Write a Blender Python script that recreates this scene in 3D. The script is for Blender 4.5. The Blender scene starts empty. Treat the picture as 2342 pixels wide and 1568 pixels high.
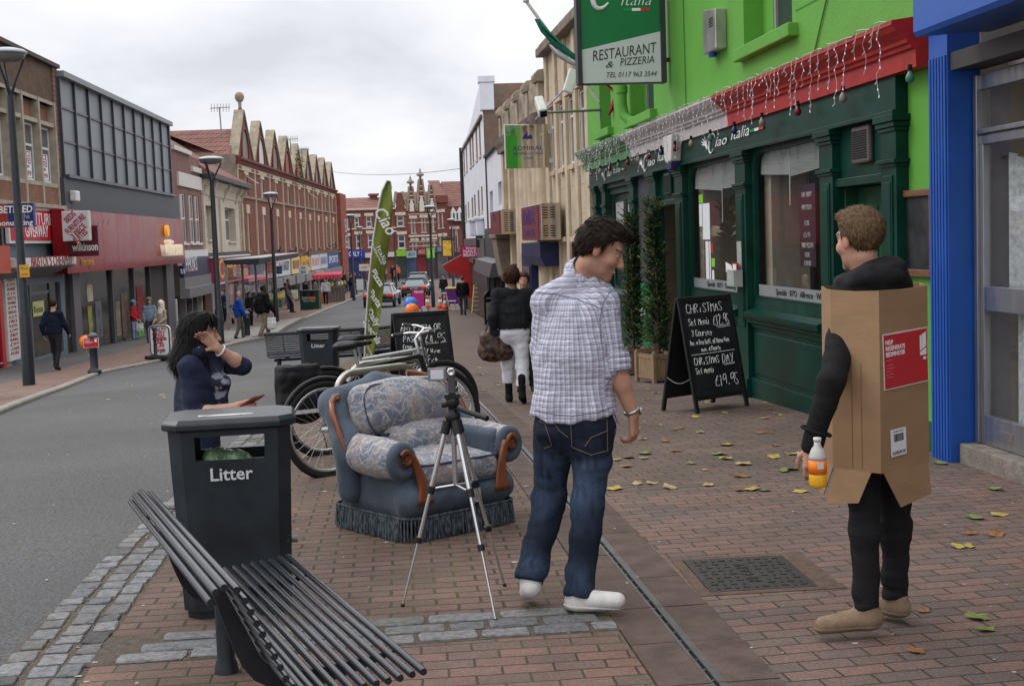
import bpy,bmesh,math,random
import numpy as np
from mathutils import Vector,Matrix,noise as mnoise
random.seed(7)
R=math.radians
sc=bpy.context.scene
COL=sc.collection
CX,CY,FOC=1171.0,784.0,3000.0
CAM=Vector((0,0,1.62))
YAW,PITCH,ROLL=R(6.385),R(4.57),R(2.0)
CROT=Matrix.Rotation(-YAW,3,'Z')@Matrix.Rotation(R(90)-PITCH,3,'X')@Matrix.Rotation(-ROLL,3,'Z')
cam_data=bpy.data.cameras.new('camera')
cam=bpy.data.objects.new('camera',cam_data);COL.objects.link(cam)
cam.matrix_world=Matrix.Translation(CAM)@CROT.to_4x4()
cam_data.sensor_width=36.0;cam_data.lens=36.0*FOC/2342.0
cam_data.clip_start=0.05;cam_data.clip_end=3000
sc.camera=cam
SUN_EL,SUN_AZ=R(42),R(-62)
w=bpy.data.worlds.new('World');sc.world=w;w.use_nodes=True
nt=w.node_tree;nt.nodes.clear()
def N(t,kind,**kw):
 n=t.nodes.new(kind)
 for k,v in kw.items():
  if k.startswith('i_'):
   n.inputs[k[2:].replace('_',' ')].default_value=v
  else:setattr(n,k,v)
 return n
L=lambda t,a,b:t.links.new(a,b)
sky=N(nt,'ShaderNodeTexSky',sky_type='NISHITA',sun_disc=False,sun_elevation=SUN_EL,sun_rotation=SUN_AZ)
bg1=N(nt,'ShaderNodeBackground');bg1.inputs[1].default_value=0.06
L(nt,sky.outputs[0],bg1.inputs[0])
tc=N(nt,'ShaderNodeTexCoord')
sep=N(nt,'ShaderNodeSeparateXYZ');L(nt,tc.outputs['Generated'],sep.inputs[0])
zz=N(nt,'ShaderNodeMath',operation='MAXIMUM');L(nt,sep.outputs[2],zz.inputs[0]);zz.inputs[1].default_value=0.0
za=N(nt,'ShaderNodeMath',operation='ADD');L(nt,zz.outputs[0],za.inputs[0]);za.inputs[1].default_value=0.16
dv=N(nt,'ShaderNodeVectorMath',operation='DIVIDE')
cz=N(nt,'ShaderNodeCombineXYZ')
for i in range(3):L(nt,za.outputs[0],cz.inputs[i])
L(nt,tc.outputs['Generated'],dv.inputs[0]);L(nt,cz.outputs[0],dv.inputs[1])
mp=N(nt,'ShaderNodeMapping');L(nt,dv.outputs[0],mp.inputs[0]);mp.inputs['Scale'].default_value=(0.9,0.5,0.8)
mp.inputs['Location'].default_value=(0.35,0.2,0)
nz=N(nt,'ShaderNodeTexNoise');L(nt,mp.outputs[0],nz.inputs['Vector'])
nz.inputs['Scale'].default_value=1.15;nz.inputs['Detail'].default_value=7;nz.inputs['Roughness'].default_value=0.52
nz.inputs['Distortion'].default_value=0.25
cr=N(nt,'ShaderNodeValToRGB');L(nt,nz.outputs[0],cr.inputs[0])
e=cr.color_ramp.elements
e[0].position=0.36;e[0].color=(0.70,0.71,0.78,1)
e[1].position=0.66;e[1].color=(1.08,1.08,1.08,1)
m_=cr.color_ramp.elements.new(0.47);m_.color=(0.87,0.88,0.93,1)
zg=N(nt,'ShaderNodeMapRange');L(nt,zz.outputs[0],zg.inputs[0])
zg.inputs['From Min'].default_value=0.16;zg.inputs['From Max'].default_value=1.0
zg.inputs['To Min'].default_value=1.0;zg.inputs['To Max'].default_value=2.4
bg2=N(nt,'ShaderNodeBackground');L(nt,cr.outputs[0],bg2.inputs[0]);L(nt,zg.outputs[0],bg2.inputs[1])
mx=N(nt,'ShaderNodeMixShader');mx.inputs[0].default_value=0.93
L(nt,bg1.outputs[0],mx.inputs[1]);L(nt,bg2.outputs[0],mx.inputs[2])
wo=N(nt,'ShaderNodeOutputWorld');L(nt,mx.outputs[0],wo.inputs[0])
sd=bpy.data.lights.new('sun','SUN');sd.energy=0.9;sd.angle=R(24);sd.color=(1,0.97,0.93)
sun=bpy.data.objects.new('sun',sd);COL.objects.link(sun)
sdir=Vector((math.sin(SUN_AZ)*math.cos(SUN_EL),math.cos(SUN_AZ)*math.cos(SUN_EL),math.sin(SUN_EL)))
sun.rotation_euler=(-sdir).to_track_quat('-Z','Y').to_euler()
sc.view_settings.view_transform='Standard';sc.view_settings.look='None'
sc.view_settings.exposure=0.12;sc.view_settings.gamma=1.0
sc.cycles.max_bounces=8;sc.cycles.transparent_max_bounces=12
sc.cycles.use_denoising=True
DROP=[(-60,0),(4,0),(9,.03),(12,.09),(16,.24),(22,.52),(31,.95),(38,1.17),(45,1.36),(55,1.62),(79,2.25),(110,2.7),(170,3.1),(260,3.3),(2000,3.4)]
_dx=np.array([a for a,b in DROP],float);_dz=np.array([b for a,b in DROP],float)
def drop(y):
 return float(np.mean([np.interp(y+k,_dx,_dz)for k in(-3,-1.5,0,1.5,3)]))
def gz(x,y):return-drop(y)-0.045*min(8.0,max(0.0,-x-1.5))*min(1.0,max(0.0,(y-6)/18.0))
def ray(u,v):
 return(CROT@Vector(((u-CX)/FOC,-(v-CY)/FOC,-1.0)))
def G(u,v,h=0.0):
 """ground point (raised h) seen at photo position u, v"""
 d=ray(u,v);lo,hi=0.5,900.0
 f=lambda t:CAM.z+d.z*t-(gz(CAM.x+d.x*t,CAM.y+d.y*t)+h)
 t=lo
 while t<hi and f(t)>0:t*=1.03
 a,b=t/1.03,t
 for _ in range(40):
  m=(a+b)/2
  if f(m)>0:a=m
  else:b=m
 return CAM+d*a
def at_depth(u,v,Z):
 return CAM+ray(u,v)*Z
def depth(p):
 return(p-CAM).dot(CROT@Vector((0,0,-1)))
def hgt(p,u,v):
 """height of the photo row v above point p on the vertical line through p"""
 return at_depth(u,v,depth(p)).z-p.z
class Facade:
 """vertical plane: origin o, direction angle a (world heading of local +x, degrees from +Y clockwise)"""
 def __init__(s,o,heading,flip=False):
  s.o=Vector(o);h=R(heading)
  s.ex=Vector((math.sin(h),math.cos(h),0))
  if flip:s.ex=-s.ex
  s.ey=Vector((0,0,1)).cross(s.ex)
  s.rz=math.atan2(s.ex.y,s.ex.x)
 def at(s,u,v,y=0.0):
  d=ray(u,v);q=s.o+s.ey*y
  t=(q-CAM).dot(s.ey)/d.dot(s.ey)
  p=CAM+d*t-s.o
  return p.dot(s.ex),p.z
 def x(s,u,v,y=0.0):return s.at(u,v,y)[0]
 def w(s,x,y,z):return s.o+s.ex*x+s.ey*y+Vector((0,0,z))
def tag(o,label=None,cat=None,group=None,kind=None):
 if label:o['label']=label
 if cat:o['category']=cat
 if group:o['group']=group
 if kind:o['kind']=kind
 return o
def thing(name,label,cat,loc=(0,0,0),rz=0.0,group=None):
 o=bpy.data.objects.new(name,None);COL.objects.link(o)
 o.empty_display_size=0.1
 o.location=loc;o.rotation_euler=(0,0,rz)
 return tag(o,label,cat,group)
def link(name,me,parent=None):
 o=bpy.data.objects.new(name,me);COL.objects.link(o)
 if parent is not None:o.parent=parent
 return o
def children(o):return[c for c in bpy.data.objects if c.parent==o]
KIDS={}
def copy_tree(o,parent=None,kids=None):
 if kids is None:
  kids={}
  for c in bpy.data.objects:
   if c.parent:kids.setdefault(c.parent.name,[]).append(c)
 c=o.copy();COL.objects.link(c)
 if parent is not None:c.parent=parent
 for ch in kids.get(o.name,[]):copy_tree(ch,c,kids)
 return c
MATS={}
def mat(name,col,rough=0.6,metal=0.0,var=0.12,vs=6.0,bump=0.0,bs=60.0,spec=0.32,det=5.0,emit=0.0,stretch=None,coat=0.0):
 if name in MATS:return MATS[name]
 m=bpy.data.materials.new(name);m.use_nodes=True
 t=m.node_tree;b=t.nodes['Principled BSDF']
 b.inputs['Roughness'].default_value=rough;b.inputs['Metallic'].default_value=metal
 b.inputs['Specular IOR Level'].default_value=spec
 if coat:b.inputs['Coat Weight'].default_value=coat;b.inputs['Coat Roughness'].default_value=0.15
 tc=N(t,'ShaderNodeTexCoord');src=tc.outputs['Object']
 if stretch:
  mp=N(t,'ShaderNodeMapping');mp.inputs['Scale'].default_value=stretch;L(t,src,mp.inputs[0]);src=mp.outputs[0]
 c=(*col[:3],1)
 if var>0:
  n=N(t,'ShaderNodeTexNoise');L(t,src,n.inputs['Vector'])
  n.inputs['Scale'].default_value=vs;n.inputs['Detail'].default_value=det;n.inputs['Roughness'].default_value=0.62
  r=N(t,'ShaderNodeValToRGB');L(t,n.outputs[0],r.inputs[0])
  r.color_ramp.elements[0].position=0.3;r.color_ramp.elements[1].position=0.7
  r.color_ramp.elements[0].color=tuple(max(0,x*(1-var))for x in col[:3])+(1,)
  r.color_ramp.elements[1].color=tuple(min(1,x*(1+var))for x in col[:3])+(1,)
  L(t,r.outputs[0],b.inputs['Base Color'])
  rr=N(t,'ShaderNodeMapRange');L(t,n.outputs[0],rr.inputs[0])
  rr.inputs['To Min'].default_value=max(0.02,rough-0.12);rr.inputs['To Max'].default_value=min(1,rough+0.12)
  L(t,rr.outputs[0],b.inputs['Roughness'])
 else:b.inputs['Base Color'].default_value=c
 if bump>0:
  n2=N(t,'ShaderNodeTexNoise');L(t,src,n2.inputs['Vector']);n2.inputs['Scale'].default_value=bs;n2.inputs['Detail'].default_value=4
  bp=N(t,'ShaderNodeBump');bp.inputs['Strength'].default_value=bump;bp.inputs['Distance'].default_value=0.02
  L(t,n2.outputs[0],bp.inputs['Height']);L(t,bp.outputs[0],b.inputs['Normal'])
 if emit>0:
  b.inputs['Emission Color'].default_value=c;b.inputs['Emission Strength'].default_value=emit
 MATS[name]=m
 return m
def brick_mat(name,c1,c2,mortar,bw=0.225,bh=0.075,ms=0.012,plane='XZ',rot=0.0,rough=0.85,bump=0.4,var=0.25,moss=0.0,offset=0.5,patch=None):
 if name in MATS:return MATS[name]
 m=bpy.data.materials.new(name);m.use_nodes=True
 t=m.node_tree;b=t.nodes['Principled BSDF'];b.inputs['Roughness'].default_value=rough
 b.inputs['Specular IOR Level'].default_value=0.3
 tc=N(t,'ShaderNodeTexCoord');s=N(t,'ShaderNodeSeparateXYZ');L(t,tc.outputs['Object'],s.inputs[0])
 cb=N(t,'ShaderNodeCombineXYZ')
 if plane=='XZ':
  ad=N(t,'ShaderNodeMath',operation='ADD');L(t,s.outputs[0],ad.inputs[0]);L(t,s.outputs[1],ad.inputs[1])
  L(t,ad.outputs[0],cb.inputs[0]);L(t,s.outputs[2],cb.inputs[1])
 else:
  L(t,s.outputs[0],cb.inputs[0]);L(t,s.outputs[1],cb.inputs[1])
 wn=N(t,'ShaderNodeTexNoise');L(t,cb.outputs[0],wn.inputs['Vector']);wn.inputs['Scale'].default_value=3.0;wn.inputs['Detail'].default_value=2
 ws=N(t,'ShaderNodeVectorMath',operation='SCALE');L(t,wn.outputs['Color'],ws.inputs[0]);ws.inputs['Scale'].default_value=0.02 if plane!='XZ' else 0.012
 wa=N(t,'ShaderNodeVectorMath',operation='ADD');L(t,cb.outputs[0],wa.inputs[0]);L(t,ws.outputs[0],wa.inputs[1])
 mp=N(t,'ShaderNodeMapping');L(t,wa.outputs[0],mp.inputs[0]);mp.inputs['Rotation'].default_value=(0,0,rot)
 br=N(t,'ShaderNodeTexBrick',offset=offset);L(t,mp.outputs[0],br.inputs['Vector'])
 br.inputs['Scale'].default_value=1.0;br.inputs['Brick Width'].default_value=bw;br.inputs['Row Height'].default_value=bh
 br.inputs['Mortar Size'].default_value=ms;br.inputs['Mortar Smooth'].default_value=0.25;br.inputs['Bias'].default_value=-0.1
 br.inputs['Color1'].default_value=(*c1,1);br.inputs['Color2'].default_value=(*c2,1)
 mo=(*mortar,1);br.inputs['Mortar'].default_value=mo
 n=N(t,'ShaderNodeTexNoise');L(t,mp.outputs[0],n.inputs['Vector']);n.inputs['Scale'].default_value=1.3;n.inputs['Detail'].default_value=8;n.inputs['Roughness'].default_value=0.7
 mr=N(t,'ShaderNodeMapRange');L(t,n.outputs[0],mr.inputs[0]);mr.inputs['From Min'].default_value=0.3;mr.inputs['From Max'].default_value=0.7
 mr.inputs['To Min'].default_value=1-var;mr.inputs['To Max'].default_value=1+var
 ml=N(t,'ShaderNodeMix',data_type='RGBA',blend_type='MULTIPLY');ml.inputs[0].default_value=1.0
 L(t,br.outputs['Color'],ml.inputs[6]);L(t,mr.outputs[0],ml.inputs[7])
 out=ml.outputs[2]
 n2=N(t,'ShaderNodeTexNoise');L(t,tc.outputs['Object'],n2.inputs['Vector']);n2.inputs['Scale'].default_value=90.0;n2.inputs['Detail'].default_value=3
 g=N(t,'ShaderNodeMapRange');L(t,n2.outputs[0],g.inputs[0]);g.inputs['From Min'].default_value=0.25;g.inputs['From Max'].default_value=0.75;g.inputs['To Min'].default_value=0.72;g.inputs['To Max'].default_value=1.3
 m3=N(t,'ShaderNodeMix',data_type='RGBA',blend_type='MULTIPLY');m3.inputs[0].default_value=1.0
 L(t,out,m3.inputs[6]);L(t,g.outputs[0],m3.inputs[7]);out=m3.outputs[2]
 if moss>0:
  n3=N(t,'ShaderNodeTexNoise');L(t,tc.outputs['Object'],n3.inputs['Vector']);n3.inputs['Scale'].default_value=2.2;n3.inputs['Detail'].default_value=5
  g3=N(t,'ShaderNodeMapRange');L(t,n3.outputs[0],g3.inputs[0]);g3.inputs['From Min'].default_value=0.42;g3.inputs['From Max'].default_value=0.62
  mm=N(t,'ShaderNodeMath',operation='MULTIPLY');L(t,g3.outputs[0],mm.inputs[0]);L(t,br.outputs['Fac'],mm.inputs[1])
  m2=N(t,'ShaderNodeMath',operation='MULTIPLY');L(t,mm.outputs[0],m2.inputs[0]);m2.inputs[1].default_value=moss
  m4=N(t,'ShaderNodeMix',data_type='RGBA');L(t,m2.outputs[0],m4.inputs[0]);L(t,out,m4.inputs[6]);m4.inputs[7].default_value=(0.07,0.085,0.022,1);out=m4.outputs[2]
 if patch:
  n5=N(t,'ShaderNodeTexNoise');L(t,tc.outputs['Object'],n5.inputs['Vector']);n5.inputs['Scale'].default_value=patch[1];n5.inputs['Detail'].default_value=9;n5.inputs['Roughness'].default_value=0.7
  g5=N(t,'ShaderNodeMapRange');L(t,n5.outputs[0],g5.inputs[0]);g5.inputs['From Min'].default_value=0.48;g5.inputs['From Max'].default_value=0.7;g5.inputs['To Max'].default_value=patch[2]
  m5=N(t,'ShaderNodeMix',data_type='RGBA');L(t,g5.outputs[0],m5.inputs[0]);L(t,out,m5.inputs[6]);m5.inputs[7].default_value=(*patch[0],1);out=m5.outputs[2]
 L(t,out,b.inputs['Base Color'])
 iv=N(t,'ShaderNodeMath',operation='MULTIPLY_ADD');L(t,br.outputs['Fac'],iv.inputs[0]);iv.inputs[1].default_value=-1.0
 sg=N(t,'ShaderNodeMath',operation='MULTIPLY');L(t,n2.outputs[0],sg.inputs[0]);sg.inputs[1].default_value=0.35;L(t,sg.outputs[0],iv.inputs[2])
 bp=N(t,'ShaderNodeBump');bp.inputs['Strength'].default_value=bump;bp.inputs['Distance'].default_value=0.008
 L(t,iv.outputs[0],bp.inputs['Height']);L(t,bp.outputs[0],b.inputs['Normal'])
 MATS[name]=m
 return m
def glass_mat(name,tint=(1,1,1),refl=1.0,rough=0.02):
 if name in MATS:return MATS[name]
 m=bpy.data.materials.new(name);m.use_nodes=True
 t=m.node_tree;t.nodes.clear()
 tr=N(t,'ShaderNodeBsdfTransparent');tr.inputs[0].default_value=(*tint,1)
 gl=N(t,'ShaderNodeBsdfGlossy');gl.inputs['Roughness'].default_value=rough
 fr=N(t,'ShaderNodeFresnel');ge=N(t,'ShaderNodeNewGeometry')
 io=N(t,'ShaderNodeMapRange');L(t,ge.outputs['Backfacing'],io.inputs[0]);io.inputs['To Min'].default_value=1.45;io.inputs['To Max'].default_value=1/1.45;L(t,io.outputs[0],fr.inputs[0])
 mu=N(t,'ShaderNodeMath',operation='MULTIPLY_ADD',use_clamp=True);L(t,fr.outputs[0],mu.inputs[0]);mu.inputs[1].default_value=1.1*refl;mu.inputs[2].default_value=0.03*refl
 mx=N(t,'ShaderNodeMixShader');L(t,mu.outputs[0],mx.inputs[0]);L(t,tr.outputs[0],mx.inputs[1]);L(t,gl.outputs[0],mx.inputs[2])
 o=N(t,'ShaderNodeOutputMaterial');L(t,mx.outputs[0],o.inputs[0])
 MATS[name]=m
 return m
def attr_mat(name,rough=0.6,bump=0.0,bs=80.0,spec=0.4,attr='Col',var=0.1,vs=40,sss=0.0,stretch=None,sheen=0.0):
 """principled reading its base colour from a point colour attribute"""
 if name in MATS:return MATS[name]
 m=bpy.data.materials.new(name);m.use_nodes=True
 t=m.node_tree;b=t.nodes['Principled BSDF'];b.inputs['Roughness'].default_value=rough;b.inputs['Specular IOR Level'].default_value=spec
 if sheen:b.inputs['Sheen Weight'].default_value=sheen;b.inputs['Sheen Roughness'].default_value=0.4
 a=N(t,'ShaderNodeAttribute',attribute_name=attr)
 tc=N(t,'ShaderNodeTexCoord');src=tc.outputs['Object']
 if stretch:
  mp=N(t,'ShaderNodeMapping');mp.inputs['Scale'].default_value=stretch;L(t,src,mp.inputs[0]);src=mp.outputs[0]
 n=N(t,'ShaderNodeTexNoise');L(t,src,n.inputs['Vector']);n.inputs['Scale'].default_value=vs;n.inputs['Detail'].default_value=5
 r=N(t,'ShaderNodeMapRange');L(t,n.outputs[0],r.inputs[0]);r.inputs['From Min'].default_value=0.3;r.inputs['From Max'].default_value=0.7;r.inputs['To Min'].default_value=1-var;r.inputs['To Max'].default_value=1+var
 mu=N(t,'ShaderNodeMix',data_type='RGBA',blend_type='MULTIPLY');mu.inputs[0].default_value=1
 L(t,a.outputs['Color'],mu.inputs[6]);L(t,r.outputs[0],mu.inputs[7]);L(t,mu.outputs[2],b.inputs['Base Color'])
 if sss:
  b.inputs['Subsurface Weight'].default_value=sss;b.inputs['Subsurface Radius'].default_value=(0.01,0.004,0.002)
 if bump:
  n2=N(t,'ShaderNodeTexNoise');L(t,src,n2.inputs['Vector']);n2.inputs['Scale'].default_value=bs;n2.inputs['Detail'].default_value=3
  bp=N(t,'ShaderNodeBump');bp.inputs['Strength'].default_value=bump;bp.inputs['Distance'].default_value=0.01
  L(t,n2.outputs[0],bp.inputs['Height']);L(t,bp.outputs[0],b.inputs['Normal'])
 MATS[name]=m
 return m
class MB:
 def __init__(s):s.v=[];s.f=[];s.mi=[];s.M=Matrix.Identity(4);s.sm=[];s.cur=0
 def push(s,vs,fs,smooth=False):
  o=len(s.v);M=s.M
  s.v+=[tuple(M@Vector(p))for p in vs]
  for f in fs:s.f.append([i+o for i in f]);s.mi.append(s.cur);s.sm.append(smooth)
  return s
 def box(s,x0,x1,y0,y1,z0,z1):
  if x0>x1:x0,x1=x1,x0
  if y0>y1:y0,y1=y1,y0
  if z0>z1:z0,z1=z1,z0
  v=[(x0,y0,z0),(x1,y0,z0),(x1,y1,z0),(x0,y1,z0),(x0,y0,z1),(x1,y0,z1),(x1,y1,z1),(x0,y1,z1)]
  return s.push(v,[(3,2,1,0),(4,5,6,7),(0,1,5,4),(1,2,6,5),(2,3,7,6),(3,0,4,7)])
 def bar(s,a,b,w,h=None,up=(0,0,1)):
  """rectangular bar from a to b"""
  a,b=Vector(a),Vector(b);h=h or w;d=(b-a).normalized();u=Vector(up)
  if abs(d.dot(u))>0.98:u=Vector((1,0,0))
  x=d.cross(u).normalized()*w/2;z=x.normalized().cross(d)*h/2
  v=[a-x-z,a+x-z,a+x+z,a-x+z,b-x-z,b+x-z,b+x+z,b-x+z]
  return s.push(v,[(0,1,2,3),(7,6,5,4),(4,5,1,0),(5,6,2,1),(6,7,3,2),(7,4,0,3)])
 def tube(s,pts,r,n=8,cap=True,closed=False):
  pts=[Vector(p)for p in pts];k=len(pts)
  rs=r if isinstance(r,(list,tuple))else[r]*k
  vs=[];fs=[];pu=None
  for i,p in enumerate(pts):
   if closed:d=pts[(i+1)%k]-pts[i-1]
   else:d=pts[min(i+1,k-1)]-pts[max(i-1,0)]
   if d.length<1e-9:d=Vector((0,0,1))
   d.normalize()
   if pu is None:
    pu=Vector((0,0,1))if abs(d.z)<0.9 else Vector((1,0,0))
   u=(pu-d*pu.dot(d))
   if u.length<1e-6:u=d.orthogonal()
   u.normalize();pu=u;w_=d.cross(u)
   for j in range(n):
    a=2*math.pi*j/n
    vs.append(p+(u*math.cos(a)+w_*math.sin(a))*rs[i])
  m=k if closed else k-1
  for i in range(m):
   for j in range(n):
    a,b=i*n+j,i*n+(j+1)%n
    c,d_=((i+1)%k)*n+(j+1)%n,((i+1)%k)*n+j
    fs.append((a,b,c,d_))
  s.push(vs,fs,True)
  if cap and not closed:
   s.push([vs[j]for j in range(n)],[tuple(range(n))[::-1]]);s.push([vs[(k-1)*n+j]for j in range(n)],[tuple(range(n))])
  return s
 def cyl(s,a,b,r0,r1=None,n=16):return s.tube([a,b],[r0,r0 if r1 is None else r1],n)
 def lathe(s,prof,n=20,c=(0,0,0),smooth=True):
  """prof: list of (r, z)"""
  vs=[];fs=[];k=len(prof)
  for r,z in prof:
   for j in range(n):
    a=2*math.pi*j/n
    vs.append((c[0]+r*math.cos(a),c[1]+r*math.sin(a),c[2]+z))
  for i in range(k-1):
   for j in range(n):
    fs.append((i*n+j,i*n+(j+1)%n,(i+1)*n+(j+1)%n,(i+1)*n+j))
  if prof[0][0]>1e-6:fs.append(tuple(range(n))[::-1])
  if prof[-1][0]>1e-6:fs.append(tuple((k-1)*n+j for j in range(n)))
  return s.push(vs,fs,smooth)
 def prism(s,pts,ax,d0,d1,smooth=False):
  """closed outline pts (2D), extruded on axis ax between d0 and d1"""
  def P(p,d):
   if ax=='z':return(p[0],p[1],d)
   if ax=='y':return(p[0],d,p[1])
   return(d,p[0],p[1])
  n=len(pts);vs=[P(p,d0)for p in pts]+[P(p,d1)for p in pts]
  fs=[(i,(i+1)%n,n+(i+1)%n,n+i)for i in range(n)]+[tuple(range(n))[::-1],tuple(range(n,2*n))]
  return s.push(vs,fs,smooth)
 def quad(s,a,b,c,d):return s.push([a,b,c,d],[(0,1,2,3)])
 def loft(s,rings,cap=True,smooth=True,closed=True):
  n=len(rings[0]);vs=[p for r in rings for p in r];fs=[]
  for i in range(len(rings)-1):
   for j in range(n if closed else n-1):
    fs.append((i*n+j,i*n+(j+1)%n,(i+1)*n+(j+1)%n,(i+1)*n+j))
  if cap and closed:fs+=[tuple(range(n))[::-1],tuple(range((len(rings)-1)*n,len(rings)*n))]
  return s.push(vs,fs,smooth)
 def mesh(s,name,mats):
  me=bpy.data.meshes.new(name)
  me.from_pydata(s.v,[],s.f)
  for m in(mats if isinstance(mats,(list,tuple))else[mats]):me.materials.append(m)
  me.polygons.foreach_set('material_index',s.mi);me.polygons.foreach_set('use_smooth',s.sm)
  bm=bmesh.new();bm.from_mesh(me);bmesh.ops.recalc_face_normals(bm,faces=bm.faces);bm.to_mesh(me);bm.free()
  me.update()
  return me
 def build(s,name,mats,parent=None,bevel=0.0,loc=None):
  o=link(name,s.mesh(name,mats),parent)
  if loc is not None:o.location=loc
  if bevel:
   b=o.modifiers.new('bevel','BEVEL');b.width=bevel;b.segments=2;b.limit_method='ANGLE';b.angle_limit=R(35)
  return o
def text_mesh(txt,size=0.2,shear=0.0,bold=0.0,depth=0.003,align='CENTER',sx=1.0,space=1.0,res=2,line=1.0):
 cu=bpy.data.curves.new('t','FONT');cu.body=txt;cu.size=size;cu.shear=shear;cu.offset=bold;cu.extrude=depth
 cu.align_x=align;cu.align_y='CENTER';cu.space_character=space;cu.resolution_u=res;cu.space_line=line
 ob=bpy.data.objects.new('t',cu);COL.objects.link(ob)
 bpy.context.view_layer.update()
 dg=bpy.context.evaluated_depsgraph_get()
 me=bpy.data.meshes.new_from_object(ob.evaluated_get(dg))
 bpy.data.objects.remove(ob);bpy.data.curves.remove(cu)
 if sx!=1.0:
  for v in me.vertices:v.co.x*=sx
 return me
def text(txt,m,parent,loc,size,rot=(R(90),0,0),name='lettering',fit=None,**kw):
 """upright lettering; fit = wanted width (the letters are squeezed or stretched to it)"""
 me=text_mesh(txt,size,**kw);me.name=name;me.materials.clear();me.materials.append(m)
 if fit and len(me.vertices):
  xs=[v.co.x for v in me.vertices];k=fit/max(1e-6,max(xs)-min(xs))
  for v in me.vertices:v.co.x*=k
 o=link(name,me,parent);o.location=loc;o.rotation_euler=rot
 return o
_rs=np.random.RandomState(3);_PERM=_rs.permutation(4096).astype(np.int64);_VAL=_rs.rand(4096).astype(np.float32)*2-1
def vnoise(p,seed=0):
 i=np.floor(p).astype(np.int64);f=(p-i).astype(np.float32);f=f*f*(3-2*f)
 def h(a,b,c):return _VAL[(_PERM[(_PERM[(_PERM[(a+seed)&4095]+b)&4095]+c)&4095])]
 x,y,z=i[:,0],i[:,1],i[:,2];fx,fy,fz=f[:,0],f[:,1],f[:,2]
 c00=h(x,y,z)*(1-fx)+h(x+1,y,z)*fx;c10=h(x,y+1,z)*(1-fx)+h(x+1,y+1,z)*fx
 c01=h(x,y,z+1)*(1-fx)+h(x+1,y,z+1)*fx;c11=h(x,y+1,z+1)*(1-fx)+h(x+1,y+1,z+1)*fx
 return(c00*(1-fy)+c10*fy)*(1-fz)+(c01*(1-fy)+c11*fy)*fz
def folds(p,scale,amp,seed=0):
 n=vnoise(p*np.asarray(scale,np.float32),seed)
 n2=vnoise(p*np.asarray(scale,np.float32)*2.1+7.3,seed+5)
 return amp*((1-np.abs(n)*2.0)*0.75+(1-np.abs(n2)*2)*0.3)
A_=lambda v:np.asarray(v,np.float32)
def s_cap(a,b,ra,rb=None):
 a,b=A_(a),A_(b);rb=ra if rb is None else rb
 def f(p):
  d=b-a;t=np.clip(((p-a)@d)/max(1e-9,float(d@d)),0,1)
  return np.linalg.norm(p-a-t[:,None]*d,axis=1)-(ra+(rb-ra)*t)
 return f
def s_ell(c,r,M=None):
 c,r=A_(c),A_(r);Mi=None if M is None else A_(M)
 def f(p):
  q=p-c
  if Mi is not None:q=q@Mi
  k0=np.linalg.norm(q/r,axis=1);k1=np.linalg.norm(q/(r*r),axis=1)
  return k0*(k0-1.0)/np.maximum(k1,1e-6)
 return f
def s_box(c,h,rad=0.0,M=None):
 c,h=A_(c),A_(h);Mi=None if M is None else A_(M)
 def f(p):
  q=p-c
  if Mi is not None:q=q@Mi
  q=np.abs(q)-(h-rad)
  return np.linalg.norm(np.maximum(q,0),axis=1)+np.minimum(q.max(axis=1),0)-rad
 return f
def s_flat(f0,c,M,k):
 """squash: evaluates f0 with space stretched by 1/k along the columns of M about c"""
 c,M,k=A_(c),A_(M),A_(k)
 def f(p):return f0(((p-c)@M/k)@M.T+c)*float(k.min())
 return f
def s_half(c,n):
 c,n=A_(c),A_(n);n=n/np.linalg.norm(n)
 return lambda p:(p-c)@n
def smin(a,b,k):
 if k<=0:return np.minimum(a,b)
 h=np.maximum(k-np.abs(a-b),0)/k
 return np.minimum(a,b)-h*h*k*0.25
def union(fs,k=0.03):
 def f(p):
  d=None
  for g in fs:
   g,kk=g if isinstance(g,tuple)else(g,k)
   d=g(p)if d is None else smin(d,g(p),kk)
  return d
 return f
def cut(f,g,k=0.01):return lambda p:-smin(-f(p),g(p),k)
def inter(f,g,k=0.01):return lambda p:-smin(-f(p),-g(p),k)
def offset(f,r):return lambda p:f(p)-r
def disp(f,g):return lambda p:f(p)+g(p)
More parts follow.
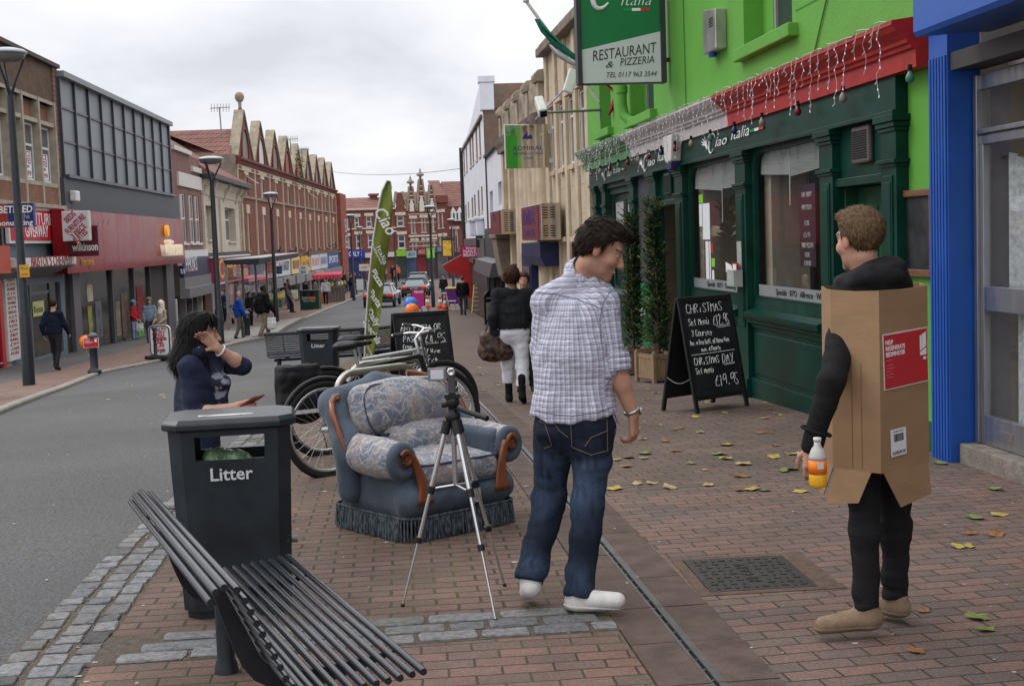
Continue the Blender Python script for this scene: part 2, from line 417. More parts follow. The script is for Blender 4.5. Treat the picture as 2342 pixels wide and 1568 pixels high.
def sdf_mesh(f,lo,hi,h,name='m',mats=None,col=None,keep=None):
 """surface nets over a sparse fine grid"""
 lo=A_(lo);hi=A_(hi);B=4
 nb=np.ceil((hi-lo)/(h*B)).astype(int)+1;n=nb*B
 gi=np.stack(np.meshgrid(*[np.arange(k)for k in nb],indexing='ij'),-1).reshape(-1,3)
 cc=lo+(gi+0.5).astype(np.float32)*(h*B)
 dc=np.concatenate([f(cc[i:i+400000])for i in range(0,len(cc),400000)])
 act=(np.abs(dc)<h*B*1.9).reshape(nb)
 D=np.repeat(np.repeat(np.repeat(dc.reshape(nb),B,0),B,1),B,2).astype(np.float32)
 m=np.repeat(np.repeat(np.repeat(act,B,0),B,1),B,2)
 idx=np.argwhere(m);pts=lo+(idx.astype(np.float32)+0.5)*h
 D[m]=np.concatenate([f(pts[i:i+300000])for i in range(0,len(pts),300000)])if len(pts)else D[m]
 S=D<0
 c8=[(i,j,k)for i in(0,1)for j in(0,1)for k in(0,1)]
 cnt=sum(S[i:n[0]-1+i,j:n[1]-1+j,k:n[2]-1+k].astype(np.int8)for i,j,k in c8)
 cells=np.argwhere((cnt>0)&(cnt<8))
 vid=-np.ones(tuple(n-1),np.int64);vid[tuple(cells.T)]=np.arange(len(cells))
 acc=np.zeros((len(cells),3));num=np.zeros(len(cells))
 for a in c8:
  for ax in range(3):
   if a[ax]:continue
   b=list(a);b[ax]=1
   da=D[cells[:,0]+a[0],cells[:,1]+a[1],cells[:,2]+a[2]];db=D[cells[:,0]+b[0],cells[:,1]+b[1],cells[:,2]+b[2]]
   x=(da<0)!=(db<0);t=np.where(x,da/np.where(x,da-db,1),0)
   p=np.tile(np.array(a,float),(len(cells),1));p[:,ax]+=t
   acc+=p*x[:,None];num+=x
 V=lo+(cells+acc/num[:,None]+0.5)*h
 quads=[]
 for ax in range(3):
  u,v=(ax+1)%3,(ax+2)%3
  s0=[slice(1,n[q]-1)for q in range(3)];s0[ax]=slice(0,n[ax]-1)
  s1=list(s0);s1[ax]=slice(1,n[ax])
  a,b=S[tuple(s0)],S[tuple(s1)]
  e=np.argwhere(a!=b);off=np.array([1,1,1]);off[ax]=0;e=e+off
  if not len(e):continue
  inside=S[tuple(e.T)]
  def c(du,dv_):
   q=e.copy();q[:,u]+=du;q[:,v]+=dv_;return vid[tuple(q.T)]
  qd=np.stack([c(-1,-1),c(0,-1),c(0,0),c(-1,0)],1)
  qd[~inside]=qd[~inside][:,::-1];quads.append(qd)
 Q=np.concatenate(quads);Q=Q[(Q>=0).all(1)]
 if keep is not None:
  k=keep(V[Q].mean(1));Q=Q[k]
  used=np.unique(Q);rm=-np.ones(len(V),np.int64);rm[used]=np.arange(len(used));V=V[used];Q=rm[Q]
 me=bpy.data.meshes.new(name)
 me.vertices.add(len(V));me.vertices.foreach_set('co',V.astype(np.float32).ravel())
 me.loops.add(len(Q)*4);me.loops.foreach_set('vertex_index',Q.astype(np.int32).ravel())
 me.polygons.add(len(Q));me.polygons.foreach_set('loop_start',np.arange(0,len(Q)*4,4,dtype=np.int32))
 me.polygons.foreach_set('use_smooth',np.ones(len(Q),bool))
 me.update(calc_edges=True)
 for mm in(mats if isinstance(mats,(list,tuple))else[mats]if mats else[]):me.materials.append(mm)
 if col is not None:set_col(me,col(V.astype(np.float32)))
 return me
def verts_of(me):
 a=np.empty(len(me.vertices)*3,np.float32);me.vertices.foreach_get('co',a);return a.reshape(-1,3)
def set_col(me,c,name='Col'):
 c=np.asarray(c,np.float32)
 if c.shape[1]==3:c=np.concatenate([c,np.ones((len(c),1),np.float32)],1)
 at=me.color_attributes.new(name,'FLOAT_COLOR','POINT');at.data.foreach_set('color',c.ravel())
def set_vec(me,c,name):
 at=me.attributes.new(name,'FLOAT_VECTOR','POINT');at.data.foreach_set('vector',np.asarray(c,np.float32).ravel())
def ysteps(y0,y1):
 ys=[y0]
 while ys[-1]<y1:ys.append(min(y1,ys[-1]+max(0.5,0.045*abs(ys[-1]))))
 return ys
def pl(poly):
 py=[p[1]for p in poly];px=[p[0]for p in poly]
 return lambda y:float(np.interp(y,py,px))
def ribbon(name,fa,fb,y0,y1,off,m,nc=6,kind='structure',skirt=0.0):
 mb=MB();ys=ysteps(y0,y1);vs=[];fs=[]
 for y in ys:
  a,b=fa(y),fb(y)
  for j in range(nc+1):
   x=a+(b-a)*j/nc;vs.append((x,y,gz(x,y)+off))
 k=nc+1
 for i in range(len(ys)-1):
  for j in range(nc):fs.append((i*k+j,i*k+j+1,(i+1)*k+j+1,(i+1)*k+j))
 mb.push(vs,fs,True)
 o=mb.build(name,m);o['kind']=kind
 return o
def asphalt(name,col,sp=1.0):
 m=bpy.data.materials.new(name);m.use_nodes=True;t=m.node_tree;b=t.nodes['Principled BSDF']
 b.inputs['Roughness'].default_value=0.78;b.inputs['Specular IOR Level'].default_value=0.35
 tc=N(t,'ShaderNodeTexCoord')
 n1=N(t,'ShaderNodeTexNoise');L(t,tc.outputs['Object'],n1.inputs['Vector']);n1.inputs['Scale'].default_value=0.35;n1.inputs['Detail'].default_value=8
 v=N(t,'ShaderNodeTexVoronoi');L(t,tc.outputs['Object'],v.inputs['Vector']);v.inputs['Scale'].default_value=75
 n2=N(t,'ShaderNodeTexNoise');L(t,tc.outputs['Object'],n2.inputs['Vector']);n2.inputs['Scale'].default_value=55;n2.inputs['Detail'].default_value=4
 r1=N(t,'ShaderNodeMapRange');L(t,n1.outputs[0],r1.inputs[0]);r1.inputs['From Min'].default_value=.3;r1.inputs['From Max'].default_value=.7;r1.inputs['To Min'].default_value=.82;r1.inputs['To Max'].default_value=1.2
 r2=N(t,'ShaderNodeMapRange');L(t,n2.outputs[0],r2.inputs[0]);r2.inputs['From Min'].default_value=.3;r2.inputs['From Max'].default_value=.7;r2.inputs['To Min'].default_value=.55;r2.inputs['To Max'].default_value=1.5
 mu=N(t,'ShaderNodeMath',operation='MULTIPLY');L(t,r1.outputs[0],mu.inputs[0]);L(t,r2.outputs[0],mu.inputs[1])
 sc_=N(t,'ShaderNodeVectorMath',operation='SCALE');sc_.inputs[0].default_value=col;L(t,mu.outputs[0],sc_.inputs['Scale'])
 L(t,sc_.outputs[0],b.inputs['Base Color'])
 bp=N(t,'ShaderNodeBump');bp.inputs['Strength'].default_value=0.6;bp.inputs['Distance'].default_value=0.006
 L(t,v.outputs['Distance'],bp.inputs['Height']);L(t,bp.outputs[0],b.inputs['Normal'])
 return m
ROAD_R=pl([(-1.62,-12),(-1.5,5.3),(-1.46,7),(-1.36,8.75),(-1.15,13),(-0.55,24),(0.3,38),(1.25,55),(2.7,78),(3.6,100),(5.5,150),(8,200)])
_lk=[G(*p)for p in[(0,948),(120,900),(230,855),(330,835),(450,808),(560,784)]]
LKP=[(-4.2,-12),(-4.3,8)]+[(p.x,p.y)for p in _lk]+[(p.x,p.y)for p in(G(625,776),G(660,752),G(700,730),G(745,709),G(790,692),G(830,672))]
LKP.sort(key=lambda p:p[1]);LKP+=[(LKP[-1][0]-2,125),(-12,150),(-40,200)]
ROAD_L=pl(LKP)
M_ASPH=asphalt('asphalt',(0.072,0.070,0.070))
M_FAR=asphalt('far_ground',(0.09,0.085,0.08))
ribbon('ground',lambda y:-900,lambda y:900,-40,1500,-0.16,M_FAR,40)
ribbon('road',lambda y:ROAD_L(y)-0.12,ROAD_R,-8,172,0.0,M_ASPH,8)
P_RED=brick_mat('paving_red',(0.172,0.098,0.076),(0.112,0.08,0.066),(0.040,0.034,0.027),0.2,0.1,0.0055,'XY',0.035,0.8,0.7,0.25,0.7)
P_RED2=brick_mat('paving_red_new',(0.172,0.102,0.08),(0.105,0.083,0.074),(0.040,0.034,0.028),0.2,0.1,0.0055,'XY',-0.05,0.8,0.7,0.22,0.25)
P_BRN=brick_mat('paving_brown',(0.145,0.088,0.069),(0.105,0.072,0.060),(0.040,0.034,0.024),0.2,0.1,0.0075,'XY',0.03,0.85,0.8,0.28,0.8,patch=((0.11,0.075,0.06),3.0,0.5))
P_BRN2=brick_mat('paving_brown_far',(0.14,0.092,0.072),(0.10,0.074,0.063),(0.042,0.036,0.030),0.2,0.1,0.006,'XY',-0.02,0.8,0.7,0.3,0.2,patch=((0.10,0.078,0.066),1.2,0.5))
P_LEFT=brick_mat('paving_left',(0.20,0.115,0.09),(0.14,0.09,0.075),(0.10,0.08,0.065),0.2,0.1,0.006,'XY',0.05,0.8,0.4,0.25,0.2)
M_SLAB=mat('drain_slab',(0.094,0.062,0.050),0.8,var=0.35,vs=7,bump=0.4,bs=120)
M_SETT=attr_mat('granite_sett',0.75,bump=0.8,bs=45,var=0.35,vs=28)
M_GROUT=mat('sett_grout',(0.125,0.10,0.075),0.95,var=0.35,vs=25,bump=0.9,bs=160)
M_STEEL=mat('drain_steel',(0.13,0.12,0.125),0.42,0.6,var=0.2,vs=14)
M_BLACK=mat('black_void',(0.008,0.008,0.008),0.9,var=0)
GUT_I=lambda y:ROAD_R(y)+0.37
ribbon('pavement',GUT_I,lambda y:0.985,-8,5.23,0.004,P_RED,6)
ribbon('pavement_brown',GUT_I,lambda y:0.985,5.61,43,0.004,P_BRN,6)
ribbon('pavement_right',lambda y:1.44,lambda y:5.0,-8,8.2,0.004,P_RED2,8)
ribbon('pavement_right_far',lambda y:1.44 if y<42 else ROAD_R(y)+.37,lambda y:6.5+max(0,(y-60)*.06),8.2,150,0.004,P_BRN2,8)
ribbon('pavement_left',lambda y:-14-max(0,y-60)*.1,lambda y:ROAD_L(y)-0.13,-4,150,0.055,P_LEFT,10)
ribbon('gutter_bed',ROAD_R,GUT_I,-6,150,0.002,M_GROUT,3)
ribbon('sett_band_bed',lambda y:ROAD_R(y)+.3,lambda y:1.0,5.22,5.62,0.0055,M_GROUT,3)
M_KERB=mat('kerb_stone',(0.235,0.215,0.19),0.8,var=0.25,vs=5,bump=0.3,bs=60)
KH=lambda y:float(np.interp(y,[0,40,45,60,64,200],[.062,.062,.17,.17,.08,.08]))
KW=lambda y:float(np.interp(y,[0,40,45,60,64,200],[.14,.14,.34,.34,.16,.16]))
mb=MB();rings=[]
for y in sorted(set(ysteps(6,140)+[40,42,45,60,64])):
 x=ROAD_L(y);z=gz(x,y);h=KH(y);wd=KW(y)
 rings.append([(x,y,z-.05),(x,y,z+h-.02),(x-.02,y,z+h),(x-wd,y,z+h),(x-wd,y,z-.05)])
mb.loft(rings,smooth=False);mb.build('kerb',M_KERB)['kind']='structure'
mb=MB();rings=[]
for y in(40.5,42,45,48,52,56,60,63):
 x=ROAD_L(y)-KW(y);h=KH(y)-.004;x2=x-2.3 if 42<y<62 else x-.3
 rings.append([(x,y,gz(x,y)-.05),(x,y,gz(x,y)+h),(x2,y,gz(x2,y)+max(.06,h-.05)),(x2,y,gz(x2,y)-.05)])
mb.loft(rings,smooth=False);mb.build('bus_platform',mat('platform_concrete',(0.22,0.205,0.185),0.85,var=0.2,vs=2,bump=0.3))['kind']='structure'
def setts(name,spots,z_off=0.004):
 mb=MB();cols=[]
 for(x,y,lx,ly,rz)in spots:
  k=len(mb.v);c=math.cos(rz);s_=math.sin(rz);n=12;h=random.uniform(.003,.009)
  ring0=[];ring1=[];ring2=[]
  for j in range(n):
   a=2*math.pi*(j+.5)/n;ca,sa=math.cos(a),math.sin(a)
   f=1.0/max(abs(ca),abs(sa));f=f*.86+.14*1.06;jt=random.uniform(.95,1.03)
   px,py=ca*f*lx/2*jt,sa*f*ly/2*jt
   X,Y=x+px*c-py*s_,y+px*s_+py*c
   ring0.append((X,Y,gz(X,Y)-.01));ring1.append((X,Y,gz(X,Y)+z_off+h*.5))
   X2,Y2=x+(px*c-py*s_)*.9,y+(px*s_+py*c)*.88
   ring2.append((X2,Y2,gz(X2,Y2)+z_off+h+random.uniform(-.003,.003)))
  mb.loft([ring0,ring1,ring2],cap=True,smooth=False)
  g=random.uniform(.105,.175);t=random.choice([(1,1.0,1.0),(1.04,1,.94),(1,.98,.97),(.97,1,1.03)])
  if random.random()<.12:g*=.5
  cols+=[(g*t[0],g*t[1],g*t[2])]*(len(mb.v)-k)
 me=mb.mesh(name,M_SETT);set_col(me,np.array(cols));o=link(name,me);o['kind']='structure';return o
sp=[]
for r,(dx,wd)in enumerate([(.06,.10),(.19,.10),(.305,.09)]):
 y=3.0
 while y<17:
  l=random.uniform(.11,.19);yy=y+l/2
  sp.append((ROAD_R(yy)+dx+random.uniform(-.008,.008),yy,wd*random.uniform(.92,1.1),l-.018,random.uniform(-.06,.06)));y+=l
setts('gutter_setts',sp)
sp=[]
for r in range(3):
 x=-1.05+r*.07
 while x<.97:
  l=random.uniform(.16,.38);l=min(l,1.0-x)
  if l>.08:sp.append((x+l/2,5.29+r*.125+random.uniform(-.008,.008),l-.02,.112*random.uniform(.9,1.08),random.uniform(-.03,.03)))
  x+=l
setts('sett_band',sp,0.007)
mb=MB()
y=2.5
while y<42:
 for(a,b)in((.99,1.178),(1.236,1.435)):
  z0=gz(a,y);z1=gz(a,y+.5);j=random.uniform(-.0015,.0015)
  v=[(a,y+.004,z0+.009+j),(b,y+.004,z0+.009+j),(b,y+.496,z1+.009+j),(a,y+.496,z1+.009+j)]
  vb=[(p[0],p[1],p[2]-.05)for p in v]
  mb.push(v+vb,[(0,1,2,3),(0,4,5,1),(1,5,6,2),(2,6,7,3),(3,7,4,0)])
 y+=.5
mb.build('drain_slabs',M_SLAB)['kind']='structure'
mb=MB()
for(a,b)in((1.178,1.19),(1.206,1.236)):
 y=2.5
 while y<42:
  z0,z1=gz(a,y),gz(a,y+1)
  v=[(a,y+.003,z0+.011),(b,y+.003,z0+.011),(b,y+.997,z1+.011),(a,y+.997,z1+.011)]
  mb.push(v+[(p[0],p[1],p[2]-.08)for p in v],[(0,1,2,3),(0,4,5,1),(1,5,6,2),(2,6,7,3),(3,7,4,0)])
  y+=1
y=2.5
while y<30:
 z0=gz(1.2,y);mb.box(1.19,1.206,y,y+.012,z0-.03,z0+.004);y+=.12
mb.build('drain_channel',M_STEEL)['kind']='structure'
ribbon('drain_bottom',lambda y:1.15,lambda y:1.25,2,42,-0.06,M_BLACK,1)
mh=thing('manhole_cover','dark rectangular ribbed iron manhole cover set in the red brick paving','manhole cover',(1.755,5.97,gz(1.7,6)),R(-2))
M_IRON=mat('cast_iron',(0.055,0.046,0.046),0.55,0.5,var=0.3,vs=20,bump=0.3,bs=150)
mb=MB();mb.box(-.245,.245,-.29,.29,-.02,.010)
for i in range(10):
 for j in range(9):
  x,y_=-.2+i*.0445,-.245+j*.061
  if abs(x)<.06 and abs(y_)<.2:continue
  if(i+j)%2:mb.box(x-.016,x+.016,y_-.006,y_+.006,.010,.0135)
  else:mb.box(x-.006,x+.006,y_-.016,y_+.016,.010,.0135)
mb.build('cover_plate',M_IRON,mh)
mb=MB()
for a in((-.30,-.252,-.345,.345),(.252,.36,-.345,.345)):mb.box(a[0],a[1],a[2],a[3],-.03,.0095)
mb.box(-.252,.252,-.345,-.296,-.03,.0095);mb.box(-.252,.252,.296,.345,-.03,.0095)
mb.build('surround',mat('manhole_concrete',(0.12,0.078,0.056),0.9,var=0.3,vs=14,bump=0.5,bs=140),mh)
text('BT CATV',M_IRON,mh,(0,0,.0105),.085,(0,0,R(90)),depth=.003)
TR=(R(90),0,R(180))
class FR_:
 """a building front: root Empty at its base, parts built in facade coordinates (along, out, absolute height)"""
 def __init__(s,name,label,cat,F,x,y=0.0,z=None,group=None):
  s.F=F;p=F.w(x,y,0)
  z=gz(p.x,p.y)if z is None else z
  s.o=Vector((x,y,z));s.root=thing(name,label,cat,F.w(x,y,z),F.rz,group)
 def mb(s):
  m=MB();m.M=Matrix.Translation(-s.o);return m
 def text(s,t,m,x,y,z,size,parent=None,rot=TR,poff=None,**kw):
  loc=Vector((x,y,z))-s.o
  if poff is not None:loc=loc-Vector(poff)
  return text(t,m,parent or s.root,loc,size,rot,**kw)
def wall(m,x0,x1,z0,z1,ops=(),y=0.0,d=0.15,thick=None):
 xs=sorted({x0,x1,*[a for o in ops for a in o[:2]if x0<a<x1]});zs=sorted({z0,z1,*[a for o in ops for a in o[2:4]if z0<a<z1]})
 for i in range(len(xs)-1):
  for k in range(len(zs)-1):
   cx,cz=(xs[i]+xs[i+1])/2,(zs[k]+zs[k+1])/2
   if any(o[0]<cx<o[1]and o[2]<cz<o[3]for o in ops):continue
   m.quad((xs[i],y,zs[k]),(xs[i+1],y,zs[k]),(xs[i+1],y,zs[k+1]),(xs[i],y,zs[k+1]))
 for(a,b,c,e)in[o[:4]for o in ops]:
  for q in(((a,c),(b,c)),((b,c),(b,e)),((b,e),(a,e)),((a,e),(a,c))):
   (p,r)=q;m.quad((p[0],y,p[1]),(p[0],y-d,p[1]),(r[0],y-d,r[1]),(r[0],y,r[1]))
 if thick:
  for xx in(x0,x1):m.quad((xx,y,z0),(xx,y-thick,z0),(xx,y-thick,z1),(xx,y,z1))
  m.quad((x0,y,z1),(x1,y,z1),(x1,y-thick,z1),(x0,y-thick,z1))
  m.quad((x0,y-thick,z0),(x1,y-thick,z0),(x1,y-thick,z1),(x0,y-thick,z1))
 return m
M_PANE=mat('window_pane',(0.035,0.04,0.045),0.06,var=0.3,vs=0.8,spec=0.7)
M_WFRAME=mat('white_window_paint',(0.62,0.61,0.58),0.5,var=0.1)
M_CREAM=mat('cream_stone',(0.50,0.43,0.31),0.8,var=0.2,vs=5,bump=0.2)
M_DARKWOOD=mat('dark_paint',(0.03,0.032,0.036),0.5,var=0.2)
WIN_CACHE={}
def window(B,x0,x1,z0,z1,y=-0.12,fr=0.05,rows=(0.5,),cols=(),m=None,pane=None,key=None,sill=0.0,sill_m=None,parent=None):
 """a window part with its pane (and sill) as sub-parts; equal sizes share mesh data"""
 m=m or M_WFRAME;pane=pane or M_PANE
 W,H=x1-x0,z1-z0
 k=(round(W,3),round(H,3),fr,tuple(rows),tuple(cols),m.name,pane.name,sill)
 if k not in WIN_CACHE:
  a=MB();a.box(0,fr,-.03,.03,0,H);a.box(W-fr,W,-.03,.03,0,H);a.box(fr,W-fr,-.03,.03,0,fr);a.box(fr,W-fr,-.03,.03,H-fr,H)
  for r in rows:a.box(fr,W-fr,-.026,.026,H*r-fr/2,H*r+fr/2)
  for c in cols:a.box(W*c-fr/2,W*c+fr/2,-.022,.022,fr,H-fr)
  p=MB();p.box(fr*.5,W-fr*.5,-.012,.004,fr*.5,H-fr*.5)
  s_=None
  if sill:
   s_=MB();s_.box(-.08,W+.08,-.02,-y+sill if y<0 else sill,-.10,-.002);s_=s_.mesh('sill',sill_m or M_CREAM)
  WIN_CACHE[k]=(a.mesh('window',m),p.mesh('pane',pane),s_)
 a,p,s_=WIN_CACHE[k]
 o=link('window',a,parent or B.root);o.location=Vector((x0,y,z0))-B.o
 link('pane',p,o)
 if s_:link('sill',s_,o)
 return o
FR=Facade((4.1,0,0),0)
# ================================================================ the green restaurant
M_GREEN=mat('lime_render',(0.105,0.325,0.04),0.62,var=0.10,vs=1.4,bump=0.25,bs=25,det=9)
M_DKG=mat('bottle_green_gloss',(0.0025,0.034,0.023),0.32,var=0.3,vs=3.0,bump=0.03,bs=30,spec=0.22)
M_DKG2=mat('bottle_green_dull',(0.015,0.042,0.034),0.5,var=0.25,vs=3.0,spec=0.25)
M_RED=mat('cornice_red',(0.40,0.022,0.02),0.4,var=0.22,vs=7,bump=0.1,bs=40)
M_WHITE=mat('cornice_white',(0.50,0.46,0.46),0.45,var=0.18,vs=7,bump=0.1,bs=40)
M_CGREEN=mat('cornice_green',(0.095,0.235,0.11),0.5,var=0.25,vs=7,bump=0.1,bs=40)
M_WLET=mat('white_lettering',(0.74,0.74,0.74),0.6,var=0.04)
M_GLASS=glass_mat('shop_glass',(0.86,0.88,0.87),0.9)
M_GREY=mat('grey_metal',(0.22,0.215,0.22),0.45,0.4,var=0.2,vs=9)
M_BLIND=mat('blind_slats',(0.52,0.52,0.50),0.6,var=0.2,vs=3,stretch=(1,1,30))
M_FRED=mat('flag_red',(0.55,0.025,0.03),0.6,var=0.05);M_FGRN=mat('flag_green',(0.01,0.25,0.07),0.6,var=0.05)
C=FR_('restaurant_building','lime green restaurant with dark green shopfront under a red, white and green cornice','restaurant',FR,16.0)
gzx=lambda x:gz(4.1,x)
upw=[(12.1,13.66,3.52,5.3),(FR.x(1496,250),FR.x(1444,270),3.32,5.2),(FR.x(1399,310),FR.x(1374,315),3.35,5.2)]
m=C.mb();wall(m,8.88,23.3,2.45,8.6,upw,0,0.28,9);wall(m,8.88,9.52,-.3,2.45,(),0.0);m.box(8.88,9.5,-.25,-.02,-.3,2.4)
C_wall=m.build('wall',M_GREEN,C.root)
m=C.mb();m.box(8.885,9.50,.0,.035,-.2,.17);m.build('plinth',mat('green_plinth',(0.02,0.07,0.03),.8),C.root)
for i,(a,b,c,e)in enumerate(upw):
 s_=window(C,a+.28 if i==0 else a+.05,b-.38 if i==0 else b-.12,c+.04,e,-0.24,0.05,(),(),mat('grey_frame',(.28,.28,.27),.5))
 m=MB();m.M=Matrix.Translation(-Vector((0,0,0)))
 m=C.mb();m.box(a-.16,b+.1,-.02,.10,c-.13,c-.002)
 m.box(a,a+(.27 if i==0 else .045),-.25,-.2,c,e);m.box(b-(.37 if i==0 else .11),b,-.25,-.2,c,e)
 m.build('sill',M_GREEN,C.root,.012)
m=MB();vs=[];fs=[]
for j in range(25):
 for k in range(2):vs.append((j*.016,-.05+.012*math.sin(j*1.5),k*1.7))
for j in range(24):fs.append((2*j,2*j+2,2*j+3,2*j+1))
m.push(vs,fs,True)
m=C.mb()
for z in(3.62,4.55):m.box(8.9,12.0,.0,.004,z,z+.012)
m.tube([(11.0,.012,5.5),(11.02,.012,3.75),(11.5,.012,3.15)],.008,5);m.tube([(16.2,.012,6),(16.15,.012,3.1)],.007,5)
m.build('cable',mat('painted_cable',(.05,.2,.02),.6),C.root)
m=C.mb();m.tube([(19.55,.13,6),(19.55,.13,3.55),(19.52,.1,3.38),(19.3,.0,3.25)],.075,14);m.tube([(19.55,.13,3.72),(19.55,.13,3.82)],.09,14)
m.build('downpipe',M_GREEN,C.root)
m=C.mb();m.box(9.5,22.75,.0,.10,2.44,2.76);m.box(9.5,22.75,.1,.125,2.44,2.475);m.build('fascia',M_DKG,C.root,.004)
prof=[(0,2.73),(.14,2.73),(.145,2.855),(.175,2.865),(.18,2.89),(.205,2.9),(.21,2.925),(.25,2.96),(.285,2.985),(.31,3.02),(.32,3.025),(.32,3.055),(0,3.10)]
for nm,a,b,mt in(('cornice',9.03,13.85,M_RED),('cornice',13.852,18.95,M_WHITE),('cornice',18.952,22.9,M_CGREEN)):
 m=C.mb();m.prism(prof,'x',a,b);m.build(nm,mt,C.root)['label']={M_RED:'red stretch of cornice',M_WHITE:'white stretch of cornice',M_CGREEN:'green stretch of cornice'}[mt]
def pilaster(x0,x1,zt=2.44,y=.10):
 m=C.mb();zb=gzx((x0+x1)/2)-.05
 m.box(x0,x1,-.02,y,zb,zt-.001);m.box(x0-.02,x1+.02,-.02,y+.03,zb,zb+.26)
 for z,e,h in((zt-.05,.045,.05),(zt-.09,.03,.035),(zt-.12,.018,.025),(zt-.36,.03,.03),(zt-.385,.015,.02)):m.box(x0-e,x1+e,-.015,y+e,z,z+h)
 w_=x1-x0;m.box(x0+w_*.2,x0+w_*.8,y,y+.012,zb+.8,zt-.45)
 m.box(x0+w_*.27,x0+w_*.73,y+.012,y+.018,zb+.85,zt-.5)
 return m.build('pilaster',M_DKG,C.root,.006)
for a,b in((9.50,9.79),(10.84,11.16),(13.40,13.77),(16.1,16.5),(17.6,18.05),(19.06,19.38),(21.3,21.6),(22.15,22.45)):pilaster(a,b)
def shop_window(a,b,zb,zt,tilt=None):
 """stall riser, sill, round-cornered frame, pane"""
 g=gzx((a+b)/2)
 m=C.mb();m.box(a,b,-.12,.04,g-.1,.60);m.box(a+.06,b-.06,.04,.052,.12,.55);m.box(a,b,.04,.075,g-.1,.07)
 m.build('stall_riser',M_DKG,C.root,.008)
 m=C.mb();m.prism([(-.1,.60),(.06,.60),(.075,.64),(.10,.655),(.10,.685),(.13,.70),(.145,.73),(.145,.76),(.04,.80),(-.1,.80)],'x',a,b)
 m.prism([(-.1,.802),(.035,.802),(.02,.92),(-.1,.93)],'x',a,b);m.build('sill',M_DKG,C.root)
 r=.22;W=.09;ins=[(a+W,zb),(b-W,zb)]
 for k in range(9):
  t=math.pi/2*k/8;ins.append((b-W-r+r*math.cos(t),zt-r+r*math.sin(t)))
 for k in range(9):
  t=math.pi/2*k/8;ins.append((a+W+r-r*math.sin(t),zt-r+r*math.cos(t)))
 outs=[(a,zb-.01),(b,zb-.01)]+[(b,zt+.06)]*9+[(a,zt+.06)]*9
 m=C.mb();n=len(ins)
 rings=[[(p[0],.03,p[1])for p in outs],[(p[0],.03,p[1])for p in ins],[(p[0],-.02,p[1])for p in ins]]
 m.loft(rings,cap=False,smooth=False);m.box(a,b,-.02,.06,zt+.06,2.44);o=m.build('window_frame',M_DKG,C.root)
 m=C.mb();m.quad((b-.05,-.008,zb-.01),(a+.05,-.008,zb-.01),(a+.05,-.008,zt+.02),(b-.05,-.008,zt+.02));m.build('pane',M_GLASS,o)
 return o
w1=shop_window(11.16,13.40,.93,2.40)
w2=shop_window(13.77,16.1,.93,2.40)
def blind(a,b,zt,zb,tilt,par):
 m=C.mb();n=18
 for i in range(n):
  z=zt-(zt-zb)*i/n;dz=tilt
  m.push([(a,-.05,z),(b,-.05,z+dz*(i/n)),(b,-.035,z-.018+dz*(i/n)),(a,-.035,z-.018)],[(0,1,2,3)])
 m.build('blind',M_BLIND,par)
blind(11.25,12.35,2.40,2.17,-.05,C.root);blind(12.37,13.28,2.40,2.14,.05,C.root);blind(13.88,14.75,2.40,2.10,0,C.root);blind(14.77,15.98,2.40,2.08,.07,C.root)
m=C.mb();m.tube([(12.36,-.04,2.3),(12.37,-.04,1.84)],.008,6);m.build('blind_wand',M_WFRAME,C.root)
m=C.mb();m.tube([(14.76,-.04,2.3),(14.77,-.04,1.72)],.008,6);m.build('blind_wand',M_WFRAME,C.root)
a,b=19.38,21.3;g=gzx(20.3)
m=C.mb();m.box(a,b,-.12,.03,g-.1,.55);m.prism([(-.1,.55),(.05,.55),(.09,.62),(.13,.66),(.13,.70),(.03,.75),(-.1,.75)],'x',a,b);m.box(a,b,-.1,.07,2.36,2.44);m.box(a,b,-.1,.02,2.26,2.36);m.build('stall_riser',M_DKG2,C.root,.008)
window(C,a,b,.78,1.62,-.06,.08,(),(.5,),M_DKG,M_PANE);window(C,a,a+.95,1.66,2.25,-.06,.1,(),(),M_DKG,mat('frosted_pane',(.42,.42,.42),.3));window(C,a+.96,b,1.66,2.25,-.06,.1,(),(),M_DKG,MATS['frosted_pane'])
m=C.mb();m.box(21.6,22.15,-.05,.02,gzx(22)-.1,2.44);m.build('end_panel',M_DKG,C.root)
m=C.mb();m.box(18.05,19.06,-.05,.03,.9,2.44);m.build('board',mat('plum_board',(.045,.04,.05),.7,var=.15),C.root)
brd=C.mb();brd.box(18.05,19.06,-.05,.031,gzx(18.5)-.1,.895);brd=brd.build('lower_board',mat('poster_green',(.015,.16,.06),.5,var=.1),C.root)
m=C.mb();m.box(16.5,17.6,-.05,.03,2.05,2.44);m.box(16.5,17.6,-.05,.07,1.98,2.05);m.box(16.5,17.6,-.9,-.88,gzx(17)-.1,2.0);m.build('entrance',M_DKG,C.root,.006)
m=C.mb();m.box(16.5,17.6,-.875,-.86,gzx(17),1.97);m.build('doorway',M_BLACK,C.root)
def vent(x0,x1,z0,z1,y,mt):
 m=C.mb();m.box(x0,x1,y,y+.05,z0,z1);o=m.build('vent',mt,C.root,.02)
 m=C.mb();n=12
 for i in range(n):
  z=z0+.04+(z1-z0-.07)*i/n;m.box(x0+.03,x1-.03,y+.05,y+.056,z,z+(z1-z0)/n*.42)
 m.build('grille',M_BLACK,o)
vent(10.09,10.46,2.12,2.42,.03,mat('vent_grey',(.10,.085,.08),.5));vent(16.85,17.2,2.11,2.4,.03,M_DKG2)
m=C.mb();m.box(9.79,10.84,-.05,.03,2.02,2.44);m.box(9.79,10.84,-.05,.075,1.95,2.02);m.build('transom',M_DKG,C.root,.006)
m=C.mb();g=gzx(10.3);m.box(9.82,10.81,-.16,-.11,g,1.94)
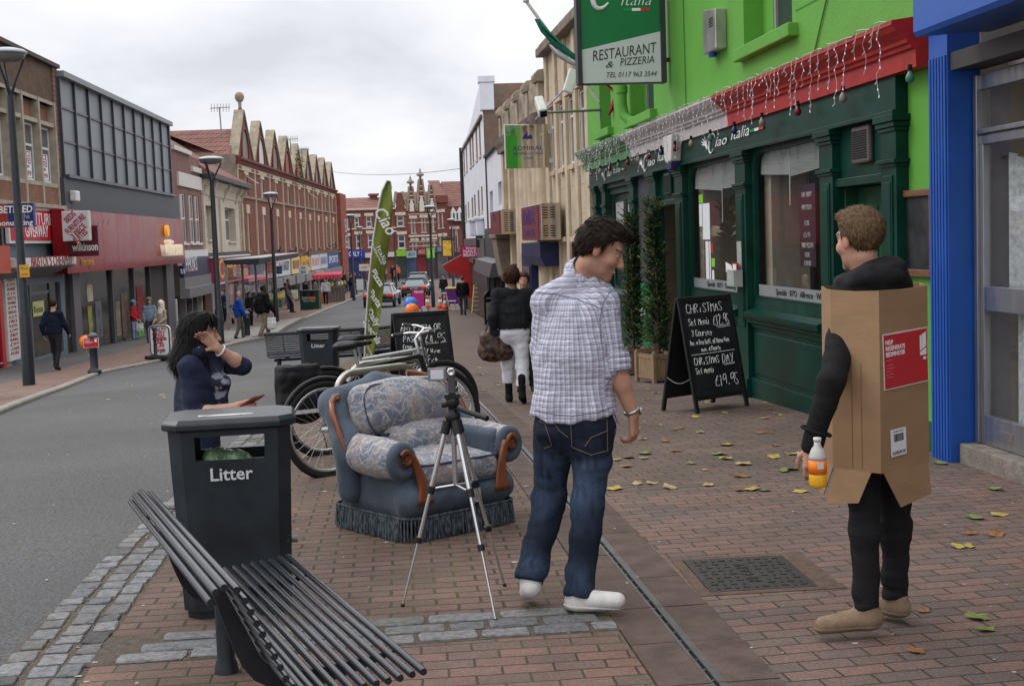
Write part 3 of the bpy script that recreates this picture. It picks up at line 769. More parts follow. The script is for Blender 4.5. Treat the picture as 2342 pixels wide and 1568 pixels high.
for(x0,x1,z0,z1)in((9.9,10.28,1.1,1.78),(10.36,10.74,1.1,1.78),(9.9,10.28,.12,.95),(10.36,10.74,.12,.95)):
 m.box(x0,x1,-.11,-.098,z0,z1);m.box(x0+.06,x1-.06,-.098,-.088,z0+.06,z1-.06)
m.box(9.785,9.82,-.2,.0,g,1.95);m.box(10.81,10.845,-.3,.0,g,1.95)
d_=m.build('door',mat('door_green',(.012,.06,.028),.4,var=.2),C.root,.006)
m=C.mb();m.tube([(9.92,-.1,.95),(9.92,-.04,.95)],.025,10);m.build('handle',mat('brass',(.55,.35,.1),.3,.9),d_)
m=C.mb();M_ROOM=mat('room_wall',(.20,.10,.085),.9,var=.15,vs=1)
m.quad((10.9,-3.6,-.2),(23,-3.6,-.2),(23,-3.6,2.5),(10.9,-3.6,2.5));m.quad((10.9,-3.6,-.2),(10.9,-.1,-.2),(10.9,-.1,2.5),(10.9,-3.6,2.5));m.quad((16.3,-3.6,-.2),(16.3,-.1,-.2),(16.3,-.1,2.5),(16.3,-3.6,2.5))
m.quad((10.9,-3.6,2.5),(23,-3.6,2.5),(23,-.1,2.5),(10.9,-.1,2.5));m.build('room',M_ROOM,C.root)
m=C.mb();m.box(10.95,16.2,-3.55,-3.5,-.2,.95);m.box(10.95,16.25,-3.5,-.12,-.25,-.18);m.build('wainscot',mat('dark_wainscot',(.035,.022,.015),.5),C.root)
m=C.mb();m.box(13.15,13.38,-.5,-.1,.2,2.4);m.box(15.85,16.08,-.5,-.1,.2,2.4);m.build('reveal',mat('cream_wall',(.42,.36,.28),.8),C.root)
m=C.mb();m.box(11.6,13.6,-1.5,-.35,.82,.86);m.box(12.4,12.5,-1.05,-.95,-.2,.82);m.build('table',mat('table_wood',(.18,.08,.03),.5),C.root)
m=C.mb();m.box(14.2,14.9,-3.49,-3.45,1.0,1.75);m.box(11.3,11.7,-3.49,-3.45,.9,1.6);m.build('picture',mat('picture_dark',(.03,.04,.035),.4),C.root)
m=C.mb();m.box(11.16+.1,13.3,-.003,.001,.935,1.05);m.box(13.87,16.0,-.003,.001,.935,1.05);m.build('etched_strip',mat('etched_glass',(.20,.21,.21),.7,var=.05),C.root)
M_DTXT=mat('dark_lettering',(.035,.035,.04),.6,var=0)
C.text('Specials · BYO · Alfresco · Wifi',M_DTXT,12.05,.003,.992,.085,fit=1.35)
C.text('Specials · BYO · Takeaway',M_DTXT,14.75,.003,.992,.08,fit=1.2)
CDX=FR.at(1803,620,-.42)[0];CDZ=.86
cd=FR_('candelabra','brass five armed candelabra with blue candles standing inside the larger restaurant window','candelabra',FR,CDX,-.42,CDZ)
M_BRASS=MATS['brass'];m=cd.mb()
m.lathe([(.09,0),(.09,.02),(.03,.04),(.02,.12),(.035,.17),(.015,.22),(.02,.36),(.03,.42),(.012,.45)],14,(CDX,-.42,CDZ))
tops=[(0,.47)]
for a,h in((-.30,.28),(-.16,.33),(.16,.33),(.30,.28)):
 m.tube([(CDX,-.42,CDZ+.17),(CDX+a*.4,-.42,CDZ+.1),(CDX+a*.85,-.42,CDZ+.13),(CDX+a,-.42,CDZ+h-.06)],.008,8);tops.append((a,h))
for a,h in tops:m.lathe([(.008,-.06),(.035,-.04),(.012,-.02),(.024,.0),(.027,.02),(.02,.03)],10,(CDX+a,-.42,CDZ+h))
m.build('stand',M_BRASS,cd.root)
for a,h in tops:
 m=cd.mb();m.cyl((CDX+a,-.42,CDZ+h+.03),(CDX+a,-.42,CDZ+h+.11),.011,.009,8);m.build('candle',mat('blue_wax',(.05,.13,.2),.5),cd.root)
hm=FR_('menu_board','dark hanging board with chalked takeaway prices inside the restaurant window','menu board',FR,12.1,-.12,1.2)
m=hm.mb();m.box(11.88,12.33,-.13,-.115,1.25,2.03);m.tube([(12.1,-.12,2.03),(12.1,-.12,2.4)],.004,5);m.build('board',mat('plum_dark',(.05,.016,.028),.6),hm.root)
for i,(t,z,f)in enumerate((('TAKE AWAY',1.93,.3),('ANY PIZZA',1.81,.28),('FOR',1.66,.12),('£5.95',1.55,.18),('TWO PIZZAS',1.45,.34),('FOR',1.36,.12),('£10.00',1.28,.18))):
 hm.text(t,M_WLET,12.1,-.108,z,.075,fit=f,bold=-.002)
M_PAPER=mat('paper',(.66,.67,.68),.7,var=.06,vs=12)
pp=FR_('window_menu','white paper menus and small green stickers taped inside the restaurant window beside the entrance','menu',FR,15.5,.0,1.2)
m=pp.mb();m.box(15.20,15.52,-.004,-.0015,1.52,1.95);m.box(15.28,15.42,-.0045,-.002,.98,1.5);m.box(15.20,15.25,-.0045,-.002,.96,1.5);m.box(15.55,15.68,-.0045,-.002,1.68,1.95);m.box(15.06,15.15,-.0045,-.002,1.03,1.16);m.build('sheets',M_PAPER,pp.root)
m=pp.mb();m.box(15.02,15.16,-.0045,-.002,1.2,1.3);m.box(15.5,15.68,-.0045,-.002,1.96,2.06);m.build('stickers',mat('lime_sticker',(.2,.5,.03),.6),pp.root)
m=pp.mb();m.box(15.09,15.17,-.0045,-.002,1.36,1.48);m.build('red_sticker',mat('red_sticker',(.5,.03,.02),.6),pp.root)
def logo(B,x,z,s,y=.112,par=None,flag=True,mt=None,wide=1.0):
 mt=mt or M_WLET;par=par or B.root;k=wide
 g=thing('logo',None,None);del_=g;bpy.data.objects.remove(g)
 m=B.mb();
 for j,(ang,ln)in enumerate(((158,.75),(140,.95),(122,1.0),(104,.95),(84,.62))):
  a=R(ang);bx,bz=x+s*k*1.1,z-s*.1
  m.tube([(bx,y,bz),(bx-math.cos(a)*s*ln*.45*k,y,bz+math.sin(a)*s*ln*.45),(bx-math.cos(a)*s*ln*.95*k,y,bz+math.sin(a)*s*ln*.9)],[.085*s,.075*s,.025*s],6)
 m.tube([(bx,y,bz+.05*s),(bx-.1*s*k,y,bz-.35*s)],[.17*s,.1*s],8)
 m.build('hand_logo',mt,par)
 m=B.mb();pts=[];rr=[]
 for j in range(22):
  t=R(35+285*j/21);pts.append((x+s*k*(.45-.55*math.cos(t)*.55)-(math.sin(t)*.16)*s*k,y,z+math.sin(t)*s*.85));rr.append(s*(.035+.075*math.sin(math.pi*j/21)))
 m.tube(pts,rr,6);m.build('lettering',mt,par)
 B.text('iao',mt,x-s*k*.55,y,z-s*.02,s*1.25,par,shear=.35,depth=.002,fit=s*1.35*k)
 B.text('Italia',mt,x-s*k*2.65,y,z+s*.22,s*1.35,par,shear=.35,depth=.002,bold=-.004*s,fit=s*1.9*k)
 if flag:
  for q,mm in enumerate((M_FGRN,mt,M_FRED)):
   m=B.mb();fx=x-s*k*(3.75+.42*q);m.box(fx-.41*s*k,fx,y-.002,y+.003,z-.0*s,z+.22*s);m.build('flag_stripe',mm,par)
logo(C,14.45,2.605,.125,wide=2.8);logo(C,17.95,2.59,.125,wide=2.7);logo(C,21.0,2.59,.105,wide=2.8,mt=mat('grey_lettering',(.45,.46,.46),.6))
logo(C,18.95,.45,.085,y=.034,flag=True)
al=FR_('alarm_box','tall white wedge alarm box with dark blue base under the white cornice','alarm box',FR,16.25,.1,2.35)
m=al.mb();m.prism([(16.1,2.5),(16.4,2.5),(16.5,2.83),(16.0,2.83)],'y',.1,.24);m.build('housing',M_WFRAME,al.root,.02)
m=al.mb();m.prism([(16.13,2.40),(16.37,2.40),(16.4,2.498),(16.1,2.498)],'y',.1,.23);m.build('base',mat('navy_plastic',(.02,.025,.09),.4),al.root,.01)
al=FR_('alarm_box','steel alarm box with blue lamp on the lime green wall by the upper window','alarm box',FR,14.5,0,3.6)
x0,x1=14.3,14.82;m=al.mb();m.prism([(x0,3.62),(x1,3.62),(x1,4.12),(x0,4.05)],'y',.0,.13);o=m.build('housing',mat('steel_box',(.42,.39,.37),.35,.85,var=.15,vs=4),al.root,.01)
m=al.mb()
for i in range(4):m.box(x0+.1,x0+.25,.13,.134,3.88+i*.028,3.893+i*.028)
m.build('slots',M_BLACK,al.root)
m=al.mb();m.cyl((14.65,.07,3.62),(14.65,.07,3.57),.05,.045,14);m.build('lamp',mat('blue_lens',(.03,.05,.3),.2),al.root)
lf=FR_('leaflet_holder','clear plastic leaflet holder with red and white leaflets fixed to the dark green pillar','leaflet holder',FR,13.6,.12,1.05)
m=lf.mb();m.box(13.5,13.66,.12,.126,1.05,1.5);m.box(13.46,13.72,.126,.13,1.03,1.2);m.box(13.46,13.72,.22,.224,1.03,1.2);m.box(13.46,13.464,.13,.22,1.03,1.2);m.box(13.716,13.72,.13,.22,1.03,1.2);m.box(13.46,13.72,.13,.22,1.025,1.03)
m.build('holder',mat('clear_plastic',(.36,.38,.34),.25,var=.1),lf.root)
m=lf.mb();m.box(13.5,13.68,.15,.18,1.07,1.27);m.build('leaflets',mat('leaflet_red',(.5,.05,.05),.5),lf.root);m=lf.mb();m.prism([(13.6,1.2),(13.85,1.17),(13.86,1.28),(13.66,1.25)],'y',.19,.195);m.box(13.48,13.6,.185,.19,1.08,1.26);m.build('loose_leaflet',M_PAPER,lf.root)
bb=FR_('wall_blackboard','blank smeared blackboard in a brown wooden frame on the lime green wall strip','blackboard',FR,9.3,0,1.22)
z0,z1=1.23,1.87;x0,x1=9.0,9.66
m=bb.mb();m.box(x0,x0+.055,.01,.05,z0,z1);m.box(x1-.055,x1,.01,.05,z0,z1);m.box(x0+.055,x1-.055,.01,.049,z0,z0+.055);m.box(x0+.055,x1-.055,.01,.049,z1-.05,z1);m.build('frame',mat('walnut_frame',(.15,.07,.035),.45,var=.3,vs=5,stretch=(1,1,8)),bb.root,.006)
m=bb.mb();m.box(x0+.05,x1-.05,.005,.022,z0+.05,z1-.05);m.build('board',mat('smeared_slate',(.02,.021,.023),.6,var=.9,vs=4),bb.root)
BC=[('red',(.14,.010,.010)),('white',(.24,.20,.17)),('blue',(.010,.014,.09)),('green',(.05,.18,.11))]
seq=[3,1,0,1,2,3,1,0,2,0,1,0,3,0,1,0]
m=MB();m.lathe([(.012,0),(.016,-.016),(.028,-.036),(.032,-.056),(.027,-.076),(.014,-.088),(0,-.09)],14);BULB={}
me_b=m.mesh('globe',MATS['window_pane']);m=MB();m.cyl((0,0,.04),(0,0,0),.016,.018,10);me_s=m.mesh('socket',M_BLACK)
xs=[9.0,10.3,11.4,12.45,13.4,14.35,15.2,16.0,16.75,17.5,18.2,18.9,19.6,20.3,21.1,22.0]
ORD=['end bulb beside the blue shop','bulb above the panelled door','bulb above the right edge of the larger window','bulb above the middle of the larger window','bulb over the dark green pillar between the windows','bulb over the white hand logo','bulb above the smaller window','bulb beside the white wedge alarm box','bulb just past the wedge alarm box','bulb above the dark entrance','bulb over the second script logo','bulb where white cornice meets green','bulb above the plum board','bulb above the faded third logo','bulb above the far small window','last bulb at the far end of the green cornice']
for i,x in enumerate(xs):
 cn,cc=BC[seq[i]];p=FR.w(x,.2,2.70)
 t=thing('festoon_bulb','%s painted festoon light %s'%(cn,ORD[i]),'light bulb',p,0,'coloured festoon bulbs under the cornice')
 if cn not in BULB:
  BULB[cn]=me_b.copy();BULB[cn].materials.clear();BULB[cn].materials.append(mat('bulb_'+cn,cc,.12,var=.05))
 link('globe',BULB[cn],t);link('socket',me_s,t)
ic=FR_('icicle_lights','white icicle fairy lights hanging in strands all along the cornice','fairy lights',FR,16,.33,3.06)
m=ic.mb();top=[(x,.33+random.uniform(-.01,.01),3.06+random.uniform(-.012,.02))for x in np.arange(9.1,22.9,.11)]
m.tube(top,.004,4);bl=ic.mb()
x=9.2
while x<22.8:
 ln=random.choice([.12,.2,.28,.38,.5])*random.uniform(.8,1.2);pts=[(x,.335,3.06)];n=max(3,int(ln/.05))
 for j in range(1,n+1):
  z=3.06-ln*j/n;yy=.34+random.uniform(-.004,.02)
  pts.append((x+random.uniform(-.035,.035),yy,z))
  if random.random()<.8:
   q=pts[-1];bl.tube([q,(q[0]+random.choice((-1,1))*random.uniform(.015,.03),yy+.008,z-.018)],.0045,4)
 m.tube(pts,.0026,4);x+=random.uniform(.09,.24)*(1.0 if x<17 else .7)
m.build('wire',mat('white_wire',(.5,.46,.46),.5,var=0),ic.root);bl.build('bulbs',mat('clear_bulbs',(.72,.72,.74),.3,var=0),ic.root)
# ================================================================ hanging sign, flag, cameras
M_SIGNG=mat('sign_green',(0.012,0.165,0.055),0.35,var=0.06);M_SIGNW=mat('sign_white',(0.55,0.57,0.57),0.35,var=0.04)
hs=thing('hanging_sign','big green and white hanging restaurant sign with black side frames','sign',(3.45,17.0,3.56),0)
W=1.04;m=MB();m.box(-W/2-.06,-W/2,-.09,.09,0,1.95);m.box(W/2,W/2+.07,-.09,.09,0,1.95);m.box(-W/2,W/2,-.07,.07,0,.015);m.box(-W/2,W/2,-.07,.07,1.93,1.95);m.build('frame',M_DARKWOOD,hs,.01)
m=MB();m.prism([(-W/2,.015),(W/2,.015),(W/2,.66),(-W/2,.44)],'y',-.06,.06);m.build('panel',M_SIGNW,hs)
m=MB();m.prism([(-W/2,.442),(W/2,.662),(W/2,1.93),(-W/2,1.93)],'y',-.06,.06);m.build('panel',M_SIGNG,hs)
TF=(R(90),0,0);M_BLK=mat('black_lettering',(.03,.03,.035),.5,var=0)
for t,x,z,s,f,sh,rot in(('RESTAURANT',.03,.40,.19,.86,.25,R(6.5)),('PIZZERIA',.20,.285,.135,.45,.25,R(4)),('&',-.17,.245,.12,.1,.3,0),('TEL 0117 963 3544',.12,.115,.095,.66,.25,R(.5))):
 o=text(t,M_BLK,hs,(x,-.063,z),s,(R(90),-rot,0),shear=sh,fit=f,bold=-.001)
m=MB();pts=[];rr=[]
for j in range(24):
 t=R(20+290*j/23);pts.append((-.18+.15*math.cos(t)+.09*math.sin(t),-.064,1.26+.30*math.sin(t)));rr.append(.014+.030*math.sin(math.pi*j/23))
m.tube(pts,rr,6)
for ang,ln in((150,.32),(132,.4),(114,.42),(95,.4)):m.tube([(-.3,-.064,1.3),(-.3+math.cos(R(ang))*ln,-.064,1.3+math.sin(R(ang))*ln)],[.035,.012],6)
m.build('lettering',M_WLET,hs)
text('iao',M_WLET,hs,(.16,-.064,1.29),.42,TF,shear=.3,fit=.42);text('Italia',M_WLET,hs,(.20,-.064,1.06),.22,TF,shear=.35,fit=.40,bold=-.003)
for q,mm in enumerate((M_FGRN,M_WLET,M_FRED)):
 m=MB();m.box(.04+q*.115,.153+q*.115,-.064,-.061,.925,.96);m.build('flag_stripe',mm,hs)
m=MB();m.bar((W/2,0,1.6),(.75,0,1.6),.05);m.bar((W/2,0,.3),(.75,0,.3),.05);m.build('bracket',M_DARKWOOD,hs)
fl=thing('flag','furled green, white and red flag on a slanting white pole above the far shopfront','flag',(4.1,22.3,3.85),0)
tip=at_depth(1203,3,22.0)-Vector((4.1,22.3,3.85));base=Vector((0,-.2,0))
m=MB();m.tube([base,tip],[.03,.028],10);m.build('pole',M_WFRAME,fl);m=MB();m.lathe([(0,-.03),(.05,-.02),(.055,.03),(0,.06)],12,tip);m.build('finial',M_WFRAME,fl)
def cloth(name,mt,path,wd,seed,par=fl):
 m=MB();rings=[];rnd=random.Random(seed);n=12;ph=[rnd.uniform(0,6)for _ in range(n)]
 for i,p in enumerate(path):
  t=i/(len(path)-1);w_=wd*math.sin(math.pi*min(1,.12+t*.95))**.7
  rings.append([(p[0]+w_*(math.cos(2*math.pi*j/n)*.55+.15*math.sin(3*t+ph[j])),p[1]+.5*w_*math.sin(2*math.pi*j/n)+.03*math.sin(ph[j]+4*t),p[2]+.2*w_*math.sin(ph[j]*2+3*t))for j in range(n)])
 m.loft(rings,True,True);return m.build(name,mt,par)
lerp=lambda a,b,t:a+(b-a)*t
O=Vector((4.1,22.3,3.85));PX=lambda u,v,Z=21.8:at_depth(u,v,Z)-O
cloth('green_cloth',mat('flag_cloth_green',(.01,.12,.085),.8,var=.3,vs=8),[PX(*p)for p in((1228,45),(1245,72),(1268,95),(1295,118),(1318,134),(1345,150),(1360,165))],.14,1)
cloth('white_cloth',mat('flag_cloth_white',(.42,.42,.44),.8,var=.2,vs=8),[PX(*p)for p in((1258,104),(1280,128),(1305,142),(1330,152),(1350,162))],.10,2)
cloth('red_cloth',mat('flag_cloth_red',(.28,.03,.035),.8,var=.2,vs=8),[PX(*p,21.0)for p in((1385,192),(1410,212),(1404,236),(1396,255),(1391,268))],.09,3)
cc=thing('cctv_camera','white box security camera on a long grey arm from the restaurant wall','security camera',(4.1,22.2,3.75),0)
p0=at_depth(1232,228,21.9)-Vector((4.1,22.2,3.75));p1=at_depth(1243,260,21.6)-Vector((4.1,22.2,3.75))
m=MB();m.bar(p0,p1,.15,.16,(0,1,0));m.build('housing',M_WFRAME,cc,.025);m=MB();m.bar(p1+(p1-p0)*.02,p1+(p1-p0)*.05,.11,.11,(0,1,0));m.build('lens',M_BLACK,cc)
pa=at_depth(1370,252,21.9)-Vector((4.1,22.2,3.75));pb=at_depth(1240,258,21.9)-Vector((4.1,22.2,3.75))
m=MB();m.tube([pb,pa,pa+Vector((.05,.1,0))],.022,8);m.bar(pa+Vector((.03,.05,.06)),pa+Vector((.03,.05,-.2)),.05,.03);m.build('arm',M_GREY,cc)
c2=thing('floodlight','flat white floodlight on a short white arm beside the green hanging sign','floodlight',at_depth(1345,190,20.5),0)
o0=at_depth(1345,190,20.5);m=MB();m.bar(at_depth(1313,160,20.4)-o0,at_depth(1298,212,20.2)-o0,.16,.05,(0,1,0));m.build('head',M_WFRAME,c2,.02)
m=MB();m.tube([at_depth(1312,186,20.4)-o0,(0,0,0),(.9,.3,0)],.02,8);m.build('arm',M_WFRAME,c2)
bc=MB();bc.tube([at_depth(1158,352,34),at_depth(1200,300,31),at_depth(1245,252,27),at_depth(1290,206,24.5),at_depth(1342,160,22)],.016,6)
tag(bc.build('cable',mat('blue_cable',(.30,.36,.75),.4,var=0)),'pale blue cable strung across the stone building front above the mirror sign','cable')
# ================================================================ blue shop
M_BLUE=mat('gloss_blue',(0.016,0.085,0.36),0.35,var=0.12,vs=2.5,bump=0.04);M_ALU=mat('aluminium',(.36,.36,.38),.32,.85,var=.12,vs=6,stretch=(4,4,.6))
B=FR_('blue_shop','blue painted shop with ribbed pilaster, aluminium door and net curtains','shop',FR,7.5)
zb=-.08
m=B.mb();m.box(8.58,8.87,-.3,.12,zb,3.1)
for i in range(6):m.box(8.595+i*.046,8.622+i*.046,.12,.132,zb+.0,2.75)
m.build('pilaster',M_BLUE,B.root,.004)
xe,zf=FR.at(2089,86,.5);zk=FR.at(2109,110,.14)[1]
m=B.mb();m.prism([(-.02,zk),(.14,zk),(.48,zf),(.5,zf+.03),(.5,3.9),(-.02,3.9)],'x',-2,xe);m.build('fascia',M_BLUE,B.root)
zq=lambda v:FR.at(2286,v,-.1)[1]
m=B.mb();m.box(-2,8.575,-.12,.10,zq(147),zq(105));m.build('shutter_box',mat('shutter_dark',(.045,.04,.042),.55,var=.25,vs=30),B.root)
m=B.mb();X1=8.56;Y=-.10
t0,t1,r0,r1,q0,q1=zq(293),zq(308),zq(656),zq(712),zq(955),zq(1022)
m.box(X1-.05,X1,Y-.03,Y+.05,q1,2.6);m.box(6.6,X1-.05,Y-.03,Y+.05,t1+.02,t0+.01);m.box(6.6,X1-.05,Y-.04,Y+.03,t1-.05,t1+.01);m.box(X1-.10,X1-.052,Y-.02,Y+.03,q1,t1-.05)
m.box(6.6,X1-.10,Y-.02,Y+.03,r1,r0);m.box(6.6,X1-.10,Y-.02,Y+.03,q1,q0);m.box(6.6,X1-.05,Y-.02,Y+.03,2.5,2.6)
dr=m.build('door',M_ALU,B.root,.004)
m=B.mb();m.box(X1-.50,X1-.30,Y+.03,Y+.036,q1+.06,q1+.12);m.build('letterbox',mat('letterbox_alu',(.5,.48,.47),.25,.9),dr)
m=B.mb()
for z0,z1 in((r0,t1-.05),(q0,r1),(t0,2.5)):m.quad((X1-.06,Y,z0),(6.6,Y,z0),(6.6,Y,z1),(X1-.06,Y,z1))
m.build('pane',M_GLASS,dr)
m=B.mb();m.box(-1,8.57,-.75,.06,zb-.2,q1-.004);m.build('step',mat('concrete_step',(.19,.165,.14),.9,var=.3,vs=9,bump=.5),B.root,.01)
def net(x0,x1,z0,z1,y,seed):
 m=B.mb();vs=[];fs=[];n=60
 for j in range(n+1):
  x=x0+(x1-x0)*j/n
  for k in(0,1):vs.append((x,y+.02*math.sin(j*.9+seed)+.01*math.sin(j*2.3),z0 if k==0 else z1+.012*math.sin(j*.55)))
 for j in range(n):fs.append((2*j,2*j+2,2*j+3,2*j+1))
 m.push(vs,fs,True);return m.build('net_curtain',mat('net_lace',(.52,.54,.55),.9,var=.28,vs=26,det=3,bump=.3,bs=40),B.root)
net(6.6,8.40,r0-.05,t1-.12,Y-.12,0);net(6.6,8.3,q0-.05,r1+.02,Y-.12,2);net(6.6,8.25,t0-.05,2.5,Y-.2,4)
m=B.mb();m.tube([(8.5,Y-.13,t1-.14),(6.6,Y-.13,t1-.14)],.012,8);m.build('curtain_rail',M_BRASS,B.root)
m=B.mb();m.box(-2,8.56,-3,-2.9,-.1,3);m.box(-2,8.56,-2.9,-.8,-.12,-.05);m.box(8.563,8.577,-2.9,-.11,-.05,3);m.box(-2,8.56,-2.9,-.3,2.66,2.7);m.build('room',mat('shop_room',(.42,.38,.33),.9),B.root)
m=B.mb();m.box(-2,8.85,-6,-.05,3.9,8);m.build('upper_wall',mat('pale_blue_render',(.3,.34,.38),.8),B.root)
# ================================================================ stone buildings
M_STONE=brick_mat('ashlar',(.50,.41,.30),(.45,.37,.27),(.34,.28,.21),1.1,.55,.008,'XZ',0,.85,.2,.14,patch=((.22,.18,.135),.8,.55))
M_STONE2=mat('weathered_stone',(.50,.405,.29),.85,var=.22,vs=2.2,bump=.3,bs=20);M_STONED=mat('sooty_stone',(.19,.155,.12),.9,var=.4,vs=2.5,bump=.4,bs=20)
def FX(u,v=500):return FR.x(u,v,0)
S=FR_('stone_building','plain pale stone building with tall pilaster strips beside the green restaurant','building',FR,26)
xs=[23.35+i*1.25 for i in range(5)];x1=28.7
ops=[(x+.36,x+1.12,3.02,4.3)for x in xs[:4]]
m=S.mb();wall(m,23.31,x1,-1,5.6,ops+[(25.2,26.0,-.9,1.55)],-.06,.07,9);m.build('wall',M_STONE,S.root)
m=S.mb()
for x in xs:m.box(x-.02,x+.29,-.06,.0,-.9,5.5)
for x in xs[:4]:m.box(x+.33,x+1.05,-.05,.05,4.32,4.45);m.box(x+.36,x+1.02,-.05,.02,2.90,3.0);m.box(x+.36,x+1.02,-.05,.02,1.5,1.6)
m.build('pilaster_strips',M_STONE2,S.root,.01)
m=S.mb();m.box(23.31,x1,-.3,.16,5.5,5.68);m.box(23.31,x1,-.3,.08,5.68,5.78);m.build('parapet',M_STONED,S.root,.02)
for(a,b,c,e)in ops:window(S,a,b,c,e,-.11,.05,(.72,),(),M_WFRAME,mat('stone_pane',(.10,.09,.08),.15,var=.3))
m=S.mb();m.box(25.2,26.0,-.25,-.2,-.9,1.55);m.build('door',M_DARKWOOD,S.root)
O_=FR_('ornate_building','weathered ornate stone building with columns, cornice and balustraded parapet','building',FR,31)
x0,x1=28.72,37.15
m=O_.mb();wall(m,x0,x1,-1.2,5.2,[(35.6,36.1,2.4,3.6),(30.2,32.2,-1.1,1.1)],-.02,.3,8);m.build('wall',M_STONE,O_.root)
m=O_.mb()
for x in(29.2,30.0,30.8,31.6,32.5,33.3):m.tube([(x,-.06,-1),(x,-.06,3.85)],[.25,.21],14);m.box(x-.28,x+.28,-.05,.2,3.85,3.98)
for x in(35.2,36.7):m.box(x-.2,x+.2,-.02,.1,-1,3.95)
m.build('columns',M_STONE2,O_.root)
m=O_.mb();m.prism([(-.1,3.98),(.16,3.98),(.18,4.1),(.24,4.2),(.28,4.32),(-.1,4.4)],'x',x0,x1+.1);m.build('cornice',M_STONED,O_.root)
m=O_.mb();m.box(x0,x1,-.3,.07,4.98,5.16)
for i in range(5):
 x=x0+.25+i*1.97;m.box(x-.22,x+.22,-.1,.12,4.4,5.0);m.prism([(-.1,5.0),(.16,5.0),(.2,5.08),(.2,5.16),(.12,5.25),(-.1,5.28)],'x',x-.3,x+.3)
 if i<4:
  for k in range(5):m.tube([(x+.42+k*.28,.02,4.4),(x+.42+k*.28,.02,4.7),(x+.42+k*.28,.02,5.0)],[.09,.06,.09],8)
m.build('balustrade',mat('grey_stone',(.33,.275,.21),.9,var=.4,vs=2.5,bump=.3),O_.root,.01)
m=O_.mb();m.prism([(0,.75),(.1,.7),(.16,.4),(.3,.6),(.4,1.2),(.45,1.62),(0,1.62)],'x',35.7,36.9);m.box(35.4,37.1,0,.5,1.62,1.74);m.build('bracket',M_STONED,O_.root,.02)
m=O_.mb();m.tube([(33.6,.2,.55),(33.6,.2,.95)],[.12,.09],8);m.build('ornament',M_DARKWOOD,O_.root)
m=O_.mb();m.box(29.6,31.3,.0,.3,-.9,1.25);m.prism([(.0,1.0),(.0,1.5),(.4,1.5),(.4,1.2),(.3,1.0)],'x',27.2,30.4);m.build('shopfront',mat('navy_shopfront',(.012,.018,.07),.4),O_.root,.01)
m=O_.mb();m.box(29.75,31.15,.3,.32,-.6,.95);m.build('pane',M_PANE,O_.root)
M_MIRROR=mat('polished_panel',(.52,.46,.40),.12,.95,var=.1,vs=3);M_MAROON=mat('maroon_panel',(.15,.018,.03),.35,var=.1);M_NAVYL=mat('navy_lettering',(.03,.025,.16),.4,var=0)
def boxsign(label,xa,xb,z0,z1,yo,words):
 s_=FR_('box_sign',label,'sign',FR,(xa+xb)/2,.1,z0)
 m=s_.mb();m.box(xa,xb,.05,yo,z0,z1);o=m.build('case',M_MIRROR,s_.root,.01)
 m=s_.mb();m.box(xa+.4,xb-.004,yo,yo+.012,z0+.02,z1-.02);m.build('panel',M_MAROON,s_.root)
 m=s_.mb();m.box(xa-.012,xa,.15,yo*.5,z0+.04,z1-.04);m.build('vent_plate',M_GREY,s_.root)
 m=s_.mb()
 for k in range(5):
  for yy in(.17,.31):m.box(xa-.016,xa-.012,yy,yy+.1,z0+.08+k*.05,z0+.10+k*.05);m.box(xa-.016,xa-.012,yy,yy+.1,z1-.3+k*.05,z1-.28+k*.05)
 m.build('slots',M_BLACK,s_.root)
 for t,z,sz,f in words:s_.text(t,M_NAVYL,(xa+xb)/2+.3,yo+.014,z,sz,fit=f)
boxsign('maroon and mirrored box sign over the shop doorway in the stone building',26.5,29.7,1.55,2.30,.45,(('ADMIRAL',2.04,.5,2.2),('LOUNGE',1.70,.25,1.9)))
boxsign('smaller mirrored box sign over the carved bracket next to the white painted wall',33.8,36.6,1.72,2.36,.48,(('AL',2.2,.36,.8),))
ms=thing('mirror_sign','square mirrored projecting sign with navy lettering on the stone building','sign',(3.62,28.2,3.1),0)
m=MB();m.box(-.46,.46,-.05,.05,0,.93);m.build('panel',mat('mirror',(.62,.60,.56),.05,1,var=0),ms,.006);m=MB();m.box(-.475,-.461,-.055,.055,-.01,.945);m.box(.46,.56,-.03,.03,.1,.2);m.box(.46,.56,-.03,.03,.72,.82);m.build('frame',M_WFRAME,ms)
for t,z,s_,f in(('ADMIRAL',.42,.13,.66),('GAMING LOUNGE',.31,.075,.66),('CAFE',.21,.075,.2)):text(t,M_NAVYL,ms,(.02,-.055,z),s_,TF,fit=f)
m=MB();m.prism([(-.1,.62),(.14,.62),(.1,.72),(.02,.68),(.02,.78),(-.06,.7)],'y',-.056,-.051);m.build('crest',M_NAVYL,ms)
m=MB();m.box(-.455,-.21,-.054,-.051,.004,.70);m.build('green_band',mat('sign_lime',(.06,.3,.04),.15,.2),ms)
# ================================================================ white painted building and the tall white one
M_WPAINT=mat('white_masonry_paint',(.66,.67,.72),.7,var=.10,vs=1.2,bump=.3,bs=14,det=9)
FW=Facade((4.26,37,0),2.17)
def wz(u,v):return FW.at(u,v)[1]
Wb=FR_('white_building','low white painted building between the ornate stone front and the tall white house','building',FW,8)
a,b=.32,FW.x(1114,400);zt=(wz(1152,326)+wz(1112,352))/2
ops=[(FW.x(u1,450),FW.x(u0,450),wz((u0+u1)/2,v1),wz((u0+u1)/2,v0))for u0,u1,v0,v1 in((1140,1148,415,470),(1120,1127,437,495))]
ops=[(min(o[0],o[1]),max(o[0],o[1]),o[2],o[3])for o in ops]
m=Wb.mb();wall(m,a,b,-2,zt,ops,0,.2,8);m.build('wall',M_WPAINT,Wb.root)
for o in ops:window(Wb,*o,-.15,.05,(.5,),(),M_WFRAME)
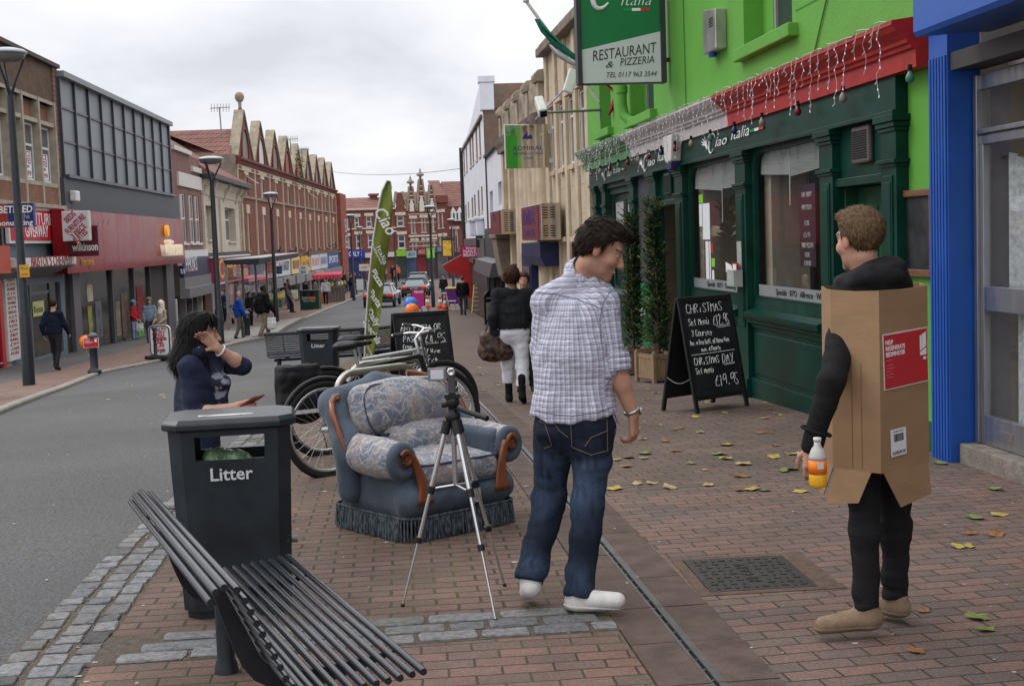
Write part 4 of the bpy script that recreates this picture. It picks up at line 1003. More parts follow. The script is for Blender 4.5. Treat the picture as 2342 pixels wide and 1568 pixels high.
m=Wb.mb();m.prism([(.12,zt-.05),(.12,zt+.06),(-3,zt+.5),(-3,zt+.4)],'x',a,b);m.build('roof',mat('dark_slate',(.05,.05,.055),.7,var=.3),Wb.root)
z0,z1=wz(1140,588),wz(1140,520)
m=Wb.mb();m.box(a+.4,b,.02,.16,z0,z1);m.build('fascia',mat('charcoal_fascia',(.05,.048,.056),.45,var=.1),Wb.root)
Wb.text('AME',mat('chrome_letters',(.6,.6,.62),.25,.9),FW.x(1148,550,.2),.2,wz(1148,548),.8,depth=.05,fit=2.6)
m=Wb.mb();m.prism([(.05,z0-.5),(.05,z0),(.55,z0-.1),(.65,z0-.5)],'x',a+.6,b-.3);m.build('awning_box',mat('charcoal_box',(.06,.06,.068),.4,var=.1),Wb.root)
m=Wb.mb();m.box(a+.5,b,.002,.03,-2,z0-.4);m.build('shop_opening',M_BLACK,Wb.root)
for x in(a+.6,4,8,b-.3):m=Wb.mb();m.box(x,x+.14,.03,.1,-2,z0-.4);m.build('mullion',mat('charcoal_frame',(.035,.04,.05),.4),Wb.root)
Tb=FR_('tall_white_house','tall white three storey house with curved parapet and bare brown end wall','house',FW,25)
a=b+.02;b=FW.x(1059,300);zk=wz(1108,168);zp=zk-1.25
ops=[]
for u0,u1 in((1064,1067),(1070,1073),(1079,1083),(1085,1089),(1094,1098),(1102,1106)):
 for v0,v1 in((lambda t:(345-t*85,396-t*44))((u0-1064)/40),(lambda t:(470-t*45,505-t*22))((u0-1064)/40)):ops.append((FW.x(u1,400),FW.x(u0,400),wz((u0+u1)/2,v1),wz((u0+u1)/2,v0)))
m=Tb.mb();wall(m,a,b,-3,zp,ops,.06,.18);n=16
for i in range(n):
 xa,xb=a+(b-a)*i/n,a+(b-a)*(i+1)/n;h=lambda x:zp+.15+1.0*max(0,math.cos((x-a)/(b-a)*math.pi*1.1)*.5+.5)**1.5
 m.quad((xa,.06,zp),(xb,.06,zp),(xb,.06,h(xb)),(xa,.06,h(xa)));m.quad((xa,-.3,h(xa)),(xb,-.3,h(xb)),(xb,.06,h(xb)),(xa,.06,h(xa)))
m.build('wall',M_WPAINT,Tb.root)
for o in ops:window(Tb,*o,-.08,.05,(.5,),(),M_WFRAME,mat('old_pane',(.18,.18,.19),.2,var=.3),sill=.1)
m=Tb.mb();m.box(a-.004,b,-8,.04,-3,zp+.05);m.box(a-.05,a+.3,-8,-.35,zp+.05,zk-.3);m.build('end_wall',brick_mat('bare_render',(.185,.135,.10),(.165,.12,.09),(.16,.118,.09),.225,.075,.004,'XZ',0,.95,.2,.3,patch=((.30,.10,.05),.9,.55)),Tb.root)
m=Tb.mb();m.box(a-.12,a+.5,-.4,.2,zk-.25,zk);m.box(a-.08,a+.42,-.35,.16,zp,zk-.25);m.build('kneeler',M_WPAINT,Tb.root,.03)
m=Tb.mb();m.box(a+.5,b,.06,.16,zp-.2,zp-.1);m.build('string_course',M_STONED,Tb.root)
m=Tb.mb();m.tube([(b-.2,.16,zp),(b-.2,.16,-2)],.09,8);m.build('downpipe',M_DARKWOOD,Tb.root)
m=Tb.mb();m.tube([(a-.02,-1.6,zk-.5),(a-.02,-1.75,zp-2),(a-.02,-1.6,zp-3.4)],.03,6);m.build('cable',M_DARKWOOD,Tb.root)
for u in(1082,1098):m=Tb.mb();x=FW.x(u,520,.2);z=wz(u,540);m.box(x-.45,x+.45,.06,.35,z,z+.6);m.box(x-.55,x+.55,.06,.42,z+.6,z+.75);m.build('corbel',M_WPAINT,Tb.root,.05)
m=Tb.mb();x=FW.x(1086,560,.1);zz_=wz(1086,590);m.box(a+.1,x,.05,.2,zz_,wz(1100,545));m.build('fascia',mat('grey_fascia',(.09,.085,.09),.5),Tb.root)
m=Tb.mb();m.box(x+.05,b-.5,.05,.2,zz_-.2,zz_+.9);m.build('far_fascia',mat('brown_fascia',(.10,.06,.045),.5),Tb.root)
m=Tb.mb();m.box(a+.3,b-.3,.07,.12,-3,zz_-.21);m.build('shopfront',mat('shopfront_dark',(.045,.03,.028),.4,var=.4,vs=1.5),Tb.root)
ch=FR_('chimney_stack','brick chimney stack with a terracotta pot above the stone parapet','chimney',FR,29.5,-1.2,5.0)
m=ch.mb();m.box(29.2,29.9,-1.5,-.9,5.0,5.75);m.box(29.15,29.95,-1.55,-.85,5.75,5.85);m.build('stack',brick_mat('chimney_brick',(.20,.075,.045),(.13,.06,.045),(.12,.10,.085)),ch.root)
m=ch.mb();m.lathe([(.13,0),(.11,.5),(.13,.52),(.12,.56)],12,(29.35,-1.2,5.85));m.build('pot',mat('terracotta',(.35,.11,.05),.8),ch.root)
# ================================================================ left side of the street
FL=Facade((-11.29,0.52,0),2.647,flip=True)
def lx(u,v=600,y=0.0):return FL.at(u,v,y)[0]
def lz(u,v,y=0.0):return FL.at(u,v,y)[1]
def lg(x):p=FL.w(x,0,0);return gz(p.x,p.y)
BR_BROWN=brick_mat('brown_brick',(.105,.064,.038),(.14,.082,.046),(.085,.064,.047),.225,.075,.012,var=.35,patch=((.05,.035,.025),.8,.6))
BR_RED=brick_mat('panel_brick',(.24,.095,.05),(.19,.075,.045),(.15,.11,.085),.225,.075,.012)
BR_PIER=brick_mat('pier_brick',(.27,.15,.10),(.21,.11,.075),(.07,.055,.05),.225,.15,.012)
M_CONC=mat('concrete_frame',(.33,.29,.235),.85,var=.25,vs=3,bump=.2)
M_SLATEB=mat('slate_blue_paint',(.115,.155,.19),.5,var=.12);M_SIGNRED=mat('sign_red',(.46,.022,.03),.35,var=.06);M_MAR=mat('maroon_lettering',(.30,.02,.03),.5,var=0)
M_CHARC=mat('charcoal_cladding',(.052,.060,.068),.55,var=.22,vs=1.2,stretch=(1,1,.25));M_PANELG=mat('grey_cladding',(.155,.17,.185),.45,.0,var=.07,vs=.6,spec=.4);M_MULL=mat('mullion_grey',(.055,.055,.075),.4,.3)
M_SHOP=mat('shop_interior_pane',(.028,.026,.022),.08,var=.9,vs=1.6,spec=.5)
xa,xb=lx(143),lx(-130)
D1=FR_('furniture_shop','brown brick furniture shop with concrete window fins and a red giveaway sign','shop',FL,lx(80))
ztop=(lz(129,161)+lz(0,98))/2
xp=lx(128,200);f=[lx(120,244),lx(83,231),lx(44,217),lx(11,205),lx(-26,190),lx(-66,180)]
zs,zm,zt_,zf=lz(110,420),lz(110,285),lz(120,243),lz(100,472)
m=D1.mb();wall(m,xa,xb,zf,ztop,[(f[0],f[-1],zs,zt_)],0,.24,8);m.build('wall',BR_BROWN,D1.root)
m=D1.mb();m.box(xa+.002,xp,.0,.06,zf,ztop+.02);m.build('pier',BR_PIER,D1.root)
m=D1.mb();m.box(xp,xb,-.1,.16,ztop,ztop+.12);m.build('coping',mat('lead_coping',(.07,.06,.055),.8,var=.3),D1.root)
m=D1.mb();m.box(f[0],f[-1],-.23,-.16,zm,zt_);m.build('brick_panel',BR_RED,D1.root)
m=D1.mb();m.box(f[0]-.2,f[-1],.002,.03,zf+.05,zs-.1);m.build('brick_panel',BR_RED,D1.root)
m=D1.mb()
for x in f:m.box(x-.07,x+.07,-.23,.07,zf+.05,zt_+.1)
m.box(f[0],f[-1],-.22,.05,zt_,zt_+.1);m.box(f[0],f[-1],-.23,.03,zm-.06,zm+.06);m.box(f[0],f[-1],-.22,.045,zs-.1,zs+.02)
m.build('concrete_frame',M_CONC,D1.root)
m=D1.mb();m.box(xa,xb,-.1,.25,zf-.06,zf+.05);m.build('ledge',M_CONC,D1.root)
for i in range(len(f)-1):
 a,b=f[i]+.5,f[i+1]-.12
 w_=window(D1,f[i]+.1,f[i+1]-.1,zs+.04,zm-.08,-.18,.07,(.62,),(),M_WFRAME,mat('dull_pane',(.09,.095,.10),.15,var=.4,vs=2))
 if i<3:
  g=D1.mb();g.box(f[i]+.4,f[i+1]-.2,-.145,-.14,zs+.12,zs+(zm-zs)*.5);g.build('window_poster',M_PAPER,D1.root)
  for t,q,s_ in(('PIECE',.44,.30),('SUITES',.33,.30),('FROM',.24,.16),('£299',.13,.30)):D1.text(t,M_MAR,(f[i]+f[i+1])/2+.1,-.135,zs+(zm-zs)*q,s_*.8,fit=(f[i+1]-f[i])*.52*(1 if s_>.2 else .6))
m=D1.mb();wall(m,xa,lx(8),-2,zf,[(lx(140,700),lx(72,700),-1.4,.75),(lx(70,700),lx(54,700),-1.7,.75)],0,.25);m.build('shopfront',M_SLATEB,D1.root)
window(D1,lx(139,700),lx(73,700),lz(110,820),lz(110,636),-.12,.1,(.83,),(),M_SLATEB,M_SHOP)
m=D1.mb();m.box(lx(70,700),lx(54,700),-.22,-.15,-1.7,.75);m.build('door',MATS['shopfront_dark'],D1.root)
m=D1.mb();m.box(lx(107,690),lx(81,690),-.09,-.085,lz(95,722),lz(95,688));m.build('yellow_poster',mat('pale_yellow_paper',(.55,.55,.24),.7),D1.root);D1.text('Resus',M_BLK,lx(94,700),-.08,lz(95,707),.3,fit=.9)
sgn=FR_('shop_sign','red furniture giveaway sign with white border and two small pictures','sign',FL,lx(85),.1,lz(100,560,.1))
a,b,c,e=lx(144,520,.15),lx(20,520,.15),lz(140,556,.15),lz(140,479,.15)
m=sgn.mb();m.box(a,b,.05,.15,c,e);m.build('border',M_WFRAME,sgn.root);m=sgn.mb();m.box(a+.12,b-.12,.15,.165,c+.08,e-.08);m.build('panel',M_SIGNRED,sgn.root)
sgn.text('FURNITURE',M_WLET,lx(80,500,.15),.17,c+(e-c)*.66,.5,fit=(b-a)*.62);sgn.text('GIVEAWAY',M_WLET,lx(83,530,.15),.17,c+(e-c)*.32,.5,fit=(b-a)*.42,bold=.004);sgn.text('9638900',M_WLET,lx(133,540,.15),.17,c+.17,.22,fit=(b-a)*.13)
m=sgn.mb();m.box(a+.25,a+1.15,.165,.175,c+(e-c)*.62,c+(e-c)*.92);m.box(a+.3,a+.85,.165,.175,c+(e-c)*.28,c+(e-c)*.58);m.build('picture',mat('sofa_picture',(.45,.36,.24),.6,var=.6,vs=2.5),sgn.root)
bs=FR_('shop_sign','long white box sign reading cheapest in red capitals over the furniture shop window','sign',FL,lx(110),.2,lz(110,608,.5))
a,b,c,e=lx(174,590,.8),lx(52,600,.8),lz(110,608,.8),lz(110,588,.8)
m=bs.mb();m.box(a,b,.4,.8,c,e);m.build('case',M_WFRAME,bs.root,.01);bs.text("BRISTOL'S CHEAPEST!",M_MAR,(a+b)/2-.2,.81,(c+e)/2,.42,fit=(b-a)*.80)
m=bs.mb();m.prism([(.0,c-.35),(.78,c-.02),(.78,c-.004),(.0,c-.004)],'x',a,b);m.build('shutter_box',M_GREY,bs.root)
ps=FR_('price_board','tall narrow white price board with red lettering beside the furniture shop door','sign',FL,lx(26),.1,-1.5)
a,b=lx(41,700,.12),lx(14,700,.12)
m=ps.mb();m.box(a,b,.03,.12,lz(25,826,.12),lz(25,590,.12));m.build('board',M_WFRAME,ps.root)
for i,t in enumerate(('CHESTS','£20','DIVANS','£15','BEDS','DOUBLE','£99','SINGLE','£55','3 PIECE','SUITES','£299','QUALITY','BUNKS','£99','LOADS','MORE')):ps.text(t,M_MAR,(a+b)/2,.125,lz(25,640+i*10.6,.12),.12,fit=(b-a)*.7)
def proj_sign(name,label,u0,u1,v0,v1,Z,th=.2,panels=()):
 """a sign hung out square to the facade, seen almost face on"""
 p=at_depth((u0+u1)/2,v1,Z);W=(u1-u0)*Z/FL_;H=(v1-v0)*Z/FL_
 t=thing(name,label,'sign',p,-FLH);return t,W,H
FL_=3000.0;FLH=R(2.647)
t,W,H=proj_sign('projecting_sign','red and blue betting shop sign projecting behind the near lamp post',-8,80,466,520,34)
m=MB();m.box(-W/2,-.15,-.1,.1,0,H);m.build('red_half',mat('sign_orange_red',(.30,.035,.02),.4),t);m=MB();m.box(-.15,W/2,-.1,.1,0,H);m.build('blue_half',mat('sign_navy',(.012,.02,.12),.4),t)
text('BETFRED',M_WLET,t,(.05,-.11,H*.74),.26,TF,fit=W*.86,bold=.006,shear=.1);text('the',mat('pale_lettering',(.4,.4,.45),.5),t,(W*.3,-.11,H*.45),.2,TF,fit=W*.2);text('bonus king',M_WLET,t,(.02,-.11,H*.18),.2,TF,fit=W*.9,bold=.004)
t,W,H=proj_sign('projecting_sign','square white beds and suites sign projecting between furniture shop and red store',147,208,483,551,38.7)
m=MB();m.box(-W/2,W/2,-.12,.12,0,H);m.build('case',mat('ivory_frame',(.55,.55,.48),.5),t,.02);m=MB();m.box(-W/2+.03,W/2-.05,-.13,-.115,.03,H-.03);m.build('panel',mat('lilac_white',(.50,.49,.54),.5,var=.05),t)
for tx,x,z,f_ in(('BEDS',-.18,.80,.46),('FURNITURE',.0,.56,.92),('3 PIECE',.10,.32,.66),('SUITES',.16,.15,.60)):text(tx,M_MAR,t,(x*W,-.135,z*H),.24,(R(90),R(-42),0),fit=f_*W,bold=.006)
xa,xb=lx(400,500),lx(143)
K=FR_('grey_clad_store','two storey store with gridded grey cladding above a deep red fascia','store',FL,(xa+xb)/2)
zt1=(lz(142,172)+lz(395,292))/2;zb1=(lz(142,399)+lz(391,447))/2;zr1=(lz(147,479,.5)+lz(413,502,.5))/2;zr0=(lz(160,624,.5)+lz(421,602,.5))/2
m=K.mb();m.box(xa,xb-.004,-9,0,zb1-1.5,zt1-.05);m.build('wall',BR_PIER,K.root)
g0,g1=lx(391,400,.15),lx(141,300,.15)
m=K.mb();m.box(g0,g1,.0,.10,zb1,zt1);m.build('cladding_panels',M_PANELG,K.root)
m=K.mb()
for i in range(11):x=g0+(g1-g0)*i/10;m.box(x-.035,x+.035,.1,.19,zb1,zt1-.12)
for k in(1,2):z=zb1+(zt1-zb1)*k/3;m.box(g0,g1,.1,.15,z-.035,z+.035)
m.box(g0-.1,g1+.05,.0,.32,zb1-.1,zb1);m.build('mullions',M_MULL,K.root)
m=K.mb();m.box(g0-.1,g1+.05,-.2,.34,zt1-.14,zt1+.04);m.build('capping',M_PANELG,K.root)
m=K.mb();m.box(xa,xb-.004,.0,.2,zr1,zb1-.1);m.build('band',M_CHARC,K.root)
x0,x1=lx(421,550,.6),lx(158,550,.6)
m=K.mb();m.box(x0,x1+.35,.2,.6,zr0,zr1);m.build('fascia',mat('glossy_red_fascia',(.225,.010,.016),.25,var=.04,vs=.5,spec=.14),K.root)
m=K.mb()
for i in range(1,9):m.box(x0+(x1-x0)*i/9-.006,x0+(x1-x0)*i/9+.006,.6,.602,zr0,zr1)
m.build('panel_joints',mat('fascia_joint',(.16,.008,.012),.4),K.root)
M_CREAML=mat('cream_letters',(.80,.66,.48),.4,var=.05,emit=.25)
lw=lx(376,580,.75)-lx(417,580,.75)
K.text('wilkinson',M_CREAML,(lx(376,580,.75)+lx(417,580,.75))/2,.68,lz(395,568,.7),.95,depth=.12,bold=.02,fit=lw)
K.text('The home of family value',mat('gold_lettering',(.5,.3,.04),.5),lx(200,595,.62),.62,lz(200,599,.62),.36,fit=(lx(164,599,.62)-lx(213,599,.62))*.62)
m=K.mb();zc=lz(391,528,.7);xq=lx(383,528,.7);m.tube([(xq,.61,zc),(xq,.74,zc)],[.24,.24],16);m.build('logo_dot',mat('amber',(.85,.38,.02),.4,emit=.3),K.root)
t,W,H=proj_sign('projecting_sign','dark red projecting sign with white lettering on the red store fascia',156,228,517,586,39.15)
m=MB();m.box(-W/2,W/2,-.1,.1,0,H);m.build('panel',mat('sign_maroon',(.10,.005,.012),.3),t);text('wilkinson',M_WLET,t,(.08,-.11,H*.30),.34,TF,fit=W*.80,bold=.008);m=MB();m.tube([(-.13*W,-.108,H*.47),(-.13*W,-.10,H*.47)],.05,10);m.build('logo_dot',MATS['amber'],t)
m=MB()
for i in range(7):m.tube([(-.1+i*.14,0,H),(-.1+i*.14+.05,0,H+.16)],.008,4)
m.build('bird_spikes',M_GREY,t)
zg=(lg(x0)+lg(x1))/2-.25
M_TILE=mat('grey_tile_pier',(.125,.115,.13),.4,var=.15,vs=2);M_SFR=mat('shopfront_grey',(.075,.08,.09),.4)
m=K.mb()
for u0,u1 in((188,204),(398,414)):m.box(lx(u1,700,.3),lx(u0,700,.3),-.2,.05,zg,zr0)
m.build('pier',M_TILE,K.root)
for u in(266,315,352):
 m=K.mb();x=lx(u,700,.1);m.box(x-.1,x+.1,-.08,.02,zg,zr0);m.build('mullion',M_SFR,K.root)
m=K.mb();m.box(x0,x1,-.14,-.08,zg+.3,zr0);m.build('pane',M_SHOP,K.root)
m=K.mb();m.box(lx(352,700),lx(190,700),-.3,.1,zg,zg+.33);m.build('stall_riser',M_SFR,K.root)
rnd=random.Random(5)
for u0,u1,v0,v1,c_ in((205,218,650,690,(.45,.40,.30)),(318,332,655,730,(.22,.008,.012)),(318,330,742,790,(.10,.45,.05)),(205,214,700,770,(.25,.25,.07)),(268,278,690,770,(.2,.16,.12)),(222,236,690,775,(.10,.11,.12)),(282,296,670,772,(.12,.09,.06)),(370,384,690,730,(.28,.16,.08))):
 m=K.mb();m.box(lx(u1,700),lx(u0,700),-.08,-.06,lz(u0,v1),lz(u0,v0));m.build('window_display',mat('display_%d'%u0+'_%d'%v0,c_,.6,var=.6,vs=3),K.root)
m=K.mb();m.box(lx(398,700),lx(353,700),-.078,-.07,zg,zr0);m.build('recess',mat('entrance_brown',(.055,.045,.036),.6,var=.3),K.root)
ab=FR_('alarm_box','cream alarm box on the charcoal band above the white projecting sign','alarm box',FL,lx(167,460,.2),.2,lz(167,462,.2));m=ab.mb();x=lx(167,450,.25);m.box(x-.25,x+.25,.2,.42,lz(167,462,.2),lz(167,437,.2));m.build('housing',M_WFRAME,ab.root,.05)
BR_DKRED=brick_mat('dark_red_brick',(.21,.06,.04),(.14,.045,.035),(.20,.16,.14),.225,.075,.016,var=.25)
M_TILER=brick_mat('clay_roof_tiles',(.25,.10,.075),(.17,.085,.07),(.07,.04,.035),.32,.3,.03,'XZ',0,.85,.9,.35,patch=((.13,.10,.075),1.5,.6))
xb2,xa2=lx(400,500),lx(463,500)
Bn=FR_('narrow_brick_house','narrow dark red brick house with three slim white sash windows and stepped parapet','house',FL,(xa2+xb2)/2)
zp=lz(402,345);zw1=lz(430,450);zw0=lz(430,545);zs2=lz(430,572)
wx=[lx(u,500)for u in(415,425,434,443,447,456)]
ops=[(wx[1]-.1,wx[0]+.2,zs2+.35,zw1+.1),(wx[3]-.1,wx[2]+.1,zs2+.35,zw1+.1),(wx[5]-.1,wx[4]+.1,zs2+.35,zw1+.1)]
m=Bn.mb();wall(m,xa2,xb2-.003,zs2,zp,ops,.0,.15,9);m.build('wall',BR_DKRED,Bn.root)
for o in ops:window(Bn,*o,-.08,.07,(.5,),(),M_WFRAME,MATS['dull_pane'],sill=.1,sill_m=M_WFRAME)
zl=lz(430,425);m=Bn.mb();m.box(lx(458,430),lx(405,420),.0,.1,zl-.1,zl+.55);m.build('lintel_band',mat('white_lintel',(.55,.52,.48),.7,var=.12),Bn.root)
m=Bn.mb();m.box(lx(432,360),xb2,-.3,.15,zp,zp+.2);m.box(xa2+.02,lx(434,360),-.3,.14,zp-.75,zp-.5);m.build('coping',MATS['white_lintel'],Bn.root)
m=Bn.mb();m.box(xa2,xb2,.0,.2,zs2-.7,zs2+.0);m.build('ledge',M_WFRAME,Bn.root)
fz1,fz0=lz(430,588,.25),lz(430,634,.25)
m=Bn.mb();m.box(xa2+.1,xb2-.1,.05,.25,fz0,fz1);m.build('fascia',mat('navy_fascia',(.018,.020,.07),.4),Bn.root);Bn.text("PIPKIN'S",M_WLET,lx(438,610,.25),.26,(fz0+fz1)/2+.1,1.0,fit=(xb2-xa2)*.40);Bn.text('TEL. 963',M_WLET,lx(418,625,.25),.26,fz0+.3,.3,fit=1.2)
m=Bn.mb();m.box(lx(444,610,.25),lx(432,610,.25),.252,.262,fz0+.28,fz0+.36);m.build('red_rule',M_SIGNRED,Bn.root)
m=Bn.mb();m.box(xa2,xb2,.05,.5,fz0-.95,fz0-.5);m.box(xa2,xb2,.05,.3,fz0-.5,fz0);m.build('shutter_box',M_GREY,Bn.root)
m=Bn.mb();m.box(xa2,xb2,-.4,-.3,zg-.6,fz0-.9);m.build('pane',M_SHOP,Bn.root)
for u in(404,425,440,452,462):
 m=Bn.mb();x=lx(u,700,.1);m.box(x-.1,x+.1,-.2,.12,zg-.6,fz0-.9);m.build('mullion',M_WFRAME if u in(404,462)else M_GREY,Bn.root)
M_CRM=mat('cream_render',(.50,.44,.355),.8,var=.14,vs=1.5,bump=.2)
xb3,xa3=xa2-.01,lx(553,500)
Cr=FR_('cream_house','cream rendered two storey house with tiled roof and dark eaves over the casino shop','house',FL,(xa3+xb3)/2)
ze=(lz(454,408)+lz(560,428))/2;zc0=lz(500,578)
ops=[(lx(489,500),lx(467,500),lz(475,548),lz(475,470)),(lx(538,500),lx(515,500),lz(520,552),lz(520,475))]
m=Cr.mb();wall(m,xa3,xb3,zc0,ze,ops,0,.45,9);m.build('wall',M_CRM,Cr.root)
for o in ops:window(Cr,o[0]+.1,o[1]-.8,*o[2:],-.38,.09,(.66,),(.5,),M_WFRAME,MATS['dull_pane'],sill=.12,sill_m=M_CRM)
m=Cr.mb()
for x in(xa3+.15,(ops[0][0]+ops[1][1])/2,xb3-.15):m.box(x-.22,x+.22,.0,.12,zc0,ze-1.0)
for x in(xa3+.4,xa3+2.7,(xa3+xb3)/2,xb3-2.4,xb3-.4):m.prism([(0,ze-1.2),(.1,ze-1.0),(.2,ze-.7),(.45,ze-.4),(.5,ze-.1),(0,ze-.1)],'x',x-.12,x+.12)
m.prism([(0,ze-.9),(.06,ze-.9),(.12,ze-.5),(.4,ze-.15),(0,ze-.12)],'x',xa3,xb3);m.build('cove',M_CRM,Cr.root)
m=Cr.mb();m.box(xa3-.3,xb3+.2,.0,.75,ze-.1,ze+.12);m.build('gutter',M_DARKWOOD,Cr.root)
m=Cr.mb();m.push([(xa3-.3,.75,ze+.13),(xb3+.2,.75,ze+.13),(xb3+.2,-4.5,ze+3.4),(xa3-.3,-4.5,ze+3.4),(xa3-.3,-9,ze),(xb3+.2,-9,ze)],[(0,1,2,3),(1,5,2),(3,2,5,4),(0,3,4)]);m.build('roof',M_TILER,Cr.root)
m=Cr.mb();m.box(xa3,xb3,.02,.2,zc0-1.0,zc0+.02);m.box(xa3,xb3,-.3,-.2,-3,zc0-1);m.build('shop_band',mat('dark_stone_band',(.045,.038,.035),.7,var=.3),Cr.root)
cs=FR_('casino_sign','crimson sign with tall yellow casino lettering','sign',FL,lx(510),.3,lz(510,650,.5))
a,b,c,e=lx(572,600,.5),lx(494,620,.5),lz(530,641,.5),lz(530,587,.5)
m=cs.mb();m.box(a,b,.2,.5,c,e);m.build('panel',mat('crimson_sign',(.34,.03,.065),.45,var=.06),cs.root);m=cs.mb();m.box(a-.05,b+.1,.2,.55,e,e+.08);m.box(a-.05,b+.1,.2,.54,c-.08,c);m.build('trim',M_WFRAME,cs.root)
cs.text('Casino Slots',mat('yellow_letters',(.78,.42,.02),.5,var=0),(a+b)/2,.51,(c+e)/2,1.5,fit=(b-a)*.84,bold=.012)
m=Cr.mb();m.box(lx(483,700,.2),lx(468,700,.2),-.3,.25,zg-1,zc0-1);m.build('brown_pier',mat('brown_panel',(.10,.042,.018),.6),Cr.root)
m=Cr.mb();m.box(lx(500,700,.2),lx(484,700,.2),-.3,.25,zg-1,zc0-1);m.box(lx(558,700,.2),lx(545,700,.2),-.3,.25,zg-1,zc0-1);m.build('pale_pier',mat('pale_pier',(.30,.275,.27),.6),Cr.root)
m=Cr.mb();m.box(lx(545,700),lx(500,700),-.28,-.15,zg-1,zc0-1);m.build('pane',mat('reddish_pane',(.10,.045,.04),.15,var=.6,vs=1),Cr.root)
m=Cr.mb();m.box(lx(543,700),lx(529,700),-.15,-.1,zg-.8,zc0-1.2);m.build('red_display',mat('red_glow',(.60,.04,.02),.4,emit=.15),Cr.root)
m=Cr.mb();m.box(lx(528,700),lx(507,700),-.15,-.05,zc0-2.3,zc0-2.2);m.box(lx(509,700),lx(506,700),-.15,-.05,zg-.8,zc0-1.2);m.build('door_frame',M_WFRAME,Cr.root)
pT=FL.w(lx(550,560),0,0);FT=Facade((pT.x,pT.y,0),5.07,flip=True)
def tx_(u,v=500,y=0.0):return FT.at(u,v,y)[0]
def tz_(u,v,y=0.0):return FT.at(u,v,y)[1]
BR_TER=brick_mat('terrace_brick',(.215,.056,.034),(.165,.046,.03),(.16,.085,.06),.225,.075,.012,var=.2)
M_MOULD=mat('oxblood_moulding',(.13,.025,.018),.6,var=.2);M_COPE=mat('lichen_coping',(.27,.23,.17),.9,var=.35,vs=2)
x_far=tx_(769,500);NB=9;bw=-x_far/NB
zE=(tz_(548,364)+tz_(768,440))/2;zS=(tz_(553,448)+tz_(770,490))/2;zSh=(tz_(565,600-8)+tz_(766,566))/2
T=FR_('gabled_terrace','long red brick terrace with nine steep gables, arched recesses and cream window surrounds','terrace',FT,x_far/2)
zbase=-3.4
ops=[];
for i in range(NB):
 c=-bw*(i+.5);ops+=[(c-.62,c+.62,zS+.12,zE-.75),(c-.5,c+.5,zSh+.3,zS-.9)]
m=T.mb();wall(m,x_far,0,zSh-.1,zE,ops,0,.14,11);m.build('wall',BR_TER,T.root)
rg=random.Random(3)
GH=[2.75,2.6,2.5,2.55,2.4,2.45,2.3,2.4,2.35]
for i in range(NB):
 c=-bw*(i+.5);hw=bw*.47;H=GH[i]+.25
 m=T.mb();m.prism([(c-hw,zE+.2),(c+hw,zE+.2),(c+.16,zE+.2+H),(c-.16,zE+.2+H)],'y',-.30,.0);g_=m.build('gable',BR_TER,T.root)
 m=T.mb();
 for s in(-1,1):m.bar((c+s*hw,-.2,zE+.2),(c+s*.12,-.2,zE+.25+H),.62,.16,(s,0,.8))
 m.build('coping',M_COPE,g_)
 m=T.mb();pts=[];w_=hw*.42;h0=H*.62
 for k in range(15):
  t=math.pi*k/14;pts.append((c+w_*math.cos(t),zE+.25+h0*math.sin(t)**.8))
 m.prism(pts,'y',.0,.02);m.build('arch_recess',mat('recess_%s'%('white' if i==1 else 'brick' if i in(3,4)else 'grey'),(.55,.55,.55)if i==1 else((.26,.06,.035)if i in(3,4)else(.16,.14,.12)),.5),g_)
 m=T.mb();m.tube([(p[0],.03,p[1])for p in pts],.09,6);m.build('arch_moulding',M_MOULD,g_)
 for(x0_,x1_,z0_,z1_),hh in((ops[2*i],.5),(ops[2*i+1],.35)):
  mt=MATS['white_lintel']if i==1 else M_CREAM
  wd=window(T,x0_,x1_,z0_,z1_,-.1,.07,(),(.5,),mt,M_PANE,sill=.1,sill_m=M_COPE)
  m=T.mb();m.box(x0_-.1,x1_+.1,.0,.06,z1_-.1,z1_+.45);m.box((x0_+x1_)/2-.10,(x0_+x1_)/2+.10,-.1,.02,z0_,z1_-.1);m.build('surround',mt,T.root)
 if i in(0,5):
  m=T.mb();m.push([(c-.5,.0,zE-.9),(c,.0,zE-.9),(c,.75,zS+.9),(c-.5,.75,zS+.9)],[(0,1,2,3)]);m.build('open_casement',M_WFRAME,T.root)
m=T.mb()
for i in range(NB+1):m.box(-bw*i-.11,-bw*i+.11 if i else 0,.0,.09,zSh,zE-.2)
m.build('cream_strips',M_CREAM,T.root)
m=T.mb();m.box(x_far,0,.0,.08,zE-.62,zE-.3);m.build('cream_frieze',M_CREAM,T.root)
m=T.mb()
for i in range(NB):m.box(-bw*(i+1)+.3,-bw*(i+1)+1.3,.08,.095,zE-.55,zE-.37);m.box(-bw*i-1.3,-bw*i-.3,.08,.095,zE-.55,zE-.37)
m.build('frieze_brick',M_MOULD,T.root)
m=T.mb();m.prism([(0,zE-.3),(.12,zE-.3),(.2,zE-.1),(.34,zE),(.34,zE+.12),(0,zE+.2)],'x',x_far,.05);m.build('cornice',M_MOULD,T.root)
m=T.mb();m.box(x_far,0,.0,.1,zS-.06,zS+.08);m.build('string_course',M_COPE,T.root)
m=T.mb();m.push([(x_far,-.3,zE),(0,-.3,zE),(0,-5,zE+2.0),(x_far,-5,zE+2.0),(x_far,-10,zE),(0,-10,zE)],[(0,1,2,3),(3,2,5,4)]);m.push([(.02,-.35,zE-.5),(.02,-.35,zE-.0),(.02,-11,zE-.0),(.02,-11,zE-.5)],[(0,1,2,3)]);m.build('roof',M_TILER,T.root)
zl2=tz_(500,352,-3)
